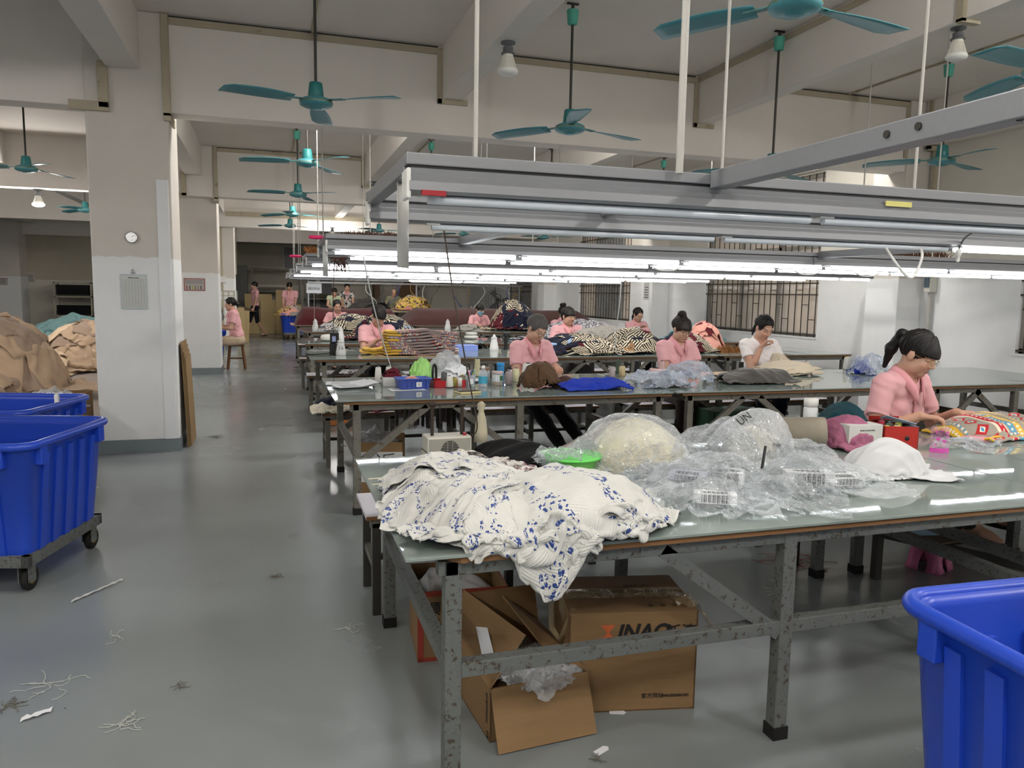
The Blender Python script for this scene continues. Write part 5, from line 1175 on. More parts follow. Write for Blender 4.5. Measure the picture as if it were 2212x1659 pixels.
def head_sdf(male=False, w=1.0):
    f = union([ell((0,.016,.036),(.076*w,.094,.087)), ell((0,-.022,-.042),(.060*w,.066,.076)), ell((0,-.056,-.096),(.026,.024,.020)), ell((.034*w,-.052,-.034),(.030,.028,.030)), ell((-.034*w,-.052,-.034),(.030,.028,.030)), ell((.040*w,-.012,-.070),(.024,.045,.03)), ell((-.040*w,-.012,-.070),(.024,.045,.03))], .022)
    brow = cone((-.034,-.077,.019),(.034,-.077,.019),.012,.012); f1 = union([f, brow], .016)
    sock = lambda P: np.minimum(ell((.032,-.098,.004),(.02,.016,.011))(P), ell((-.032,-.098,.004),(.02,.016,.011))(P)); f2 = sub(f1, sock, .012)
    nose = union([cone((0,-.084,.012),(0,-.103,-.030),.0075,.0105), ell((.011,-.094,-.034),(.0085,.009,.007)), ell((-.011,-.094,-.034),(.0085,.009,.007))], .009)
    eyes = lambda P: np.minimum(ell((.032,-.0735,.003),(.0165,.0125,.0105))(P), ell((-.032,-.0735,.003),(.0165,.0125,.0105))(P))
    lips = union([cone((-.017,-.0815,-.0655),(.017,-.0815,-.0655),.0045,.0045), cone((0,-.0855,-.0645),(0,-.0855,-.065),.006,.006), cone((-.012,-.082,-.0735),(.012,-.082,-.0735),.0062,.0062)], .006)
    ears = lambda P: np.minimum(ell((.078*w,.006,-.006),(.010,.019,.030))(P), ell((-.078*w,.006,-.006),(.010,.019,.030))(P))
    def g(P):
        d = smin(f2(P), nose(P), .012); d = smin(d, eyes(P), .004); d = smin(d, lips(P), .006); return smin(d, ears(P), .008)
    return g
def face_colour(Q, base, closed=True, lip=(.42,.16,.15)):
    c = np.tile(np.array(base), (len(Q), 1)); x, y, z = np.abs(Q[:,0]), Q[:,1], Q[:,2]; fr = y < -.05
    def put(m, col, a): c[m] = c[m]*(1-a)+np.array(col)*a
    put(fr & (np.hypot((x-.04)/.026, (z+.034)/.02) < 1), (base[0]*1.02, base[1]*.84, base[2]*.8), .6)
    put(fr & (np.hypot(x/.021, (z+.0695)/.0095) < 1) & (y < -.068), lip, .85)
    put(fr & (x < .018) & (np.abs(z+.0695) < .0013) & (y < -.07), (.16,.05,.05), .9)
    put(fr & (x > .014) & (x < .050) & (np.abs(z-.0235-.10*(x-.014)*(1-(x-.014)/.04)) < .0034), (.05,.035,.03), .8)
    if closed:
        put(fr & (x > .017) & (x < .048) & (np.abs(z+.0025-.004*np.cos((x-.032)*90)) < .0019), (.035,.022,.02), .95)
    else:
        e = np.hypot((x-.032)/.0150, (z-.002)/.0058) < 1; put(fr & e, (.72,.68,.66), 1); put(fr & (np.hypot(x-.032, z-.002) < .0056), (.03,.02,.018), 1)
        put(fr & (x > .016) & (x < .049) & (np.abs(z-.0065-.002*np.cos((x-.032)*90)) < .0017), (.035,.022,.02), .95)
    put(fr & (np.hypot(x-.0075, z+.040) < .0034) & (y < -.085), (.2,.09,.08), .8)
    return c
def hair_sdf(style, w=1.0):
    cap = ell((0,.020,.045),(.087*w,.104,.093))
    if style == 'short': cut = ell((0,-.068,-.040),(.080*w,.062,.098)); low = -.035
    elif style == 'bangs': cut = ell((0,-.082,-.060),(.075*w,.072,.094)); low = -.045
    elif style == 'bald': cut = ell((0,-.03,.08),(.082,.1,.075)); low = -.045
    else: cut = ell((0,-.076,-.026),(.072*w,.066,.098)); low = -.055
    side = lambda P: np.minimum(ell((.085*w,-.02,-.055),(.03,.055,.055))(P), ell((-.085*w,-.02,-.055),(.03,.055,.055))(P))
    def f(P):
        d = cap(P); d = -smin(-d, cut(P), .008); d = -smin(-d, side(P), .008)
        d = np.maximum(d, low-P[:,2]-.25*np.maximum(P[:,1], 0)-.02)
        a = np.arctan2(P[:,0], P[:,1]+.03); d = d+.0020*np.sin(a*30+P[:,2]*35)+.0016*np.sin(P[:,0]*190+P[:,1]*90+3*np.sin(P[:,2]*30))+.003*np.sin(a*5+P[:,2]*20)
        if style == 'bangs':
            bg = np.maximum(np.abs(ell((0,.0,.02),(.082*w,.102,.085))(P))-.006, np.maximum(.024+.010*np.sin(P[:,0]*420)*.6-P[:,2], P[:,1]+.03)); d = smin(d, bg, .01)
        return d
    return f
PONY = lambda: union([cone((0,.10,.075),(0,.135,.06),.02,.026), cone((0,.135,.06),(0,.150,-.04),.028,.03), cone((0,.150,-.04),(0,.135,-.15),.030,.012)], .02)
BUN = lambda: union([ell((.0,.055,.135),(.045,.05,.042)), ell((.03,.075,.14),(.03,.035,.03)), ell((-.025,.05,.15),(.03,.03,.03)), cone((-.04,.07,.11),(-.065,.06,.05),.012,.006)], .012)
LOWBUN = lambda: union([ell((0,.125,.0),(.04,.036,.04)), cone((0,.12,.0),(0,.13,-.07),.02,.008)], .02)
TAIL = lambda: union([cone((0,.11,.01),(.0,.13,-.09),.026,.018), cone((.0,.13,-.09),(.0,.12,-.15),.018,.008)], .02)
def ik(S, T, a, b, hint):
    S, T = Vector(S), Vector(T); d = T-S; L = min(d.length, (a+b)*.995); d = d.normalized(); h = Vector(hint); h = (h-d*h.dot(d)).normalized()
    x = (a*a-b*b+L*L)/(2*L); y = math.sqrt(max(a*a-x*x, 1e-6)); return S+d*x+h*y, S+d*L
def hand_sdf(Wp, d, n, side, curl, s=1.0):
    d = Vector(d).normalized(); n = Vector(n); n = (n-d*n.dot(d)).normalized(); q = d.cross(n).normalized()*side; fs = []; W_ = Vector(Wp)
    for i, (o, ln) in enumerate(((.029,.066),(.010,.075),(-.009,.070),(-.027,.054))):
        k = W_+(d*.082+q*o-n*abs(o)*.12)*s; fs.append((cone(W_+q*o*.55*s+d*.012*s, k, .0125*s, .0105*s), .012))
        c = curl*(1+.08*i)+.05*((i*7) % 3-1); p = k; L = ln*s
        for j, fr_ in enumerate((.46,.31,.23)):
            a = c*(j+.7)*.62; e = p+(d*math.cos(a)+n*math.sin(a)+q*o*.9*(1 if j == 0 else .4))*L*fr_
            fs.append((cone(p, e, (.0092-.0010*j)*s, (.0086-.0012*j)*s), .0035)); p = e
    b = W_+(d*.022+q*.024)*s; m = b+(d*.032+q*.020+n*.016)*s; e = m+(d*.030+q*.002+n*.020)*s
    fs.append((cone(W_+d*.01*s, b, .015*s, .014*s), .012)); fs.append((cone(b, m, .0125*s, .0098*s), .006)); fs.append((cone(m, e, .0096*s, .0078*s), .003))
    def f(P):
        D = None
        for g, k in fs: D = g(P) if D is None else smin(D, g(P), k)
        return D
    return f
def to_obj(name, shells, mat, parent, colour=None, smooth=True):
    V = np.concatenate([s[0] for s in shells]); F = []; o = 0
    for v, f in shells: F.append(f+o); o += len(v)
    F = np.concatenate(F); me = bpy.data.meshes.new(name); me.from_pydata(V.tolist(), [], F.tolist()); me.materials.append(mat)
    if smooth: me.polygons.foreach_set('use_smooth', [True]*len(me.polygons))
    if colour is not None:
        at = me.color_attributes.new('Col', 'FLOAT_COLOR', 'POINT'); at.data.foreach_set('color', np.concatenate([colour, np.ones((len(V), 1))], 1).astype(np.float32).reshape(-1))
    me.update(); ob = bpy.data.objects.new(name, me); COL.objects.link(ob); ob.parent = parent; return ob
SK = (.56,.335,.24)
def person(label, x, y, rz=0, seat=.46, lean=14, head=(30,0,0), hr=(-.12,-.36,.86), hl=(.12,-.36,.86), hcurl=.9, hdir=((.35,-1,-.1),(-.35,-1,-.1)), hn=(0,0,-1), elb=1.0, top=C_pink, collar=True, trousers=C_dark, hair='pulled', tail=None, hairm=None, glasses=None, closed=True,
           mask=False, stand=False, legs=True, res=1.0, scale=.95, skin=SK, male=False, sleeve=.62, feet=None, w=1.0, tx=0, walk=0, head_off=(0,0,0), chub=1.0, shorts=False, group=None, roundneck=False):
    root = thing('person', label, 'person', (x, y, 0), rz, group); s = scale
    hip = Vector((0, 0, (.93*s if stand else seat+.085))); ph = R(lean)
    Tm = np.array(Matrix.Rotation(ph, 3, 'X') @ Matrix.Rotation(R(tx), 3, 'Y')); Tm3 = Matrix(Tm.tolist())
    T = lambda p: hip+Tm3 @ (Vector(p)*s)
    neck = T((0,.012,.555)); HC = neck+Vector((0,-.030*math.cos(ph)-math.sin(ph+R(head[0])*.5)*.07, .118*math.cos(ph*.7+R(head[0])*.35)))*s+Vector(head_off)
    HM = rotm(R(head[0]), R(head[1]), R(head[2]))
    hf = lambda f: (lambda P: f((P-np.array(HC, np.float32))@HM.astype(np.float32)/s)*s)
    Sh = [T((-.165*chub,.012,.485)), T((.165*chub,.012,.485))]; tgt = [Vector(hr), Vector(hl)]; arms = []
    for i in (0, 1):
        E_, W_ = ik(Sh[i], tgt[i], .275*s, .245*s, ((-1 if i == 0 else 1)*.55*elb, .35, -.9)); arms.append((E_, W_))
    # ---- body: head with neck and chest, arms with hands, legs, as one mesh
    hs = hf(head_sdf(male, w)); nk = union([cone(HC+Vector(HM@np.array((0,.022,-.05)))*s, neck+Vector((0,.0,-.0)), .050*s, .055*s), cone(neck, T((0,.0,.46)), .058*s, .078*s), ell(tuple(T((0,-.012,.42))), (.112*s,.074*s,.11*s))], .03)
    foot = []
    if stand:
        st = walk*.22; K = [Vector((-.085,-st*.6-.02,.49*s)), Vector((.085,st*.3-.02,.49*s))]; A = [Vector((-.09,-st,.08)), Vector((.09,st*1.4,.10 if walk else .08))]
    else:
        K = [Vector((-.11,-.40,seat+.045)), Vector((.11,-.40,seat+.045))]; A = [Vector((-.11,-.36,.085)), Vector((.11,-.33,.085))]
        if feet: A = [Vector(feet[0]), Vector(feet[1])]
    Hp = [hip+Vector((-.085,0,-.01)), hip+Vector((.085,0,-.01))]
    prims = [cone(hip+Vector((0,0,.02)), T((0,0,.2)), .10*s, .08*s), cone(T((0,0,.2)), T((0,0,.42)), .07*s, .085*s)]
    if legs:
        for i in (0, 1):
            kn = K[i]; prims += [cone(Hp[i], kn, .075*s, (.055 if shorts else .048)*s), cone(kn, A[i], (.05 if shorts else .044)*s, .033*s), cone(A[i], A[i]+Vector((0,-.10,-.045)), .036*s, .026*s), cone(A[i]+Vector((0,-.10,-.045)), A[i]+Vector((0,-.16,-.055)), .034*s, .02*s), ell(tuple(A[i]+Vector((0,.03,-.045))), (.032,.035,.035))]
    armf = []; P_ = [np.array(HC)-.15*s, np.array(HC)+.15*s]
    for i, (E_, W_) in enumerate(arms):
        sd = -1 if i == 0 else 1; dv = Vector(hdir[i])
        armf.append((union([cone(T((0,0,.46)), Sh[i], .06*s, .05*s), cone(Sh[i], E_, .048*s*chub, .038*s), cone(E_, E_+(W_-E_)*.3, .036*s, .036*s), cone(E_+(W_-E_)*.3, W_, .036*s, .024*s)], .02), hand_sdf(W_, dv, hn, -sd, hcurl, s)))
        P_ += [np.array(v)+q*.08*s for v in (Sh[i], E_, W_) for q in (-1, 1)]+[np.array(W_+dv.normalized()*.2*s)+q*.03 for q in (-1, 1)]
    P_ += [np.array(hip)+q*.13 for q in (-1, 1)]
    if legs: P_ += [np.array(v)+q*np.array((.09,.09,.085)) for v in K+A for q in (-1, 1)]+[np.array(v)+np.array((0,-.2,-.08)) for v in A]
    def body(P):
        d = smin(hs(P), nk(P), .022); q = prims[0](P)
        for g in prims[1:]: q = smin(q, g(P), .03)
        d = smin(d, q, .02)
        for fa, hd in armf: d = np.minimum(d, smin(fa(P), hd(P), .014))
        return d
    P_ = np.array(P_); v, f = nets(body, P_.min(0)-.01, P_.max(0)+.01, .0050*res); sh_ = [(v, f)]
    Q = (v-np.array(HC))@HM/s; c = np.tile(np.array(skin), (len(v), 1)); r_ = (Q[:,2] > -.125) & (np.hypot(Q[:,0], Q[:,1]) < .13) & (Q[:,2] < .15); c[r_] = face_colour(Q[r_], skin, closed)
    for E_, W_ in arms: r2 = np.linalg.norm(v-np.array(W_), axis=1) < .19*s; c[r2 & ~r_] *= np.array((1.0,.93,.9))
    to_obj('body', sh_, M_skin, root, c)
    # ---- hair
    hfs = hf(hair_sdf(hair, w)); tl = hf(tail()) if tail else None
    g = (lambda P: np.minimum(hfs(P), tl(P)+.002*np.sin(P[:,0]*260)*np.sin(P[:,2]*80))) if tl else hfs
    hm = hairm or M_hair; ho = to_obj('hair', [nets(g, np.array(HC)-np.array((.15,.22,.24))*s, np.array(HC)+np.array((.15,.24,.24))*s, .004*res)], hm, root)
    # ---- shirt
    prim = [ell((0,.008,.10),(.158*chub,.118*chub,.17)), ell((0,.0,.33),(.168*chub,.112*chub,.21)), cone((-.135*chub,.012,.487),(.135*chub,.012,.487),.060,.060), cone((0,.02,.50),(0,.02,.545),.085,.066)]
    if not male: prim += [ell((.068,-.078,.325),(.07,.055,.07)), ell((-.068,-.078,.325),(.07,.055,.07))]
    tor = union(prim, .055)
    vneck = union([cone((0,-.055,.60),(0,-.118,.475),.042,.026), cone((0,-.118,.475),(0,-.155,.415),.026,.006)], .02) if not roundneck else cone((0,-.04,.58),(0,-.13,.54),.07,.05)
    hole = cone((0,.006,.54),(0,-.02,.66),.066,.075)
    def torso(P):
        Qt = (P-np.array(hip, np.float32))@Tm.astype(np.float32)/s; d = tor(Qt); d = -smin(-d, vneck(Qt), .008); d = -smin(-d, hole(Qt), .01)
        d = np.maximum(d, -(Qt[:,2]+.045)); d += .0030*np.sin(Qt[:,0]*38+Qt[:,2]*52+2*np.sin(Qt[:,1]*30))*(Qt[:,2] < .42)+.0022*np.sin(Qt[:,2]*95+Qt[:,0]*22+1.5*np.sin(Qt[:,0]*40)); return d*s
    sl = []
    for i, (E_, W_) in enumerate(arms):
        dv = (E_-Sh[i]); Ld = dv.length; dn = np.array(dv/Ld, np.float32); S0 = np.array(Sh[i], np.float32); cn = cone(Sh[i], E_, .060*s*chub, .060*s*chub)
        sl.append(lambda P, cn=cn, dn=dn, S0=S0, Ld=Ld: np.maximum(cn(P)+.0020*np.sin(((P-S0)@dn)*75+P[:,1]*50+2*np.sin(P[:,2]*40)), (P-S0)@dn-Ld*sleeve))
    def shirt(P):
        d = torso(P)
        for q in sl: d = smin(d, q(P), .035)
        return d
    pts = np.array([T((-.2*chub,-.14,-.06)), T((.2*chub,.15,.62)), T((-.2,.15,-.06)), T((.2,-.14,.6))]+[Sh[i]+(arms[i][0]-Sh[i])*sleeve for i in (0, 1)]); tmat = top
    to_obj('shirt', [nets(shirt, pts.min(0)-.08, pts.max(0)+.08, .0075*res)], tmat, root)
    if collar:
        cm = MB(); rows = []
        for i in range(33):
            a = -PI*.90+PI*1.8*i/32; fr_ = abs(a)/PI; lap = max(0, (fr_-.55)/.35)
            sx, sy = math.sin(a), math.cos(a); row = []
            for r_, z_, y_ in ((.063,.572,0),(.071,.582,0),(.084,.560,0),(.096+.012*lap,.528-.012*lap,0)):
                zz = z_-.085*lap**1.4*(1 if r_ < .08 else 1.05); yy = .008-.045*lap
                row.append(T((r_*sx*(1.0 if lap < .2 else 1-.1*lap), r_*sy*1.02+yy*.9-.012*lap, zz)))
            rows.append(row)
        co = cm.grid(rows).build('collar', C_collar, root); co.modifiers.new('s','SOLIDIFY').thickness = .004
        pk = MB(); pts_ = []
        for k in range(9):
            z = .44-.02*k; lo_ = -.30; 
            for yy in np.linspace(-.2, 0, 60):
                if float(tor(np.array([[0, yy, z]], np.float32))[0]) < .0: break
            pts_.append((yy-.007, z))
        pk.grid([[T((-.014, a, z)), T((.014, a, z))] for a, z in pts_]); po = pk.build('placket', C_collar, root)
        for k in (1, 4, 7): MB().cyl(T((0, pts_[k][0]-.003, pts_[k][1])), T((0, pts_[k][0]+.002, pts_[k][1])), .0055*s, n=10).build('button', C_collar, po)
    if glasses:
        gl = MB(); lens = MB(); cv = lambda p: tuple(HC+Vector(HM@np.array(p))*s)
        for sx in (-1, 1):
            ring = [cv((sx*.033+.0215*math.cos(a), -.104+.006*abs(math.cos(a))*(1 if sx*math.cos(a) > 0 else 0), -.004+.0155*math.sin(a))) for a in np.linspace(0, 2*PI, 20, endpoint=False)]
            gl.tube(ring, .0014 if glasses is not M_black else .002, 5, closed=True); lens.add(ring, [tuple(range(20))])
            gl.tube([cv((sx*.055,-.098,.003)), cv((sx*.073,-.05,.006)), cv((sx*.079,.0,.006)), cv((sx*.079,.018,-.008))], .0013, 5)
        gl.tube([cv((-.012,-.105,-.0)), cv((0,-.108,.002)), cv((.012,-.105,0))], .0014, 5)
        go = gl.build('glasses', glasses, root); lens.build('lens', M_lens, go)
    if mask:
        mf = hf(head_sdf(male, w)); g = lambda P: np.maximum(mf(P)-.008, np.maximum(((P-np.array(HC, np.float32))@HM.astype(np.float32))[:,2]/s+.018, ((P-np.array(HC, np.float32))@HM.astype(np.float32))[:,1]/s+.03))
        to_obj('face_mask', [nets(g, np.array(HC)-.14, np.array(HC)+.14, .005*res)], M_mask, root)
    # ---- trousers and shoes
    if legs:
        g = [ell(tuple(hip+Vector((0,.015,-.005))), (.165*s*chub,.135*s,.115*s))]
        for i in (0, 1):
            g.append(cone(Hp[i], K[i], .092*s*chub, .07*s))
            if not shorts: g.append(cone(K[i], K[i]+(A[i]-K[i])*.88, .068*s, .054*s))
        u = union(g, .03); pts = np.array([hip+Vector((-.17,.16,.12)), hip+Vector((.17,-.1,-.1))]+K+([] if shorts else [a for a in A]))
        lg = lambda P: u(P)+.003*np.sin(P[:,2]*60+P[:,0]*40)
        to_obj('trousers', [nets(lg, pts.min(0)-.09, pts.max(0)+.09, .012*res)], trousers, root)
        for i in (0, 1):
            b = A[i]+Vector((0,-.055,0)); g2 = lambda P, b=b: np.maximum(np.maximum(ell((b.x,b.y,.035),(.05,.135,.055))(P), P[:,2]-.075), -P[:,2]+.002+(A[i].z-.085))
            MB().lathe([(.001,0),(.047,.004),(.05,.02),(.044,.028),(.001,.03)], 20, (b.x, b.y-.01, A[i].z-.085), sx=1, sy=2.6).build('sandal', M_black, root)
    return root
# foreground woman
P1 = person('woman in pink polo with ponytail and gold glasses at the near table', 3.50, 3.72, R(14), .46, 20, (24,9,0), (-.17,-.385,.865), (.16,-.40,.865), .8, ((.55,-.8,-.1),(.5,-.85,0)), (0,0,-1), 1.0, hair='bangs', tail=PONY, glasses=M_goldrim, trousers=C_dark, res=.8, scale=1.02, w=1.03, chub=1.04, feet=((.42,-.42,.16),(.62,-.40,.22)), sleeve=.68)
P2 = person('woman in white t-shirt raising a thread clipper at the second table', 4.86, 6.90, R(-4), .46, 13, (27,8,0), (-.06,-.235,1.0), (.13,-.34,.91), 1.1, ((.5,-.35,.65),(-.5,-.8,-.1)), (.2,-.3,-.8), 1.0, top=C_white, collar=False, hair='pulled', tail=TAIL, res=.9, scale=.99, roundneck=True, sleeve=.5, trousers=cloth_mat('navy_trousers', (30,34,48)))
P3 = person('woman with high curly bun and dark glasses at the second table', 3.86, 6.88, R(6), .46, 14, (22,6,0), (-.03,-.36,.865), (.07,-.37,.85), 1.1, ((.6,-.7,-.1),(-.6,-.7,-.1)), (0,0,-1), 1.1, hair='bangs', tail=BUN, hairm=M_hairbrown, glasses=M_black, trousers=C_brown, res=.9, scale=.97, w=1.05, chub=1.08)
P4 = person('grey-haired woman in pink bending low at the second table', 2.30, 6.92, R(12), .46, 20, (30,12,6), (-.06,-.42,.84), (.12,-.42,.84), 1.0, ((.5,-.8,-.2),(-.3,-.9,-.2)), (0,0,-1), 1.0, hair='short', hairm=M_hairgrey, glasses=M_black, trousers=C_dark, res=.85, scale=1.0, w=1.02, feet=((.1,-.62,.085),(.32,-.66,.085)))
P5 = person('woman in pink with fringe behind the folded sweater stack', 1.27, 9.86, R(8), .46, 15, (36,8,4), (-.06,-.36,.90), (.10,-.36,.87), .9, ((.5,-.7,.2),(-.5,-.8,-.1)), (0,0,-1), 1.0, hair='bangs', tail=LOWBUN, glasses=M_goldrim, res=1.0, scale=1.0, chub=1.05)
P6 = person('upright woman with glasses and fringe behind the long striped heap', 3.90, 9.86, R(4), .46, 5, (6,14,0), (-.14,-.30,.84), (.14,-.30,.84), .8, trousers=C_greyt, hair='bangs', tail=LOWBUN, glasses=M_goldrim, closed=False, res=1.0, scale=.98, w=1.05, chub=1.08)
P7 = person('woman with swept-back hair sewing near the right wall', 6.12, 12.20, R(0), .46, 9, (20,12,0), (-.05,-.30,.96), (.12,-.34,.88), .9, ((.5,-.6,.4),(-.6,-.7,0)), (0,0,-1), hair='pulled', tail=TAIL, glasses=M_black, res=1.2, scale=.94)
P8 = person('woman in pink turned away behind the upright woman', 4.78, 12.25, R(150), .46, 4, (8,0,0), hair='pulled', tail=BUN, res=1.4, scale=.95)
P9 = person('woman in pink wearing a blue face mask', 4.12, 15.45, R(8), .46, 12, (14,8,0), (-.14,-.34,.86), (.14,-.34,.86), hair='bangs', closed=False, mask=True, glasses=M_goldrim, res=1.3, scale=.93)
P10 = person('woman with tied-back hair facing forward at the fifth table by the aisle', 1.26, 15.5, R(3), .46, 6, (10,2,0), (-.2,-.32,.83), (.2,-.32,.83), hair='pulled', tail=LOWBUN, res=1.2, scale=.97)
P11 = person('woman in pink seated sideways on the wooden stool', -.60, 15.28, R(-82), .47, 8, (6,-4,0), (-.12,-.34,.80), (.12,-.34,.78), .7, trousers=C_beige, hair='pulled', tail=LOWBUN, res=1.1, scale=.98, closed=False, chub=1.12, feet=((-.1,-.34,.085),(.1,-.30,.085)))
P13 = person('man in pink polo walking with a board under his arm', -.46, 25.75, R(-70), stand=True, lean=-2, head=(4,0,0), hr=(-.24,.02,.82), hl=(.25,-.14,.84), hcurl=1.2, hdir=((0,-.2,-1),(0,-.5,-.8)), hn=(1,0,0), hair='short', male=True, trousers=C_dark, res=1.5, scale=1.0, walk=1.0, shorts=True, closed=False)
P14 = person('man in pink polo looking down beside the far blue tub', .62, 25.0, R(-15), stand=True, lean=6, head=(34,0,0), hr=(-.16,-.3,.84), hl=(.16,-.3,.84), hair='short', male=True, res=1.5, scale=1.0, chub=1.12)
P15 = person('person in pale green top bent over the far table', 1.84, 24.1, R(6), stand=True, lean=28, head=(30,0,0), hr=(-.12,-.5,.98), hl=(.12,-.5,.98), hair='short', top=C_lgreen, collar=False, roundneck=True, male=True, res=1.5, scale=.95, sleeve=.35)
P16 = person('man in black and white flowered shirt at the far table', 2.28, 24.2, R(0), stand=True, lean=4, head=(8,0,0), hr=(-.14,-.4,.98), hl=(.14,-.4,.98), hair='short', top=C_flower, male=True, res=1.4, scale=1.0, closed=False)
P17 = person('old man in olive t-shirt behind the bright heap', 3.66, 24.0, R(0), stand=True, lean=26, head=(28,0,0), hr=(-.2,-.42,.98), hl=(.16,-.42,.98), hair='bald', hairm=M_hairgrey, top=C_olive, collar=False, roundneck=True, male=True, res=1.5, scale=.95)
P12 = person('person in dark green standing half behind the second column', -1.05, 16.9, R(-95), stand=True, lean=3, head=(10,0,0), hr=(-.13,-.32,.95), hl=(.13,-.32,.95), hair='short', top=C_green, collar=False, roundneck=True, male=True, res=1.4, scale=1.0, trousers=C_greyt)
text('FS', .034, cloth_mat('embroidery', (120,70,84)), P1, (.075,-.247,.88), (R(70),0,R(3)), 'embroidered_letters'); text('CASHMERE', .022, bpy.data.materials['embroidery'], P1, (.055,-.249,.852), (R(70),0,R(3)), 'embroidered_letters')
# ---------------------------------------------------------------- small things on the tables
M_chipboard = pm('chipboard', (136,104,66), .85, var=.4, vs=60)
def bx(name, label, cat, loc, rz, d, mat, bevel=.002, group=None):
    o = MB().box(0,d[0],0,d[1],0,d[2]).build(name, mat, bevel=bevel); o.location = loc; o.rotation_euler = (0,0,rz); return tag(o, label, cat, group)
# radio / loudspeaker
rd_ = thing('portable_radio', 'pale portable radio with carrying handle on the nearest table', 'radio', (.605, 3.03, T1Z+.008), R(2))
M_radio = pm('pale_grey_case', (196,194,182), .5, var=.04)
MB().box(0,.188,0,.11,0,.132).build('case', M_radio, rd_, bevel=.006); MB().box(.006,.182,-.003,0,.006,.126).build('front_panel', pm('grey_front', (150,150,140), .5), rd_, bevel=.002)
MB().box(-.002,.19,-.0045,.112,.067,.0705).build('seam', M_darksteel, rd_)
for zc, lo in ((.094, 1), (.038, -1)):
    gm = MB()
    for k in range(7):
        zz = zc+(k-3)*.0068; t_ = (k-3 if lo > 0 else 3-k); hw = .0405*math.sqrt(max(.12, 1-((zc-.066+(k-3)*.0068)/.052)**2)) if True else .03
        gm.box(.094-hw, .094-.012, -.0042, -.002, zz-.0018, zz+.0018); gm.box(.094-.009, .094+.009, -.0042, -.002, zz-.0018, zz+.0018); gm.box(.094+.012, .094+hw, -.0042, -.002, zz-.0018, zz+.0018)
    gm.build('speaker_grille', M_black, rd_)
hd = MB()
for x in (.03,.158): hd.beam((x,.05,.13),(x,.05,.265),.012,.012); hd.cyl((x-.012,.05,.262),(x+.012,.05,.262),.012,n=10)
hd.box(.02,.168,.044,.056,.258,.268); hd.build('handle', pm('rusty_handle', (64,54,48), .5, .5), rd_); MB().cyl((.165,.03,.132),(.165,.03,.142),.008).build('red_knob', M_red, rd_)
for x in (.02,.17): MB().cyl((x,.02,-.008),(x,.02,0),.008).build('rubber_foot', M_rubber, rd_)
# green basin
M_basin = pm('green_basin', (120,196,96), .4, var=.05)
bs_ = thing('basin', 'light green plastic basin on the nearest table', 'basin', (1.165, 2.86, T1Z), 0, None)
MB().lathe([(0,.004),(.07,.004),(.078,.0),(.082,.004),(.105,.035),(.118,.07),(.126,.074),(.128,.078),(.122,.08),(.114,.074),(.100,.036),(.076,.008),(0,.008)], 40).build('bowl', M_basin, bs_)
MB().lathe([(.121,.074),(.128,.072),(.131,.077),(.128,.082),(.121,.081)], 40).build('rim', pm('bright_green_rim', (104,214,92), .35), bs_)
rp = simulate([dict(size=(.24,.16), comp=(.85,.8), rot=-25, off=(1.09,2.84), h=lambda x, y: np.where((x-1.165)**2+(y-2.86)**2 < .128**2, .078, 0.0)-.25*np.maximum(0, -(y-2.72)), amp=.01)], n=24, steps=60, seed=31)
o = cloth_mesh('plastic_packet', rp[0], M_film, lambda V: V+np.array((0,0,T1Z+.008)), 1, 0); tag(o, 'clear plastic packet lying over the basin rim', 'bag')
# cards, tape strips and thread on the glass
for k, (y, w_) in enumerate(((2.95,.05),(2.86,.05),(2.62,.055),(2.47,.065))):
    o = MB().box(0,w_,0,.011,0,.0015).build('tape_strip', pm('cream_tape', (226,220,196), .6)); o.location = (.355+.004*k, y, T1Z+.001); o.rotation_euler = (0,0,R(4)); tag(o, 'cream tape mark on the left edge of the nearest table, %s' % ['rearmost','second from the back','third from the back','frontmost'][k], 'tape', 'tape marks on the table edge')
# rolled felt pieces
def roll_sheet(label, c, L, r, rz, mat, tilt=0):
    P = []; n = 26
    for i in range(n):
        a = i/(n-1)*PI*2.9; rr_ = r*(1-.12*i/(n-1)); P.append([(x_, rr_*math.cos(a), r+rr_*math.sin(a)*(1 if i < 18 else 1)) for x_ in np.linspace(-L/2, L/2, 8)])
    o = MB().grid(P).build('felt_roll', mat); o.modifiers.new('s','SOLIDIFY').thickness = .006; o.location = c; o.rotation_euler = (0, tilt, rz); return tag(o, label, 'felt')
roll_sheet('rolled taupe felt among the bags before the white-shirted woman', (2.46,3.13,T1Z), .30, .075, R(-28), FB['taupe'], R(-3))
P = [[(1.19+.07*i/3+.30*(j/11)*1.0, 3.24-.06*i+.02*(j/11), T1Z+.008+.13*(j/11)**1.3+.02*math.sin(i*1.2)) for j in range(12)] for i in range(4)]
o = MB().grid(P).build('felt_sheet', FB['taupe2']); o.modifiers.new('s','SOLIDIFY').thickness=.006; tag(o, 'grey-rose felt sheet rising behind the green basin', 'felt')
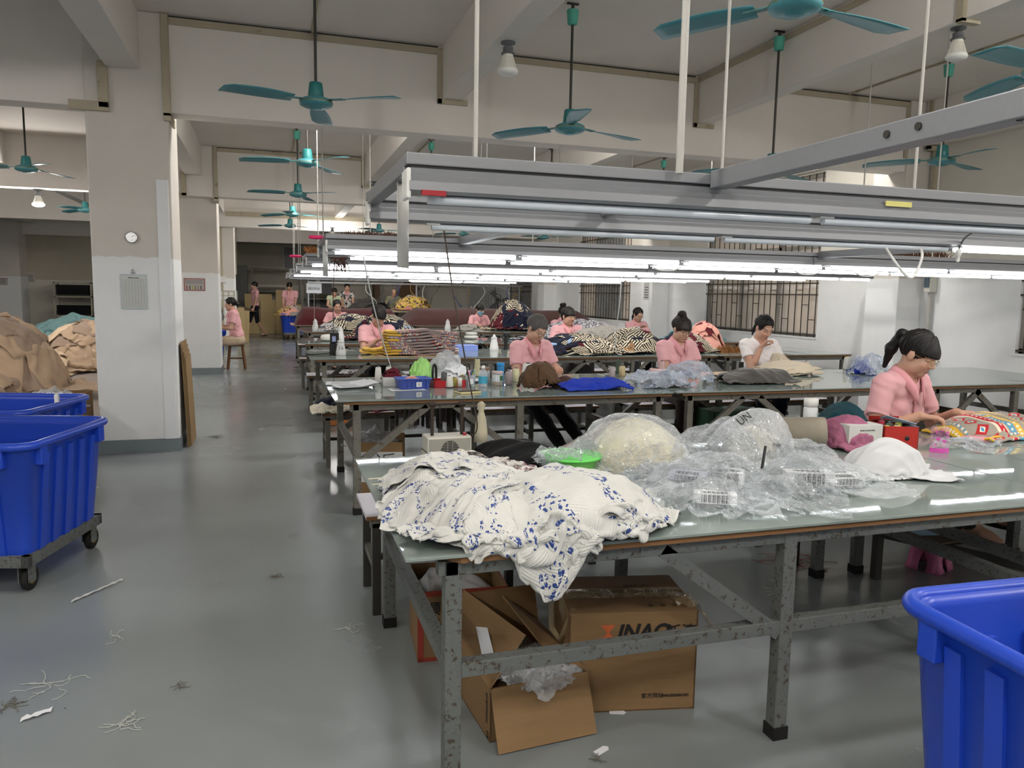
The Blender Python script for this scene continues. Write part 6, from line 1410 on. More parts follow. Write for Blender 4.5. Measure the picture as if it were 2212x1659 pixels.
# white box, red shoe box with threads, bottle, pink pouch, spectacle case
M_wbox = pm('white_card_box', (206,206,202), .6, var=.03)
wb = thing('white_box', 'white card box under the teal knit on the nearest table', 'box', (2.668, 2.985, T1Z), R(-4)); MB().box(0,.19,0,.13,0,.125).build('box_body', M_wbox, wb, bevel=.002); text('SHOES COLLECTION', .009, M_ink, wb, (.06,-.001,.095)); text('8', .018, M_ink, wb, (.09,-.001,.07)); text('FASHION', .009, M_ink, wb, (.075,-.001,.05))
rb = thing('red_shoe_box', 'open red shoe box of thread spools before the foreground woman', 'box', (2.862, 2.965, T1Z), R(-20))
M_redcard = pm('red_card', (176,44,36), .5, var=.05)
b = MB(); W_, D_, H_ = .165, .20, .118
b.box(0,W_,0,.004,0,H_); b.box(0,W_,D_-.004,D_,0,H_); b.box(0,.004,0,D_,0,H_); b.box(0,W_,0,D_,0,.004); b.build('box_body', M_redcard, rb)
MB().box(W_-.004,W_,0,D_,0,H_).build('blue_end', M_ltblue, rb); MB().lathe([(.0,0),(.0115,0),(.0115,.002),(0,.002)],20).build('finger_hole', M_black, rb, loc=(.11,-.0005,.06), rot=(PI/2,0,0))
lid = MB().add([(.02,D_,H_),(W_,D_,H_+.0),(W_+.0,.03,H_+.012),(.05,.10,H_+.04)],[(0,1,2,3)]).build('lid', M_ltblue, rb); lid.modifiers.new('s','SOLIDIFY').thickness=.003
MB().beam((.0,D_*.95,H_+.012),(.10,.08,H_+.03),.004,.02).build('lid_edge', M_redcard, rb)
bar = MB()
for k in range(16): bar.box(W_+.0005,W_+.001,.045+k*.0035,.0465+k*.0035-.001*(k%3==0),.02,.045)
bar.build('barcode', M_ink, rb); MB().box(W_,W_+.0006,.04,.105,.015,.05).build('label', M_paper, rb)
text('SIZE 43 COLOR: RED', .008, M_ink, rb, (W_+.001,.03,.066), (PI/2,0,PI/2)); text('MADE IN CHINA', .008, M_ink, rb, (W_+.001,.03,.056), (PI/2,0,PI/2))
def spool(loc, r, h, mat, label, style='cone', top=None, group='thread spools', lying=None):
    o = thing('thread_spool', label, 'spool', loc, 0, group)
    if lying is not None: o.rotation_euler = (PI/2, 0, lying)
    if style == 'cone': pr = [(r*1.0,.004),(r*1.04,h*.06),(r*.72,h*.9),(r*.66,h*.93)]
    else: pr = [(r*.96,.004),(r,h*.05),(r*.97,h*.86),(r*.8,h*.9)]
    n = MB().lathe([(r*.5,0),(r*.9,.0),(r*.9,.004)]+pr+[(r*.35,h*.93)], 20).build('thread', mat, o)
    MB().lathe([(r*.32,h*.9),(r*.34,h*.99),(r*.28,h),(r*.16,h),(r*.16,h*.9)], 16).build('core', top or M_grey, o); return o
def thr(name, rgb): return pm('thread_'+name, rgb, .75, var=.06, vs=20, bump=.3, bs=200, stretch=(.3,.3,6))
TH = {k: thr(k, c) for k, c in dict(white=(228,226,220), cream=(214,208,170), yellow=(196,190,84), grey=(92,92,90), olive=(150,140,70), khaki=(116,112,90), mauve=(176,164,164), navy=(40,66,120), blue=(28,64,190), black=(24,24,28), beige=(206,186,172), pinkb=(216,180,176), tan=(200,180,140), green=(70,84,70), red=(170,60,80)).items()}
for k, (dx, dy, m) in enumerate(((.03,.05,'yellow'),(.06,.09,'green'),(.035,.12,'red'),(.085,.06,'tan'),(.11,.10,'yellow'),(.10,.15,'red'))):
    spool((2.862+dx*.94+dy*.34, 2.965-dx*.34+dy*.94, T1Z+.05), .017, .07+.008*(k % 3), TH[m], ['yellow spool at the front of the red box','dark green spool in the red box','red spool at the back left of the red box','tan spool in the red box','yellow spool in the middle of the red box','red spool at the back of the red box'][k], 'cyl', group='spools in the red box')
wbt = thing('water_bottle', 'white and pale blue drinking bottle behind the teal knit', 'bottle', (2.652, 3.25, T1Z)); MB().lathe([(.032,0),(.036,.004),(.036,.17),(.03,.18)], 24).build('bottle_body', pm('bottle_white', (222,226,226), .35), wbt); MB().lathe([(.0365,.05),(.0365,.12)], 24).build('blue_band', pm('bottle_blue', (130,190,210), .4), wbt); MB().lathe([(.031,.18),(.036,.184),(.036,.222),(.0,.224)], 24).build('cap', M_white, wbt)
M_pouch = plastic('pink_pouch_film', (238,170,216), .25, .2, 10, .4)
pc = thing('pink_pouch', 'pink printed plastic pouch standing beside the red box', 'pouch', (3.045, 2.865, T1Z), R(-30))
P = [[(.085*i/9-.0, -.012*math.sin(PI*i/9)*(1-j/9)+.004*math.sin(i*1.5+j), .125*j/9+.006*math.sin(i*1.1)*(j == 9)) for j in range(10)] for i in range(10)]
MB().grid(P).build('film', M_pouch, pc)
M_pinkprint = pm('pink_print', (214,84,176), .5)
P = [[(.085*i/9, -.0135*math.sin(PI*i/9)*(1-j*.02)-.001, .002+.022*j/3) for j in range(4)] for i in range(10)]
MB().grid(P).build('printed_base', M_pinkprint, pc)
hm_ = MB()
for k, (x_, z_, r_) in enumerate(((.02,.105,.007),(.045,.112,.006),(.068,.104,.007),(.03,.07,.012),(.058,.06,.010),(.02,.04,.006),(.07,.085,.005))):
    hm_.add([(x_+r_*(.9*math.sin(a)**3), -.016, z_+r_*.06*(13*math.cos(a)-5*math.cos(2*a)-2*math.cos(3*a)-math.cos(4*a))) for a in np.linspace(0,2*PI,16,endpoint=False)], [tuple(range(16))])
hm_.build('printed_hearts', M_pinkprint, pc)
cs_ = thing('spectacle_case', 'pink spectacle case lying before the patterned sweater', 'case', (3.50, 3.0, T1Z+.018), R(-32)); MB().lathe([(0,-.0165),(.05,-.014),(.058,0),(.05,.013),(.03,.018),(0,.0185)], 28, sx=1.5, sy=.55).build('shell', pm('pink_case', (216,150,160), .6), cs_); MB().lathe([(.0575,-.001),(.0585,0),(.0575,.001)], 28, sx=1.5, sy=.55).build('seam', M_collarline if False else pm('case_seam', (150,90,100), .6), cs_)
sc_ = thing('scissors', 'pair of thread scissors beside the pink spectacle case', 'scissors', (3.56, 2.92, T1Z+.003), R(-30)); MB().beam((0,0,.002),(.12,.004,.002),.008,.002).beam((0,.01,.004),(.12,.0,.004),.008,.002).build('blades', M_chrome, sc_); MB().tube([(-.03+.014*math.cos(a),.012+.010*math.sin(a),.003) for a in np.linspace(0,2*PI,12)], .003, 6).tube([(-.03+.014*math.cos(a),-.010+.010*math.sin(a),.003) for a in np.linspace(0,2*PI,12)], .003, 6).build('handles', pm('teal_handle', (90,150,160), .4), sc_)
zp = MB().tube([(1.86,2.55,T1Z+.02),(1.89,2.58,T1Z+.07),(1.92,2.61,T1Z+.13)], .006, 6).build('zip_strip', M_black); tag(zp, 'black zip strip of the clear label bag', 'zip')
# printed tags and labels inside the bags
def tagstack(label, c, d, rz, n, mat=M_paper, tilt=0, cat='tags'):
    root = thing('label_bundle', label, cat, c, rz)
    for k in range(n): MB().box(-d[0]/2+.002*k*hsh(k,label),d[0]/2,-d[1]/2,d[1]/2,d[2]*k/n,d[2]*(k+.8)/n).build('tag_card', mat, root)
    bc = MB()
    for k in range(12): bc.box(-d[0]*.3+k*d[0]*.05,-d[0]*.3+k*d[0]*.05+d[0]*.02*(1+k%2),-d[1]/2-.0006,-d[1]/2,.1*d[2],.9*d[2]); bc.box(-d[0]*.3+k*d[0]*.05,-d[0]*.3+k*d[0]*.05+d[0]*.02*(1+k%2),-d[1]*.3,d[1]*.1,d[2],d[2]+.0006)
    bc.build('barcode', M_ink, root); root.rotation_euler = (tilt, 0, rz); return root
tagstack('barcoded card stack in the front clear bag', (1.47,2.27,T1Z+.02), (.15,.06,.035), R(-28), 5); tagstack('stack of white tags in the long clear bag', (1.62,2.38,T1Z+.04), (.07,.08,.06), R(-40), 12); tagstack('lilac paper tags in the long clear bag', (1.50,2.50,T1Z+.05), (.14,.10,.02), R(-38), 4, pm('lilac_paper', (186,188,206), .6)); tagstack('label sheets in the flat clear bag', (1.98,2.42,T1Z+.01), (.19,.06,.06), R(-22), 6); tagstack('white sheet in the right half of the flat clear bag', (2.14,2.42,T1Z+.012), (.14,.10,.03), R(-12), 3)
for k, (x_, y_, l) in enumerate(((1.42,2.62,'white sewing rolls packet, left'),(1.50,2.60,'white sewing rolls packet, right'))): o = MB().lathe([(0,-.035),(.014,-.033),(.016,0),(.014,.033),(0,.035)],14).build('cotton_roll', M_white); o.location=(x_,y_,T1Z+.018); o.rotation_euler=(0,PI/2,R(-20)); tag(o, l, 'roll', 'white rolls in the small packet')
text('SUN', .05, M_ink, None, (1.93,2.83,T1Z+.165), (R(55),R(-28),R(8)), 'bag_lettering'); bpy.data.objects['bag_lettering'].parent = None
_bl = bpy.data.objects['bag_lettering']; _bag = [o_ for o_ in bpy.data.objects if o_.get('label','').startswith('milky carrier bag')][0]; _bl.parent = _bag
heap('filling','cotton_filling','pale pieces inside the carrier bag',(2.1,2.95,T1Z),(.34,.32,.5),[pm('pale_scrap', (196,192,182), .8)],'pale grey-beige piece inside the milky carrier bag',4,33,thick=.004)

# ---- second table: papers, bins, threads, jars, knits
def papers(label, c, w, d, rz, n, curl=0):
    root = thing('paper_sheets', label, 'paper', c, rz, 'papers on the second table')
    for k in range(n):
        P = [[(-w/2+w*i/8+.01*k*(hsh(k,label)-.5), -d/2+d*j/4, .0012*k+curl*max(0,(i/8-.45))**2*(1+.3*k)) for j in range(5)] for i in range(9)]
        o = MB().grid(P).build('sheet', M_paper, root); o.rotation_euler = (0,0,.12*(hsh(label,k)-.5))
    tx = MB()
    for r_ in range(7): tx.box(-w*.4, w*(.1+.25*hsh(r_,label)), -d*.4+r_*d*.11, -d*.385+r_*d*.11, .0012*n+.0005, .0012*n+.0008)
    tx.build('printed_lines', pm('grey_ink', (120,120,124), .7), root); return root
papers('sheaf of printed sheets at the aisle corner of the second table', (.56,5.98,TZ), .30,.21,R(-8),6,.03); papers('curling white sheets beside the white card box', (.60,5.76,TZ+.009), .30,.21,R(12),5,.05); papers('white sheet under the blue bin', (.95,5.56,TZ), .26,.16,R(4),2)
wt = thing('card_tray', 'white card tray holding maroon pieces on the second table', 'tray', (.80,5.74,TZ), R(-3)); b = MB(); b.box(0,.2,0,.005,0,.072); b.box(0,.2,.145,.15,0,.072); b.box(0,.005,0,.15,0,.072); b.box(.195,.2,0,.15,0,.072); b.box(0,.2,0,.15,0,.004); b.build('tray_body', M_wbox, wt)
heap('cloth piece','maroon_piece','maroon pieces in the card tray',(.89,5.83,TZ+.05),(.2,.14,.28),[FB['maroon']],'maroon knitted piece in the white card tray',2,41,thick=.003)
M_bin = pm('violet_blue_bin', (70,92,176), .4, var=.05)
bn = thing('plastic_bin', 'blue plastic parts bin with a white label on the second table', 'bin', (.895,5.53,TZ), R(5)); b = MB(); n_ = [rr(.215,.125,.012,0),rr(.245,.155,.014,.072),rr(.26,.17,.014,.075),rr(.26,.17,.014,.082),rr(.24,.15,.012,.082),rr(.21,.12,.012,.006)]; b.grid([[(x_+.12,y_+.08,z_) for x_,y_,z_ in q+[q[0]]] for q in n_]); b.add([(x_+.12,y_+.08,z_) for x_,y_,z_ in n_[-1]],[tuple(range(len(n_[-1])))])
for k in range(6): b.box(.03+k*.035,.034+k*.035,-.0005,.01,.005,.072)
b.build('bin_body', M_bin, bn); MB().box(.125,.165,-.004,-.002,.02,.055).build('label', M_paper, bn)
text('回', .026, M_ink, bn, (.132,-.0045,.028))
heap('scrap','pink_scrap','pink scraps in the blue bin',(1.01,5.62,TZ+.045),(.18,.11,.16),[FB['pink']],'pink scrap in the blue bin',2,43,thick=.003)
rbn = thing('red_tin', 'shiny red shallow tin of thread cones on the second table', 'tin', (1.165,5.6,TZ), R(4)); b = MB(); b.box(0,.25,0,.005,0,.055); b.box(0,.25,.165,.17,0,.055); b.box(0,.005,0,.17,0,.055); b.box(.245,.25,0,.17,0,.055); b.box(0,.25,0,.17,0,.004); b.build('tin_body', pm('red_gloss', (166,24,36), .2, spec=.8), rbn)
tag(MB().tube([(1.20+.075*math.cos(a)*.25,5.76+.02*math.cos(a),TZ+.085+.078*math.sin(a)) for a in np.linspace(0,2*PI,28,endpoint=False)], .009, 8, closed=True).build('black_hoop', M_black), 'black hoop standing behind the red tin', 'hoop')
SP = [(1.255,5.66,.03,.115,'grey','dark grey cone tilting at the left of the red tin','cone'),(1.285,5.61,.03,.09,'white','white cone at the front of the red tin','cone'),(1.325,5.625,.024,.075,'olive','olive spool in the red tin','cyl'),(1.365,5.63,.024,.075,'white','white spool in the red tin','cyl'),(1.395,5.65,.024,.09,'khaki','khaki spool with a yellow top in the red tin','cyl'),
 (.80,5.99,.03,.135,'white','white thread cone at the left behind the card tray','cone'),(.885,6.01,.03,.135,'white','second white cone behind the card tray','cone'),(1.70,6.35,.03,.16,'cream','tall cream cone behind the jars','cone'),(1.56,6.2,.03,.10,'mauve','grey-mauve cone behind the pencil cup','cone'),(1.50,6.3,.026,.09,'navy','navy spool behind the pencil cup','cyl'),(1.80,6.25,.024,.11,'grey','grey spool left of the bending woman','cyl'),
 (1.79,5.72,.03,.115,'mauve','grey-mauve spool beside the snack jar','cyl'),(1.90,5.88,.028,.12,'cream','cream spool left of the big white cone','cyl'),(2.02,5.93,.058,.155,'white','big white thread cone behind the brown knit','cone'),(2.86,6.1,.026,.10,'mauve','mauve-grey spool at the right of the blue sweater','cyl'),(3.05,6.38,.022,.14,'green','green spool with pink top','cyl'),(2.98,6.15,.028,.1,'tan','tan spool beside the mauve one','cyl'),(3.2,6.3,.026,.13,'black','black cone by the woman with a bun','cone'),(3.48,6.35,.034,.12,'pinkb','pinkish cone before the woman with a bun','cone'),
 (4.93,6.15,.03,.12,'beige','beige spool at the right of the cream sweaters','cyl'),(5.62,6.4,.028,.135,'white','white cone with yellow top at the right','cone'),(5.66,6.27,.034,.12,'blue','royal blue thread cone at the right of the second table','cyl'),(5.80,6.33,.03,.125,'blue','darker blue thread cone right of the royal blue one','cyl')]
for x_, y_, r_, h_, m, l, st_ in SP: spool((x_, y_, TZ+(.006 if 1.16 < x_ < 1.42 and y_ < 5.7 else 0)), r_, h_, TH[m], l, st_, pm('yellow_core', (200,180,60), .5) if 'yellow' in l else None, 'thread spools on the second table')
spool((3.32,6.28,TZ+.03), .028, .14, TH['pinkb'], 'pinkish cone lying on its side', 'cone', lying=R(60)); o = MB().box(-.025,.025,-.006,.006,0,.11).build('black_block', M_blk, bevel=.004); o.location=(4.24,6.2,TZ); tag(o, 'small black upright block before the white-shirted woman', 'block')
def jar(label, c, r, h, body, lid, fill=None, neck=False):
    root = thing('jar', label, 'jar', c, 0, 'jars and bottles on the second table')
    pr = [(r*.9,0),(r,.006),(r,h*.8),(r*.9,h*.85)] if not neck else [(r*.95,0),(r,.006),(r,h*.62),(r*.8,h*.74),(r*.36,h*.84),(r*.36,h*.9)]
    MB().lathe(pr, 24).build('glass_body', body, root); q = r*.42 if neck else r*1.02; z_ = h*.88 if neck else h*.84
    MB().lathe([(q,z_),(q*1.02,z_+.004),(q*1.02,h),(0,h+.001)], 22).build('lid', lid, root)
    if fill: MB().lathe([(r*.85,.004),(r*.9,h*.3),(0,h*.34)], 18).build('contents', fill, root)
    return root
M_jar = plastic('clear_jar', (225,232,236), .22, .06, 4, .05)
j = jar('clear bottle with blue label and white cap on the second table', (1.545,5.60,TZ), .034, .165, M_jar, M_white, pm('pale_liquid', (190,186,200), .2), True); MB().lathe([(.0348,.03),(.0348,.085)], 24).build('blue_label', pm('label_blue', (70,160,190), .5), j)
j = jar('clear snack jar with green and white label', (1.69,5.70,TZ), .044, .11, M_jar, pm('pinkish_lid', (200,180,180), .4), pm('nuts', (190,140,80), .6)); MB().lathe([(.0446,.03),(.0446,.085)], 12).build('label', M_paper, j); MB().box(.005,.03,-.0462,-.0445,.04,.08).build('green_label', pm('label_green', (70,120,90), .5), j)
jar('clear jar with a brown lid behind the blue-labelled bottle', (1.62,5.82,TZ), .04, .13, M_jar, pm('brown_lid', (120,90,70), .4), pm('brown_bits', (120,84,60), .6)); jar('blue lidded cup behind the snack jar', (1.78,5.92,TZ), .03, .155, pm('blue_cup', (40,130,190), .35), pm('blue_cap', (30,140,206), .35))
pcu = thing('pen_cup', 'clear cup of coloured pens on the second table', 'cup', (1.46,5.68,TZ)); MB().lathe([(.04,0),(.046,.09),(.0435,.09),(.038,.004),(0,.004)], 22).build('cup', M_jar, pcu)
for k in range(14):
    a = k*2.4; r0 = .012+.018*hsh(k); MB().cyl((r0*math.cos(a),r0*math.sin(a),.006),(r0*1.4*math.cos(a),r0*1.4*math.sin(a),.1+.03*hsh(k,2)), .0035, n=6).build('pen', pm('pen%d' % (k % 7), [(200,50,60),(60,150,70),(40,80,180),(230,180,50),(220,120,160),(50,50,60),(90,190,200)][k % 7], .4), pcu)
MB().box(-.02,.02,-.046,-.044,.02,.06).build('label', M_paper, pcu)
ca = thing('calculator', 'cream desk calculator at the front of the second table', 'calculator', (1.345,5.29,TZ), R(14)); MB().box(-.085,.085,-.055,.055,0,.014).build('case', pm('cream_case', (214,200,150), .5), ca, bevel=.004); MB().box(-.07,.07,.03,.048,.014,.016).build('display', pm('lcd', (90,100,90), .3), ca)
k_ = MB()
for r_ in range(4):
    for c_ in range(6): k_.box(-.075+c_*.026,-.055+c_*.026,-.045+r_*.018,-.033+r_*.018,.014,.018)
k_.build('keys', pm('brown_keys', (70,58,48), .5), ca)
# plastic bags, knits on the second table
n2 = [dict(size=(.46,.4), comp=(.66,.66), rot=20, off=(0,0), h=mound(.17,.15,.15,.6,bump=.4,seed=61), amp=.06), dict(size=(.36,.34), comp=(.7,.7), rot=0, off=(0,0), h=mound(.13,.12,.14,.6,bump=.3,seed=62), amp=.05), dict(size=(.56,.36), comp=(.8,.8), rot=4, off=(0,0), h=mound(.3,.12,.045,.7,bump=.4,seed=63), amp=.05), dict(size=(.62,.4), comp=(.84,.8), rot=-4, off=(0,0), h=mound(.32,.16,.09,.6,bump=.3,seed=64), amp=.06),
 dict(size=(.5,.4), comp=(.8,.8), rot=10, off=(0,0), h=mound(.24,.16,.09,.6,bump=.4,seed=65), amp=.07), dict(size=(.42,.36), comp=(.7,.7), rot=0, off=(0,0), h=mound(.18,.14,.13,.5,bump=.3,seed=66), amp=.05), dict(size=(.5,.36), comp=(.86,.86), rot=5, off=(0,0), h=mound(.24,.14,.05,.6,bump=.2,seed=67), amp=.02), dict(size=(.34,.3), comp=(.7,.7), rot=40, off=(0,0), h=mound(.13,.1,.07,.6,bump=.3,seed=68), amp=.05)]
N2 = simulate(n2, n=40, steps=80, seed=9)
def put2(i, name, mat, label, cat, c, s=(1,1,1), group=None, thick=.005, uvs=1.0, rz=0):
    cs2, sn2 = math.cos(R(rz)), math.sin(R(rz)); o = cloth_mesh(name, N2[i], mat, lambda V: np.stack([(V[:,0]*cs2-V[:,1]*sn2)*s[0]+c[0], (V[:,0]*sn2+V[:,1]*cs2)*s[1]+c[1], V[:,2]*s[2]+c[2]], -1), uvs, thick); return tag(o, label, cat, group)
put2(0, 'brown_knit', FB['brown'], 'thick brown tweed knit bundle on the second table', 'knit', (1.96,5.47,TZ), (.95,.75,1.25), thick=.012); put2(0, 'brown_knit', FB['brown'], 'upper fold of the brown tweed knit', 'knit', (1.95,5.46,TZ+.03), (.8,.62,1.1), thick=.014, rz=80)
put2(1, 'dark_brown_knit', FB['darkbrown'], 'dark brown knit right of the tweed bundle', 'knit', (2.16,5.48,TZ), (.8,.7,.55)); put2(2, 'blue_sweater', FB['royal'], 'royal blue ribbed sweater lying on the second table', 'sweater', (2.36,5.36,TZ), (1.12,1.0,1.2), thick=.012); put2(6, 'blue_sweater', FB['royal'], 'royal blue sleeve fold on top of the blue sweater', 'sweater', (2.42,5.40,TZ+.02), (.9,.7,.8), thick=.012)
put2(3, 'charcoal_trousers', FB['charcoal'], 'dark grey velvety garment on the second table', 'garment', (3.92,5.52,TZ), (1.2,1.0,1.15), thick=.01); put2(4, 'charcoal_trousers', FB['charcoal'], 'upper folds of the dark grey velvety garment', 'garment', (3.85,5.54,TZ+.01), (1.2,.8,1.0), thick=.01, rz=8)
M_filmblue = plastic('bluish_film', (222,232,250), .18, .1, 20, .8)
put2(4, 'plastic_bag', M_filmblue, 'clear bag beside the royal blue sweater', 'bag', (2.96,5.46,TZ), (1.15,1.2,1.25), 'clear bags on the second table', 0); put2(5, 'plastic_bag', M_filmblue, 'large clear bag before the woman with a bun', 'bag', (3.32,5.62,TZ), (1.2,1.2,1.2), 'clear bags on the second table', 0); put2(0, 'plastic_bag', M_filmblue, 'puffed clear bag behind the ponytail of the foreground woman', 'bag', (5.55,6.0,TZ), (1.1,1.0,1.3), 'clear bags on the second table', 0)
put2(6, 'black_piece', FB['greydark'], 'black knitted piece inside the left clear bag', 'knit', (3.0,5.42,TZ), (.7,.7,.9), thick=.01); put2(6, 'blue_piece', FB['royal'], 'blue piece inside the clear bag at far right', 'knit', (5.5,6.05,TZ), (.5,.5,1.3), thick=.01)
put2(5, 'netted_bag', M_filmmilk, 'white translucent bag of white strips behind the bins', 'bag', (1.36,6.1,TZ), (.85,.9,1.6), 'clear bags on the second table', 0); heap('strips','white_strips','white strips in the bag',(1.40,6.08,TZ),(.42,.36,.5),[M_paper],'white strip in the translucent bag behind the bins',4,47,thick=.003)
put2(1, 'green_bag', pm('lime_film', (160,216,120), .35), 'crumpled lime green plastic bag on the second table', 'bag', (1.14,6.0,TZ+.02), (.62,.6,1.15), thick=.002); put2(7, 'plastic_bag', M_filmmilk, 'white crumpled film beside the lime green bag', 'bag', (1.06,5.82,TZ), (1,1,.9), 'clear bags on the second table', 0)
for k, (y_, s_, z_) in enumerate(((6.12,1.25,0),(6.1,1.2,.02),(6.14,1.15,.04))): put2(6, 'oatmeal_sweater', FB['oat'], 'oatmeal sweater under the hands of the white-shirted woman, %s' % ['lowest','middle','topmost'][k], 'sweater', (4.62+.02*k,y_-.05,TZ+z_), (s_,s_*.9,1.1), 'oatmeal sweaters', .014, rz=4*k)
put2(7, 'oatmeal_sweater', FB['oat'], 'oatmeal collar lifted by the white-shirted woman', 'sweater', (4.78,6.36,TZ+.02), (.8,.8,1.9), 'oatmeal sweaters', .012); put2(6, 'beige_piece', FB['beigeL'], 'flat beige piece behind the dark grey garment', 'knit', (4.05,6.1,TZ), (.8,.7,.4))
# benches: garments left on the bench behind the second table
for k, (i, m, l, c, s_) in enumerate(((2,'speck','speckled cream knit on the bench end behind the second table',(.50,6.62,.47),(.75,1.1,1.4)),(7,'navy','navy piece on top of the speckled knit',(.52,6.66,.53),(1,.9,.9)),(7,'crimson','crimson piece on the bench',(.88,6.65,.47),(.8,.9,.7)),(7,'lime','yellow-green piece on the bench',(1.08,6.68,.47),(1.1,.9,1.1)),(7,'turq','turquoise print on the bench',(1.32,6.72,.47),(1.1,.9,.8)),(6,'black','black piece under the others on the bench',(.72,6.7,.47),(.7,1,.8)))):
    put2(i, 'garment', FB[m], l, 'garment', c, s_, 'garments on the bench', .01)
put2(2, 'printed_garment', FB['snow'], 'printed garments lying on the bench behind the third table', 'garment', (1.0,9.78,.46), (1.5,1.0,.8), None, .01)
put2(7, 'plastic_bag', M_film, 'clear bag in the carton with the large character', 'bag', (.66,5.62,.36), (1.1,1.1,1.2), None, 0); put2(7, 'plastic_bag', M_filmmilk, 'clear bag at the back of that carton', 'bag', (.74,5.75,.34), (1.2,1.1,1.6), None, 0)
put2(1, 'white_bag', FB['white2'], 'white bag at the left in the red-edged carton', 'bag', (.65,3.08,.17), (.7,.8,1.1), 'white bags in the carton', .003); put2(5, 'white_bag', FB['white2'], 'white bag at the right in the red-edged carton', 'bag', (.78,3.06,.16), (.7,.8,.9), 'white bags in the carton', .003)
put2(7, 'plastic_bag', M_filmmilk, 'clear bag spilling from the courier carton', 'bag', (.88,2.42,.17), (1.1,1.3,.8), None, 0); put2(7, 'plastic_bag', M_filmmilk, 'white film in the far left carton', 'bag', (-1.85,7.6,.42), (1.8,1.6,2.2), None, 0)
put2(5, 'striped_cloth', FB['zebra'], 'patterned garment inside the right foreground tub', 'garment', (1.98,1.2,.42), (1.2,1.2,2.0), None, .01)

# ---- third table: folded stack, bottles, cushions, scanner
def folded(label, x0, x1, y0, y1, z, t, k, mat):
    """one folded sweater: a ribbon bent back on itself, seen from its wavy long side"""
    n = 30; rows = []
    for i in range(n*2):
        s_ = i if i < n else 2*n-1-i; u = s_/(n-1); x = x0+(x1-x0)*u; zz = z+.014*math.sin(u*9+k*.4)*(.3+u)+.008*math.sin(u*23+k)*u; h = (t*.41)*(1 if i < n else -1)*math.sqrt(max(.02, 1-(2*abs(u-.5))**14))
        rows.append([(x+.012*math.sin(v*5+k)*(u > .9), y0+(y1-y0)*v, zz+h+.006*math.sin(v*7+u*4)) for v in (0,.02,.25,.5,.75,.98,1)])
    A = rows; m = MB(); m.grid([[*r] for r in A], closed_u=True); nn = len(A)
    m.add([r[0] for r in A], [(i, i+1, nn-2-i, nn-1-i) for i in range(n-1)]); m.add([r[-1] for r in A], [(nn-1-i, nn-2-i, i+1, i) for i in range(n-1)])
    o = m.build('folded_sweater', mat); return tag(o, label, 'sweater', 'folded sweaters in the stack')
def stackmat():
    def p(t, uv, base):
        co = nd(t, 'ShaderNodeTexCoord'); g = nd(t, 'ShaderNodeSeparateXYZ'); t.links.new(co.outputs['Object'], g.inputs[0]); x, y, z = g.outputs
        oi = nd(t, 'ShaderNodeObjectInfo'); x = mathn(t, 'MULTIPLY_ADD', mathn(t, 'SUBTRACT', oi.outputs['Random'], .5), .16, x)
        n = nd(t, 'ShaderNodeTexVoronoi', i_Scale=95.0); t.links.new(co.outputs['Object'], n.inputs['Vector'])
        hue = nd(t, 'ShaderNodeSeparateColor'); t.links.new(n.outputs['Color'], hue.inputs[0]); o = base
        rng_ = lambda a, b: mathn(t, 'MULTIPLY', mathn(t, 'GREATER_THAN', x, a), mathn(t, 'LESS_THAN', x, b))
        for a, b, th in ((1.33,1.52,.66),(1.80,2.2,.6)):
            w_ = rng_(a, b); o = mixc(t, mathn(t, 'MULTIPLY', w_, mathn(t, 'GREATER_THAN', hue.outputs[0], th)), o, (160,56,64)); o = mixc(t, mathn(t, 'MULTIPLY', w_, mathn(t, 'GREATER_THAN', hue.outputs[1], .78)), o, (96,136,168)); o = mixc(t, mathn(t, 'MULTIPLY', w_, mathn(t, 'GREATER_THAN', hue.outputs[2], .76)), o, (216,196,166))
        return mixc(t, mathn(t, 'LESS_THAN', x, 1.31), o, (200,160,66))
    return fabric('stack_knit', (140,124,120), pattern=p, fine=240, fs=.5)
M_stack = stackmat(); bt = 0
for k in range(9): folded('folded mauve-grey sweater in the tall stack, %s' % ['lowest','second from the bottom','third from the bottom','fourth from the bottom','fifth from the bottom','fourth from the top','third from the top','second from the top','topmost'][k], 1.20+.02*hsh(k,'a'), 2.02+.03*hsh(k,'b'), 8.45, 8.75, TZ+.024+.031*k, .03, k, M_stack)
tag(MB().box(1.12,1.95,8.36,8.78,TZ,TZ+.004).build('card_sheet', M_board), 'cardboard under the folded sweater stack', 'board')
for k in range(2): folded('patterned sweater under the hands of the fringed woman, %s' % ['lower','upper'][k], .98+.03*k, 1.34, 8.72, 9.0, TZ+.02+.03*k, .03, k+3, M_stack)
M_porc = pm('white_bottle_plastic', (232,232,230), .35)
def wbottle(x_, y_, z_, label, ink=False, s=1.0):
    o = thing('oil_bottle', label, 'bottle', (x_, y_, z_), 0, 'white waisted bottles'); MB().lathe([(.052*s,0),(.056*s,.01*s),(.056*s,.04*s),(.036*s,.13*s),(.036*s,.15*s),(.04*s,.155*s),(.04*s,.163*s),(.02*s,.166*s)], 28).build('bottle_body', M_porc, o); MB().lathe([(.02*s,.164*s),(.026*s,.172*s),(.014*s,.182*s),(.016*s,.19*s),(.008*s,.2*s),(0,.2*s)], 18).build('stopper', M_grey if s < .99 else M_white, o)
    if ink:
        st = MB()
        for p, q in (((-.03,.1),(-.012,.095)),((-.021,.11),(-.021,.07)),((-.03,.07),(-.012,.082)),((.0,.1),(.02,.1)),((.01,.11),(.006,.07)),((-.002,.085),(.022,.082)),((.01,.085),(.02,.068))): st.tube([(p[0],-.047-.09*(.1-p[1]),p[1]),(q[0],-.047-.09*(.1-q[1]),q[1])], .0014, 5)
        st.build('brush_writing', M_ink, o)
    return o
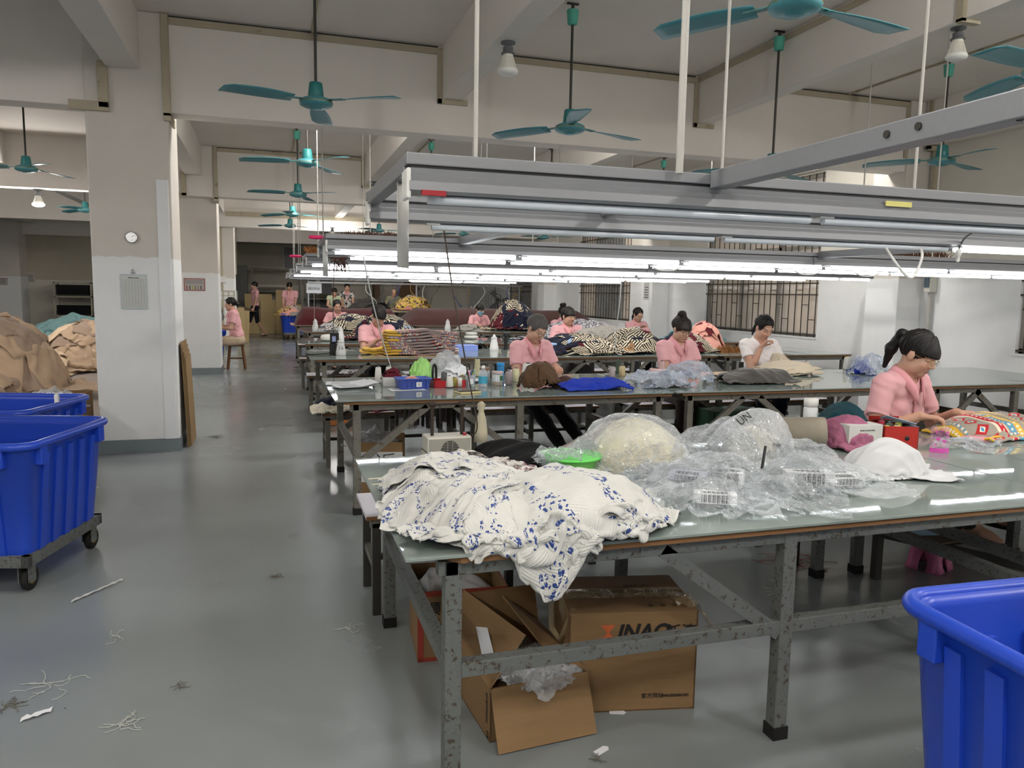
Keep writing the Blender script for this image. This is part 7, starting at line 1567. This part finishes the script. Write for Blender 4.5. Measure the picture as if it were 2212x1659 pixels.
for a in ((.745,8.66,TZ,'white bottle with brush writing at the aisle end of the third table',True),(.97,11.3,TZ,'white bottle behind the black scanner, fourth table'),(.78,14.3,TZ,'white bottle at the aisle end of the fifth table'),(2.70,9.28,TZ,'white bottle right of the folded stack, third table'),(3.30,14.6,TZ,'white bottle beside the masked woman'),(5.35,14.65,TZ,'white bottle right of the tall striped heap'),(5.98,11.75,TZ,'white bottle beside the woman near the right wall'),(6.9,10.9,TZ,'white bottle before the aqua heap')): wbottle(*a)
def cushion(c, d, label): o = MB().lathe([(0,-d[2]),(d[0]*.9,-d[2]*.9),(d[0],0),(d[0]*.9,d[2]*.9),(0,d[2])], 26, sx=1, sy=d[1]/d[0]).build('white_cushion', FB['white']); o.location = c; o.modifiers.new('sub','SUBSURF').levels = 1; return tag(o, label, 'cushion', 'white pads')
cushion((.80,11.15,TZ+.05), (.13,.09,.05), 'white oval pad at the aisle end of the fourth table'); cushion((2.06,8.95,TZ+.03), (.11,.08,.03), 'white oval pad behind the stack, third table'); cushion((3.0,11.6,TZ+.03), (.12,.1,.03), 'lower white pad on the fourth table'); cushion((3.0,11.6,TZ+.085), (.1,.08,.025), 'upper white pad on the fourth table')
bx('blue_box','pale blue flat box behind the folded stack','box',(2.18,9.15,TZ),R(3),(.28,.22,.07),pm('pale_blue_box', (130,152,222), .5))
sc = thing('hand_scanner', 'black handheld reader with a small screen at the aisle end of the third table', 'scanner', (.665,8.75,TZ)); MB().box(-.035,.035,-.02,.03,0,.13).box(-.03,.065,-.03,.03,.13,.25).build('case', M_black, sc, bevel=.008); MB().box(-.01,.03,-.033,-.03,.15,.21).build('screen', pm('pale_screen', (150,160,200), .3), sc); MB().tube([(-.03,0,.02),(-.15,-.05,.012),(-.24,0,.006),(-.28,.06,.006)], .006, 6).build('cable', M_black, sc)
o = MB().box(-.02,.02,-.02,.02,0,.17).box(-.03,.05,-.03,.03,.17,.22).build('black_reader', M_black, bevel=.008); o.location=(2.86,9.3,TZ); tag(o, 'black reader on a stand behind the bending woman', 'scanner')
# hanging cords
def cord(name, label, pts, r, mat, group='hanging cords'):
    q = [Vector(p) for p in pts]; out = []
    for i in range(len(q)-1):
        for t in np.linspace(0, 1, 8, endpoint=False):
            p0, p1, p2, p3 = q[max(i-1,0)], q[i], q[i+1], q[min(i+2,len(q)-1)]; out.append(.5*((2*p1)+(p2-p0)*t+(2*p0-5*p1+4*p2-p3)*t*t+(3*p1-p0-3*p2+p3)*t**3))
    out.append(q[-1]); return tag(MB().tube(out, r, 6).build(name, mat), label, 'cord', group)
M_cordw = pm('white_cord', (226,226,222), .5); M_cordb = pm('brown_cord', (74,64,56), .6)
cord('power_cord','brown cord hanging from the nearest rack to the radio',[(.613,2.8,1.75),(.66,2.83,1.5),(.745,2.9,1.15),(.80,2.98,.96),(.79,3.05,.90)],.0028,M_cordb)
cord('power_cord','white cord slanting down to the card tray',[(.57,4.95,1.72),(.66,5.25,1.45),(.78,5.6,1.15),(.87,5.8,.93)],.0045,M_cordw)
cord('power_cord','thin black cord hanging above the hand scanner',[(.60,7.64,1.73),(.63,8.2,1.4),(.66,8.6,1.1),(.67,8.74,1.03)],.004,M_cordb)
cord('power_cord','white cord hanging over the long striped heap',[(3.66,7.65,1.74),(3.72,7.8,1.4),(3.78,8.0,1.1),(3.86,8.15,.85),(3.98,8.25,.8)],.006,M_cordw)
cord('power_cord','dark cord hanging to the white bottle by the aqua heap',[(6.6,10.5,1.73),(6.62,10.6,1.4),(6.75,10.75,1.15),(6.88,10.88,.98)],.006,M_cordb)
cord('looped_cable','white looped cable hanging from the nearest rack at right',[(2.617,2.80,1.748),(2.68,2.78,1.66),(2.75,2.78,1.605),(2.79,2.78,1.62),(2.82,2.78,1.70),(2.82,2.8,1.745)],.006,M_cordw)
cl = cord('inline_switch_cable','cable with an inline plug hanging from the nearest rack at right',[(2.86,2.0,1.74),(2.91,2.4,1.85),(3.0,2.7,1.80),(3.04,2.79,1.74)],.0045,M_grey)
MB().lathe([(.006,0),(.012,-.008),(.014,-.02),(.01,-.034),(.007,-.036),(.009,-.05),(.006,-.06)], 14).build('plug', M_white, cl, loc=(3.04,2.79,1.74))
for x_, y_, l in ((4.4,5.72,'small white cable sag under the second rack, left'),(5.05,5.72,'small white cable sag under the second rack, right'),(3.0,5.72,'white cable tail under the second rack middle')):
    cord('cable_sag', l, [(x_,y_,1.742),(x_+.08,y_,1.715),(x_+.2,y_,1.715),(x_+.28,y_,1.742)], .006, M_cordw)
# hanks of yarn hanging under the second table
rng = random.Random(77); cl_ = ['mauve','grey','white','red','khaki','black','green','beige']
for k in range(26):
    x_ = 1.0+.022*k; ln = .22+.16*rng.random(); c = TH[cl_[rng.randrange(8)]] if k % 5 else TH['grey']; m = MB(); y_ = 6.30+.05*rng.random()
    for q in range(5): m.tube([(x_+.003*q-.006, y_+.002*q, .71), (x_+.004*q-.008+.01*rng.uniform(-1,1), y_, .71-ln*.5), (x_+.006*q-.012, y_+.004*q, .71-ln+.03*rng.random())], [.006,.009,.004], 5)
    o = m.build('yarn_hank', thr('hank%d' % (k % 6), [(96,88,88),(126,112,112),(70,56,58),(112,112,100),(52,50,52),(146,136,136)][k % 6])); tag(o, 'muted yarn hank hanging under the second table behind the radio', 'yarn', 'yarn hanks under the second table')
tc = MB().lathe([(.01,.24),(.03,.22),(.018,.17),(.02,.165),(.035,.12),(.045,.03),(.05,-.04),(.0,-.04)], 16).build('tied_cloth', FB['cream']); tc.location=(1.375,5.02,.52); tag(tc, 'cream cloth tied to the brace of the second table', 'cloth')
# frond bunches and brushes on the racks
M_frond = pm('brown_fronds', (86,58,44), .8); M_frond2 = pm('ginger_fronds', (150,98,48), .8)
def fronds(label, x0, x1, y, z, h, n, mat, seed):
    rng = random.Random(seed); m = MB()
    for k in range(n):
        x_ = rng.uniform(x0,x1); yy = y+rng.uniform(-.06,.06); dx, dy = rng.uniform(-.05,.05), rng.uniform(-.05,.05); L = h*rng.uniform(.5,1)
        m.add([(x_-.004,yy,z),(x_+.004,yy,z),(x_+dx*.6+.004,yy+dy*.6,z+L*.6),(x_+dx,yy+dy,z+L),(x_+dx*.6-.004,yy+dy*.6,z+L*.6)], [(0,1,2,3,4)])
    m.box(x0,x1,y-.03,y+.03,z-.01,z+.012); return tag(m.build('dried_fronds', mat), label, 'fronds', 'dried frond bunches')
fronds('dried brown fronds on top of the second rack, left', .5, .92, 5.5, 1.86, .07, 160, M_frond, 1); fronds('dried dark fronds on top of the second rack, right', 5.15, 5.85, 5.5, 1.86, .12, 300, M_frond, 2); fronds('ginger fronds at the third rack end', .36, .46, 7.9, 1.86, .09, 60, M_frond2, 3); fronds('ginger frond bunch on the table before the woman with a bun', 5.55, 5.95, 8.6, TZ, .12, 200, M_frond2, 4)
m = MB(); rng = random.Random(3)
for k in range(60): x_ = .56+.16*rng.random(); m.beam((x_,7.6+.05*rng.random(),1.80),(x_+rng.uniform(-.05,.05),7.58,1.80-.11*rng.random()-.02),.005,.004)
m.box(.56,.72,7.6,7.66,1.80,1.82); tag(m.build('dried_fronds', M_frond), 'dark fronds hanging from the third rack end', 'fronds', 'dried frond bunches')
M_pinkbrush = pm('hot_pink_plastic', (226,40,110), .4)
for x_, y_, z_, l in ((.25,5.3,1.85,'hot pink duster handle sticking out of the second rack'),(.19,7.9,1.83,'hot pink duster handle sticking out of the third rack')):
    o = thing('duster', l, 'duster', (x_, y_, z_)); MB().lathe([(0,0),(.011,.01),(.014,.06),(.010,.11),(.004,.125)], 14).build('handle', M_pinkbrush, o, rot=(0,PI/2,0)); MB().cyl((.12,0,0),(.36,0,.005),.005).build('stick', M_rod, o)
# far end: pedestal fan, hanging sign sheet, cords, boards carried by the man
pf = thing('pedestal_fan', 'large black pedestal fan against the right wall far off', 'fan', (6.9, 23.4, 0), R(-20))
cg = MB()
for r_ in (.1,.2,.3,.38): cg.tube([(r_*math.cos(a), -.1+.06*(r_/.38), 1.28+r_*math.sin(a)) for a in np.linspace(0,2*PI,28,endpoint=False)], .006, 4, closed=True)
for k in range(24): a = k*PI/12; cg.tube([(.05*math.cos(a),-.1,1.28+.05*math.sin(a)),(.38*math.cos(a),-.04,1.28+.38*math.sin(a)),(.38*math.cos(a),.04,1.28+.38*math.sin(a)),(.05*math.cos(a),.1,1.28+.05*math.sin(a))], .003, 4)
cg.build('cage', M_black, pf); bl = MB()
for k in range(3):
    a = k*2*PI/3; bl.grid([[(r_*math.cos(a+q), .02*q*3, 1.28+r_*math.sin(a+q)) for q in (-.35,0,.35)] for r_ in (.05,.2,.34)])
bl.build('blades', M_grey, pf); MB().cyl((0,.1,0.02),(0,.1,1.2),.02).cyl((0,.02,1.28),(0,.2,1.28),.07).build('stand', M_black, pf); MB().lathe([(.22,0),(.22,.02),(.03,.04)], 24, (0,.1,0)).build('base', M_black, pf)
sg = thing('paper_sign', 'white sign sheet hanging over the far aisle', 'sign', (.75,14.0,1.62)); MB().box(-.13,.13,-.004,0,-.17,0).build('sheet', M_paper, sg); text('周日开会', .05, M_ink, sg, (-.1,-.006,-.11)); MB().tube([(-.1,0,0),(-.09,0,.12)], .003, 5).tube([(.1,0,0),(.09,0,.12)], .003, 5).build('hanger', M_rod, sg); MB().tube([(0,0,-.17),(.0,0,-.5),(-.01,0,-.8)], .004, 5).build('string', M_rod, sg)
o = MB().prism([(-.55,-.02),(.1,-.25),(.45,.05),(-.1,.22)], 'z', 0, .012).build('carried_board', pm('brown_sheet', (118,104,84), .7)); o.location=(-.72,25.6,.88); o.rotation_euler=(R(12),R(14),R(6)); tag(o, 'brown board carried under the arm of the walking man', 'board')
for k in range(12):
    x_ = 2.6+.42*k; z0 = 1.9; cord('air_hose', 'coiled tube or cord hanging over the far cutting table, %s' % ['first from the left','second from the left','third from the left','fourth from the left','fifth from the left','sixth from the left','seventh from the left','eighth from the left','ninth from the left','tenth from the left','eleventh from the left','twelfth from the left'][k], [(x_,21.9,1.72),(x_+.1*math.sin(k),21.9,1.5),(x_+.25*math.cos(k*2),21.9,1.25+.2*math.sin(k*3)),(x_+.3*math.cos(k*2),22,1.05+.25*hsh(k))], .009, [M_cordw,M_cordb,pm('blue_hose',(40,60,140),.4),pm('yellow_hose',(170,140,70),.5)][k % 4], 'hoses over the far cutting table')
tg = MB().box(1.0,7.2,21.85,21.92,1.70,1.74).box(1.0,1.04,21.86,21.9,.97,1.7).box(7.1,7.14,21.86,21.9,.97,1.7).box(4.0,4.04,21.86,21.9,.97,1.7).build('hose_rail', M_alu); tag(tg, 'metal rail over the far cutting table', 'rail')
# litter on the floor
M_thread_w = pm('lint_white', (206,206,200), .9); M_lintg = pm('lint_grey', (110,106,96), .9)
def lint(label, x_, y_, L, n, mat, seed, w=.0012):
    rng = random.Random(seed); m = MB()
    for k in range(n):
        a = rng.random()*6.28; p = Vector((x_+rng.uniform(-.3,.3)*L, y_+rng.uniform(-.3,.3)*L, .002)); q = [p]
        for j in range(7): a += rng.uniform(-.9,.9); p = p+Vector((math.cos(a),math.sin(a),0))*L/7; q.append(Vector((p.x,p.y,.002+.004*rng.random())))
        m.tube(q, w, 4)
    return tag(m.build('thread_scrap', mat), label, 'thread', 'thread scraps on the floor')
LN = [(-.81,3.12,'white thread tangle on the floor at lower left',.12,9,M_thread_w),(-.92,3.0,'beige lint at the left edge of the floor',.06,14,M_lintg),(-.52,2.75,'grey and white lint on the floor below the stain',.08,12,M_thread_w),(-.35,2.99,'dark lint curl in the middle of the near floor',.04,8,M_lintg),(-.66,3.49,'thread tangle near the floor stain',.07,6,M_thread_w),(.01,4.05,'small lint bundle on the aisle',.04,14,M_lintg),(1.36,3.46,'dark lint tuft under the nearest table',.05,12,M_lintg),(2.85,3.5,'red thread tangle on the floor under the nearest table',.22,26,pm('lint_red', (150,80,70), .9)),(2.5,3.2,'pale thread scraps beside the table leg',.1,10,M_thread_w),(.987,2.125,'dark lint beside the hang tag on the floor',.03,10,M_lintg),(-.38,8.9,'scraps on the aisle beside the near column',.14,10,M_thread_w),(-.55,8.2,'dark scraps at the foot of the near column',.1,12,M_lintg),(.33,3.3,'thread scraps beside the bench legs',.08,6,M_thread_w)]
for k, (x_, y_, l, L, n, m) in enumerate(LN): lint(l, x_, y_, L, n, m, k+1)
def rag(label, pts, w, mat):
    m = MB(); P = []
    for i, p in enumerate(pts): P.append([(p[0], p[1]+w*(q-.5)*(1+.3*math.sin(i*2)), .004+.006*abs(math.sin(i*1.7+q*3))) for q in (0,.25,.5,.75,1)])
    o = m.grid(P).build('rag_strip', mat); return tag(o, label, 'scrap')
rag('crumpled white strip on the floor beside the left tub', [(-.93+.014*i, 3.96+.019*i, 0) for i in range(14)], .03, M_thread_w); rag('white paper strip on the floor at lower left', [(-.85+.012*i, 2.88+.006*i, 0) for i in range(8)], .03, M_paper)
for x_, y_, rz_, l in ((1.14,2.36,-20,'white hang tag on the floor in front of the tall carton'),(1.0,2.14,25,'white hang tag near the bottom edge of the floor')):
    o = MB().prism([(0,0),(.05,0),(.06,.012),(.05,.025),(0,.025)], 'z', 0, .002).build('hang_tag', M_paper); o.location=(x_,y_,.001); o.rotation_euler=(0,0,R(rz_)); tag(o, l, 'tag')
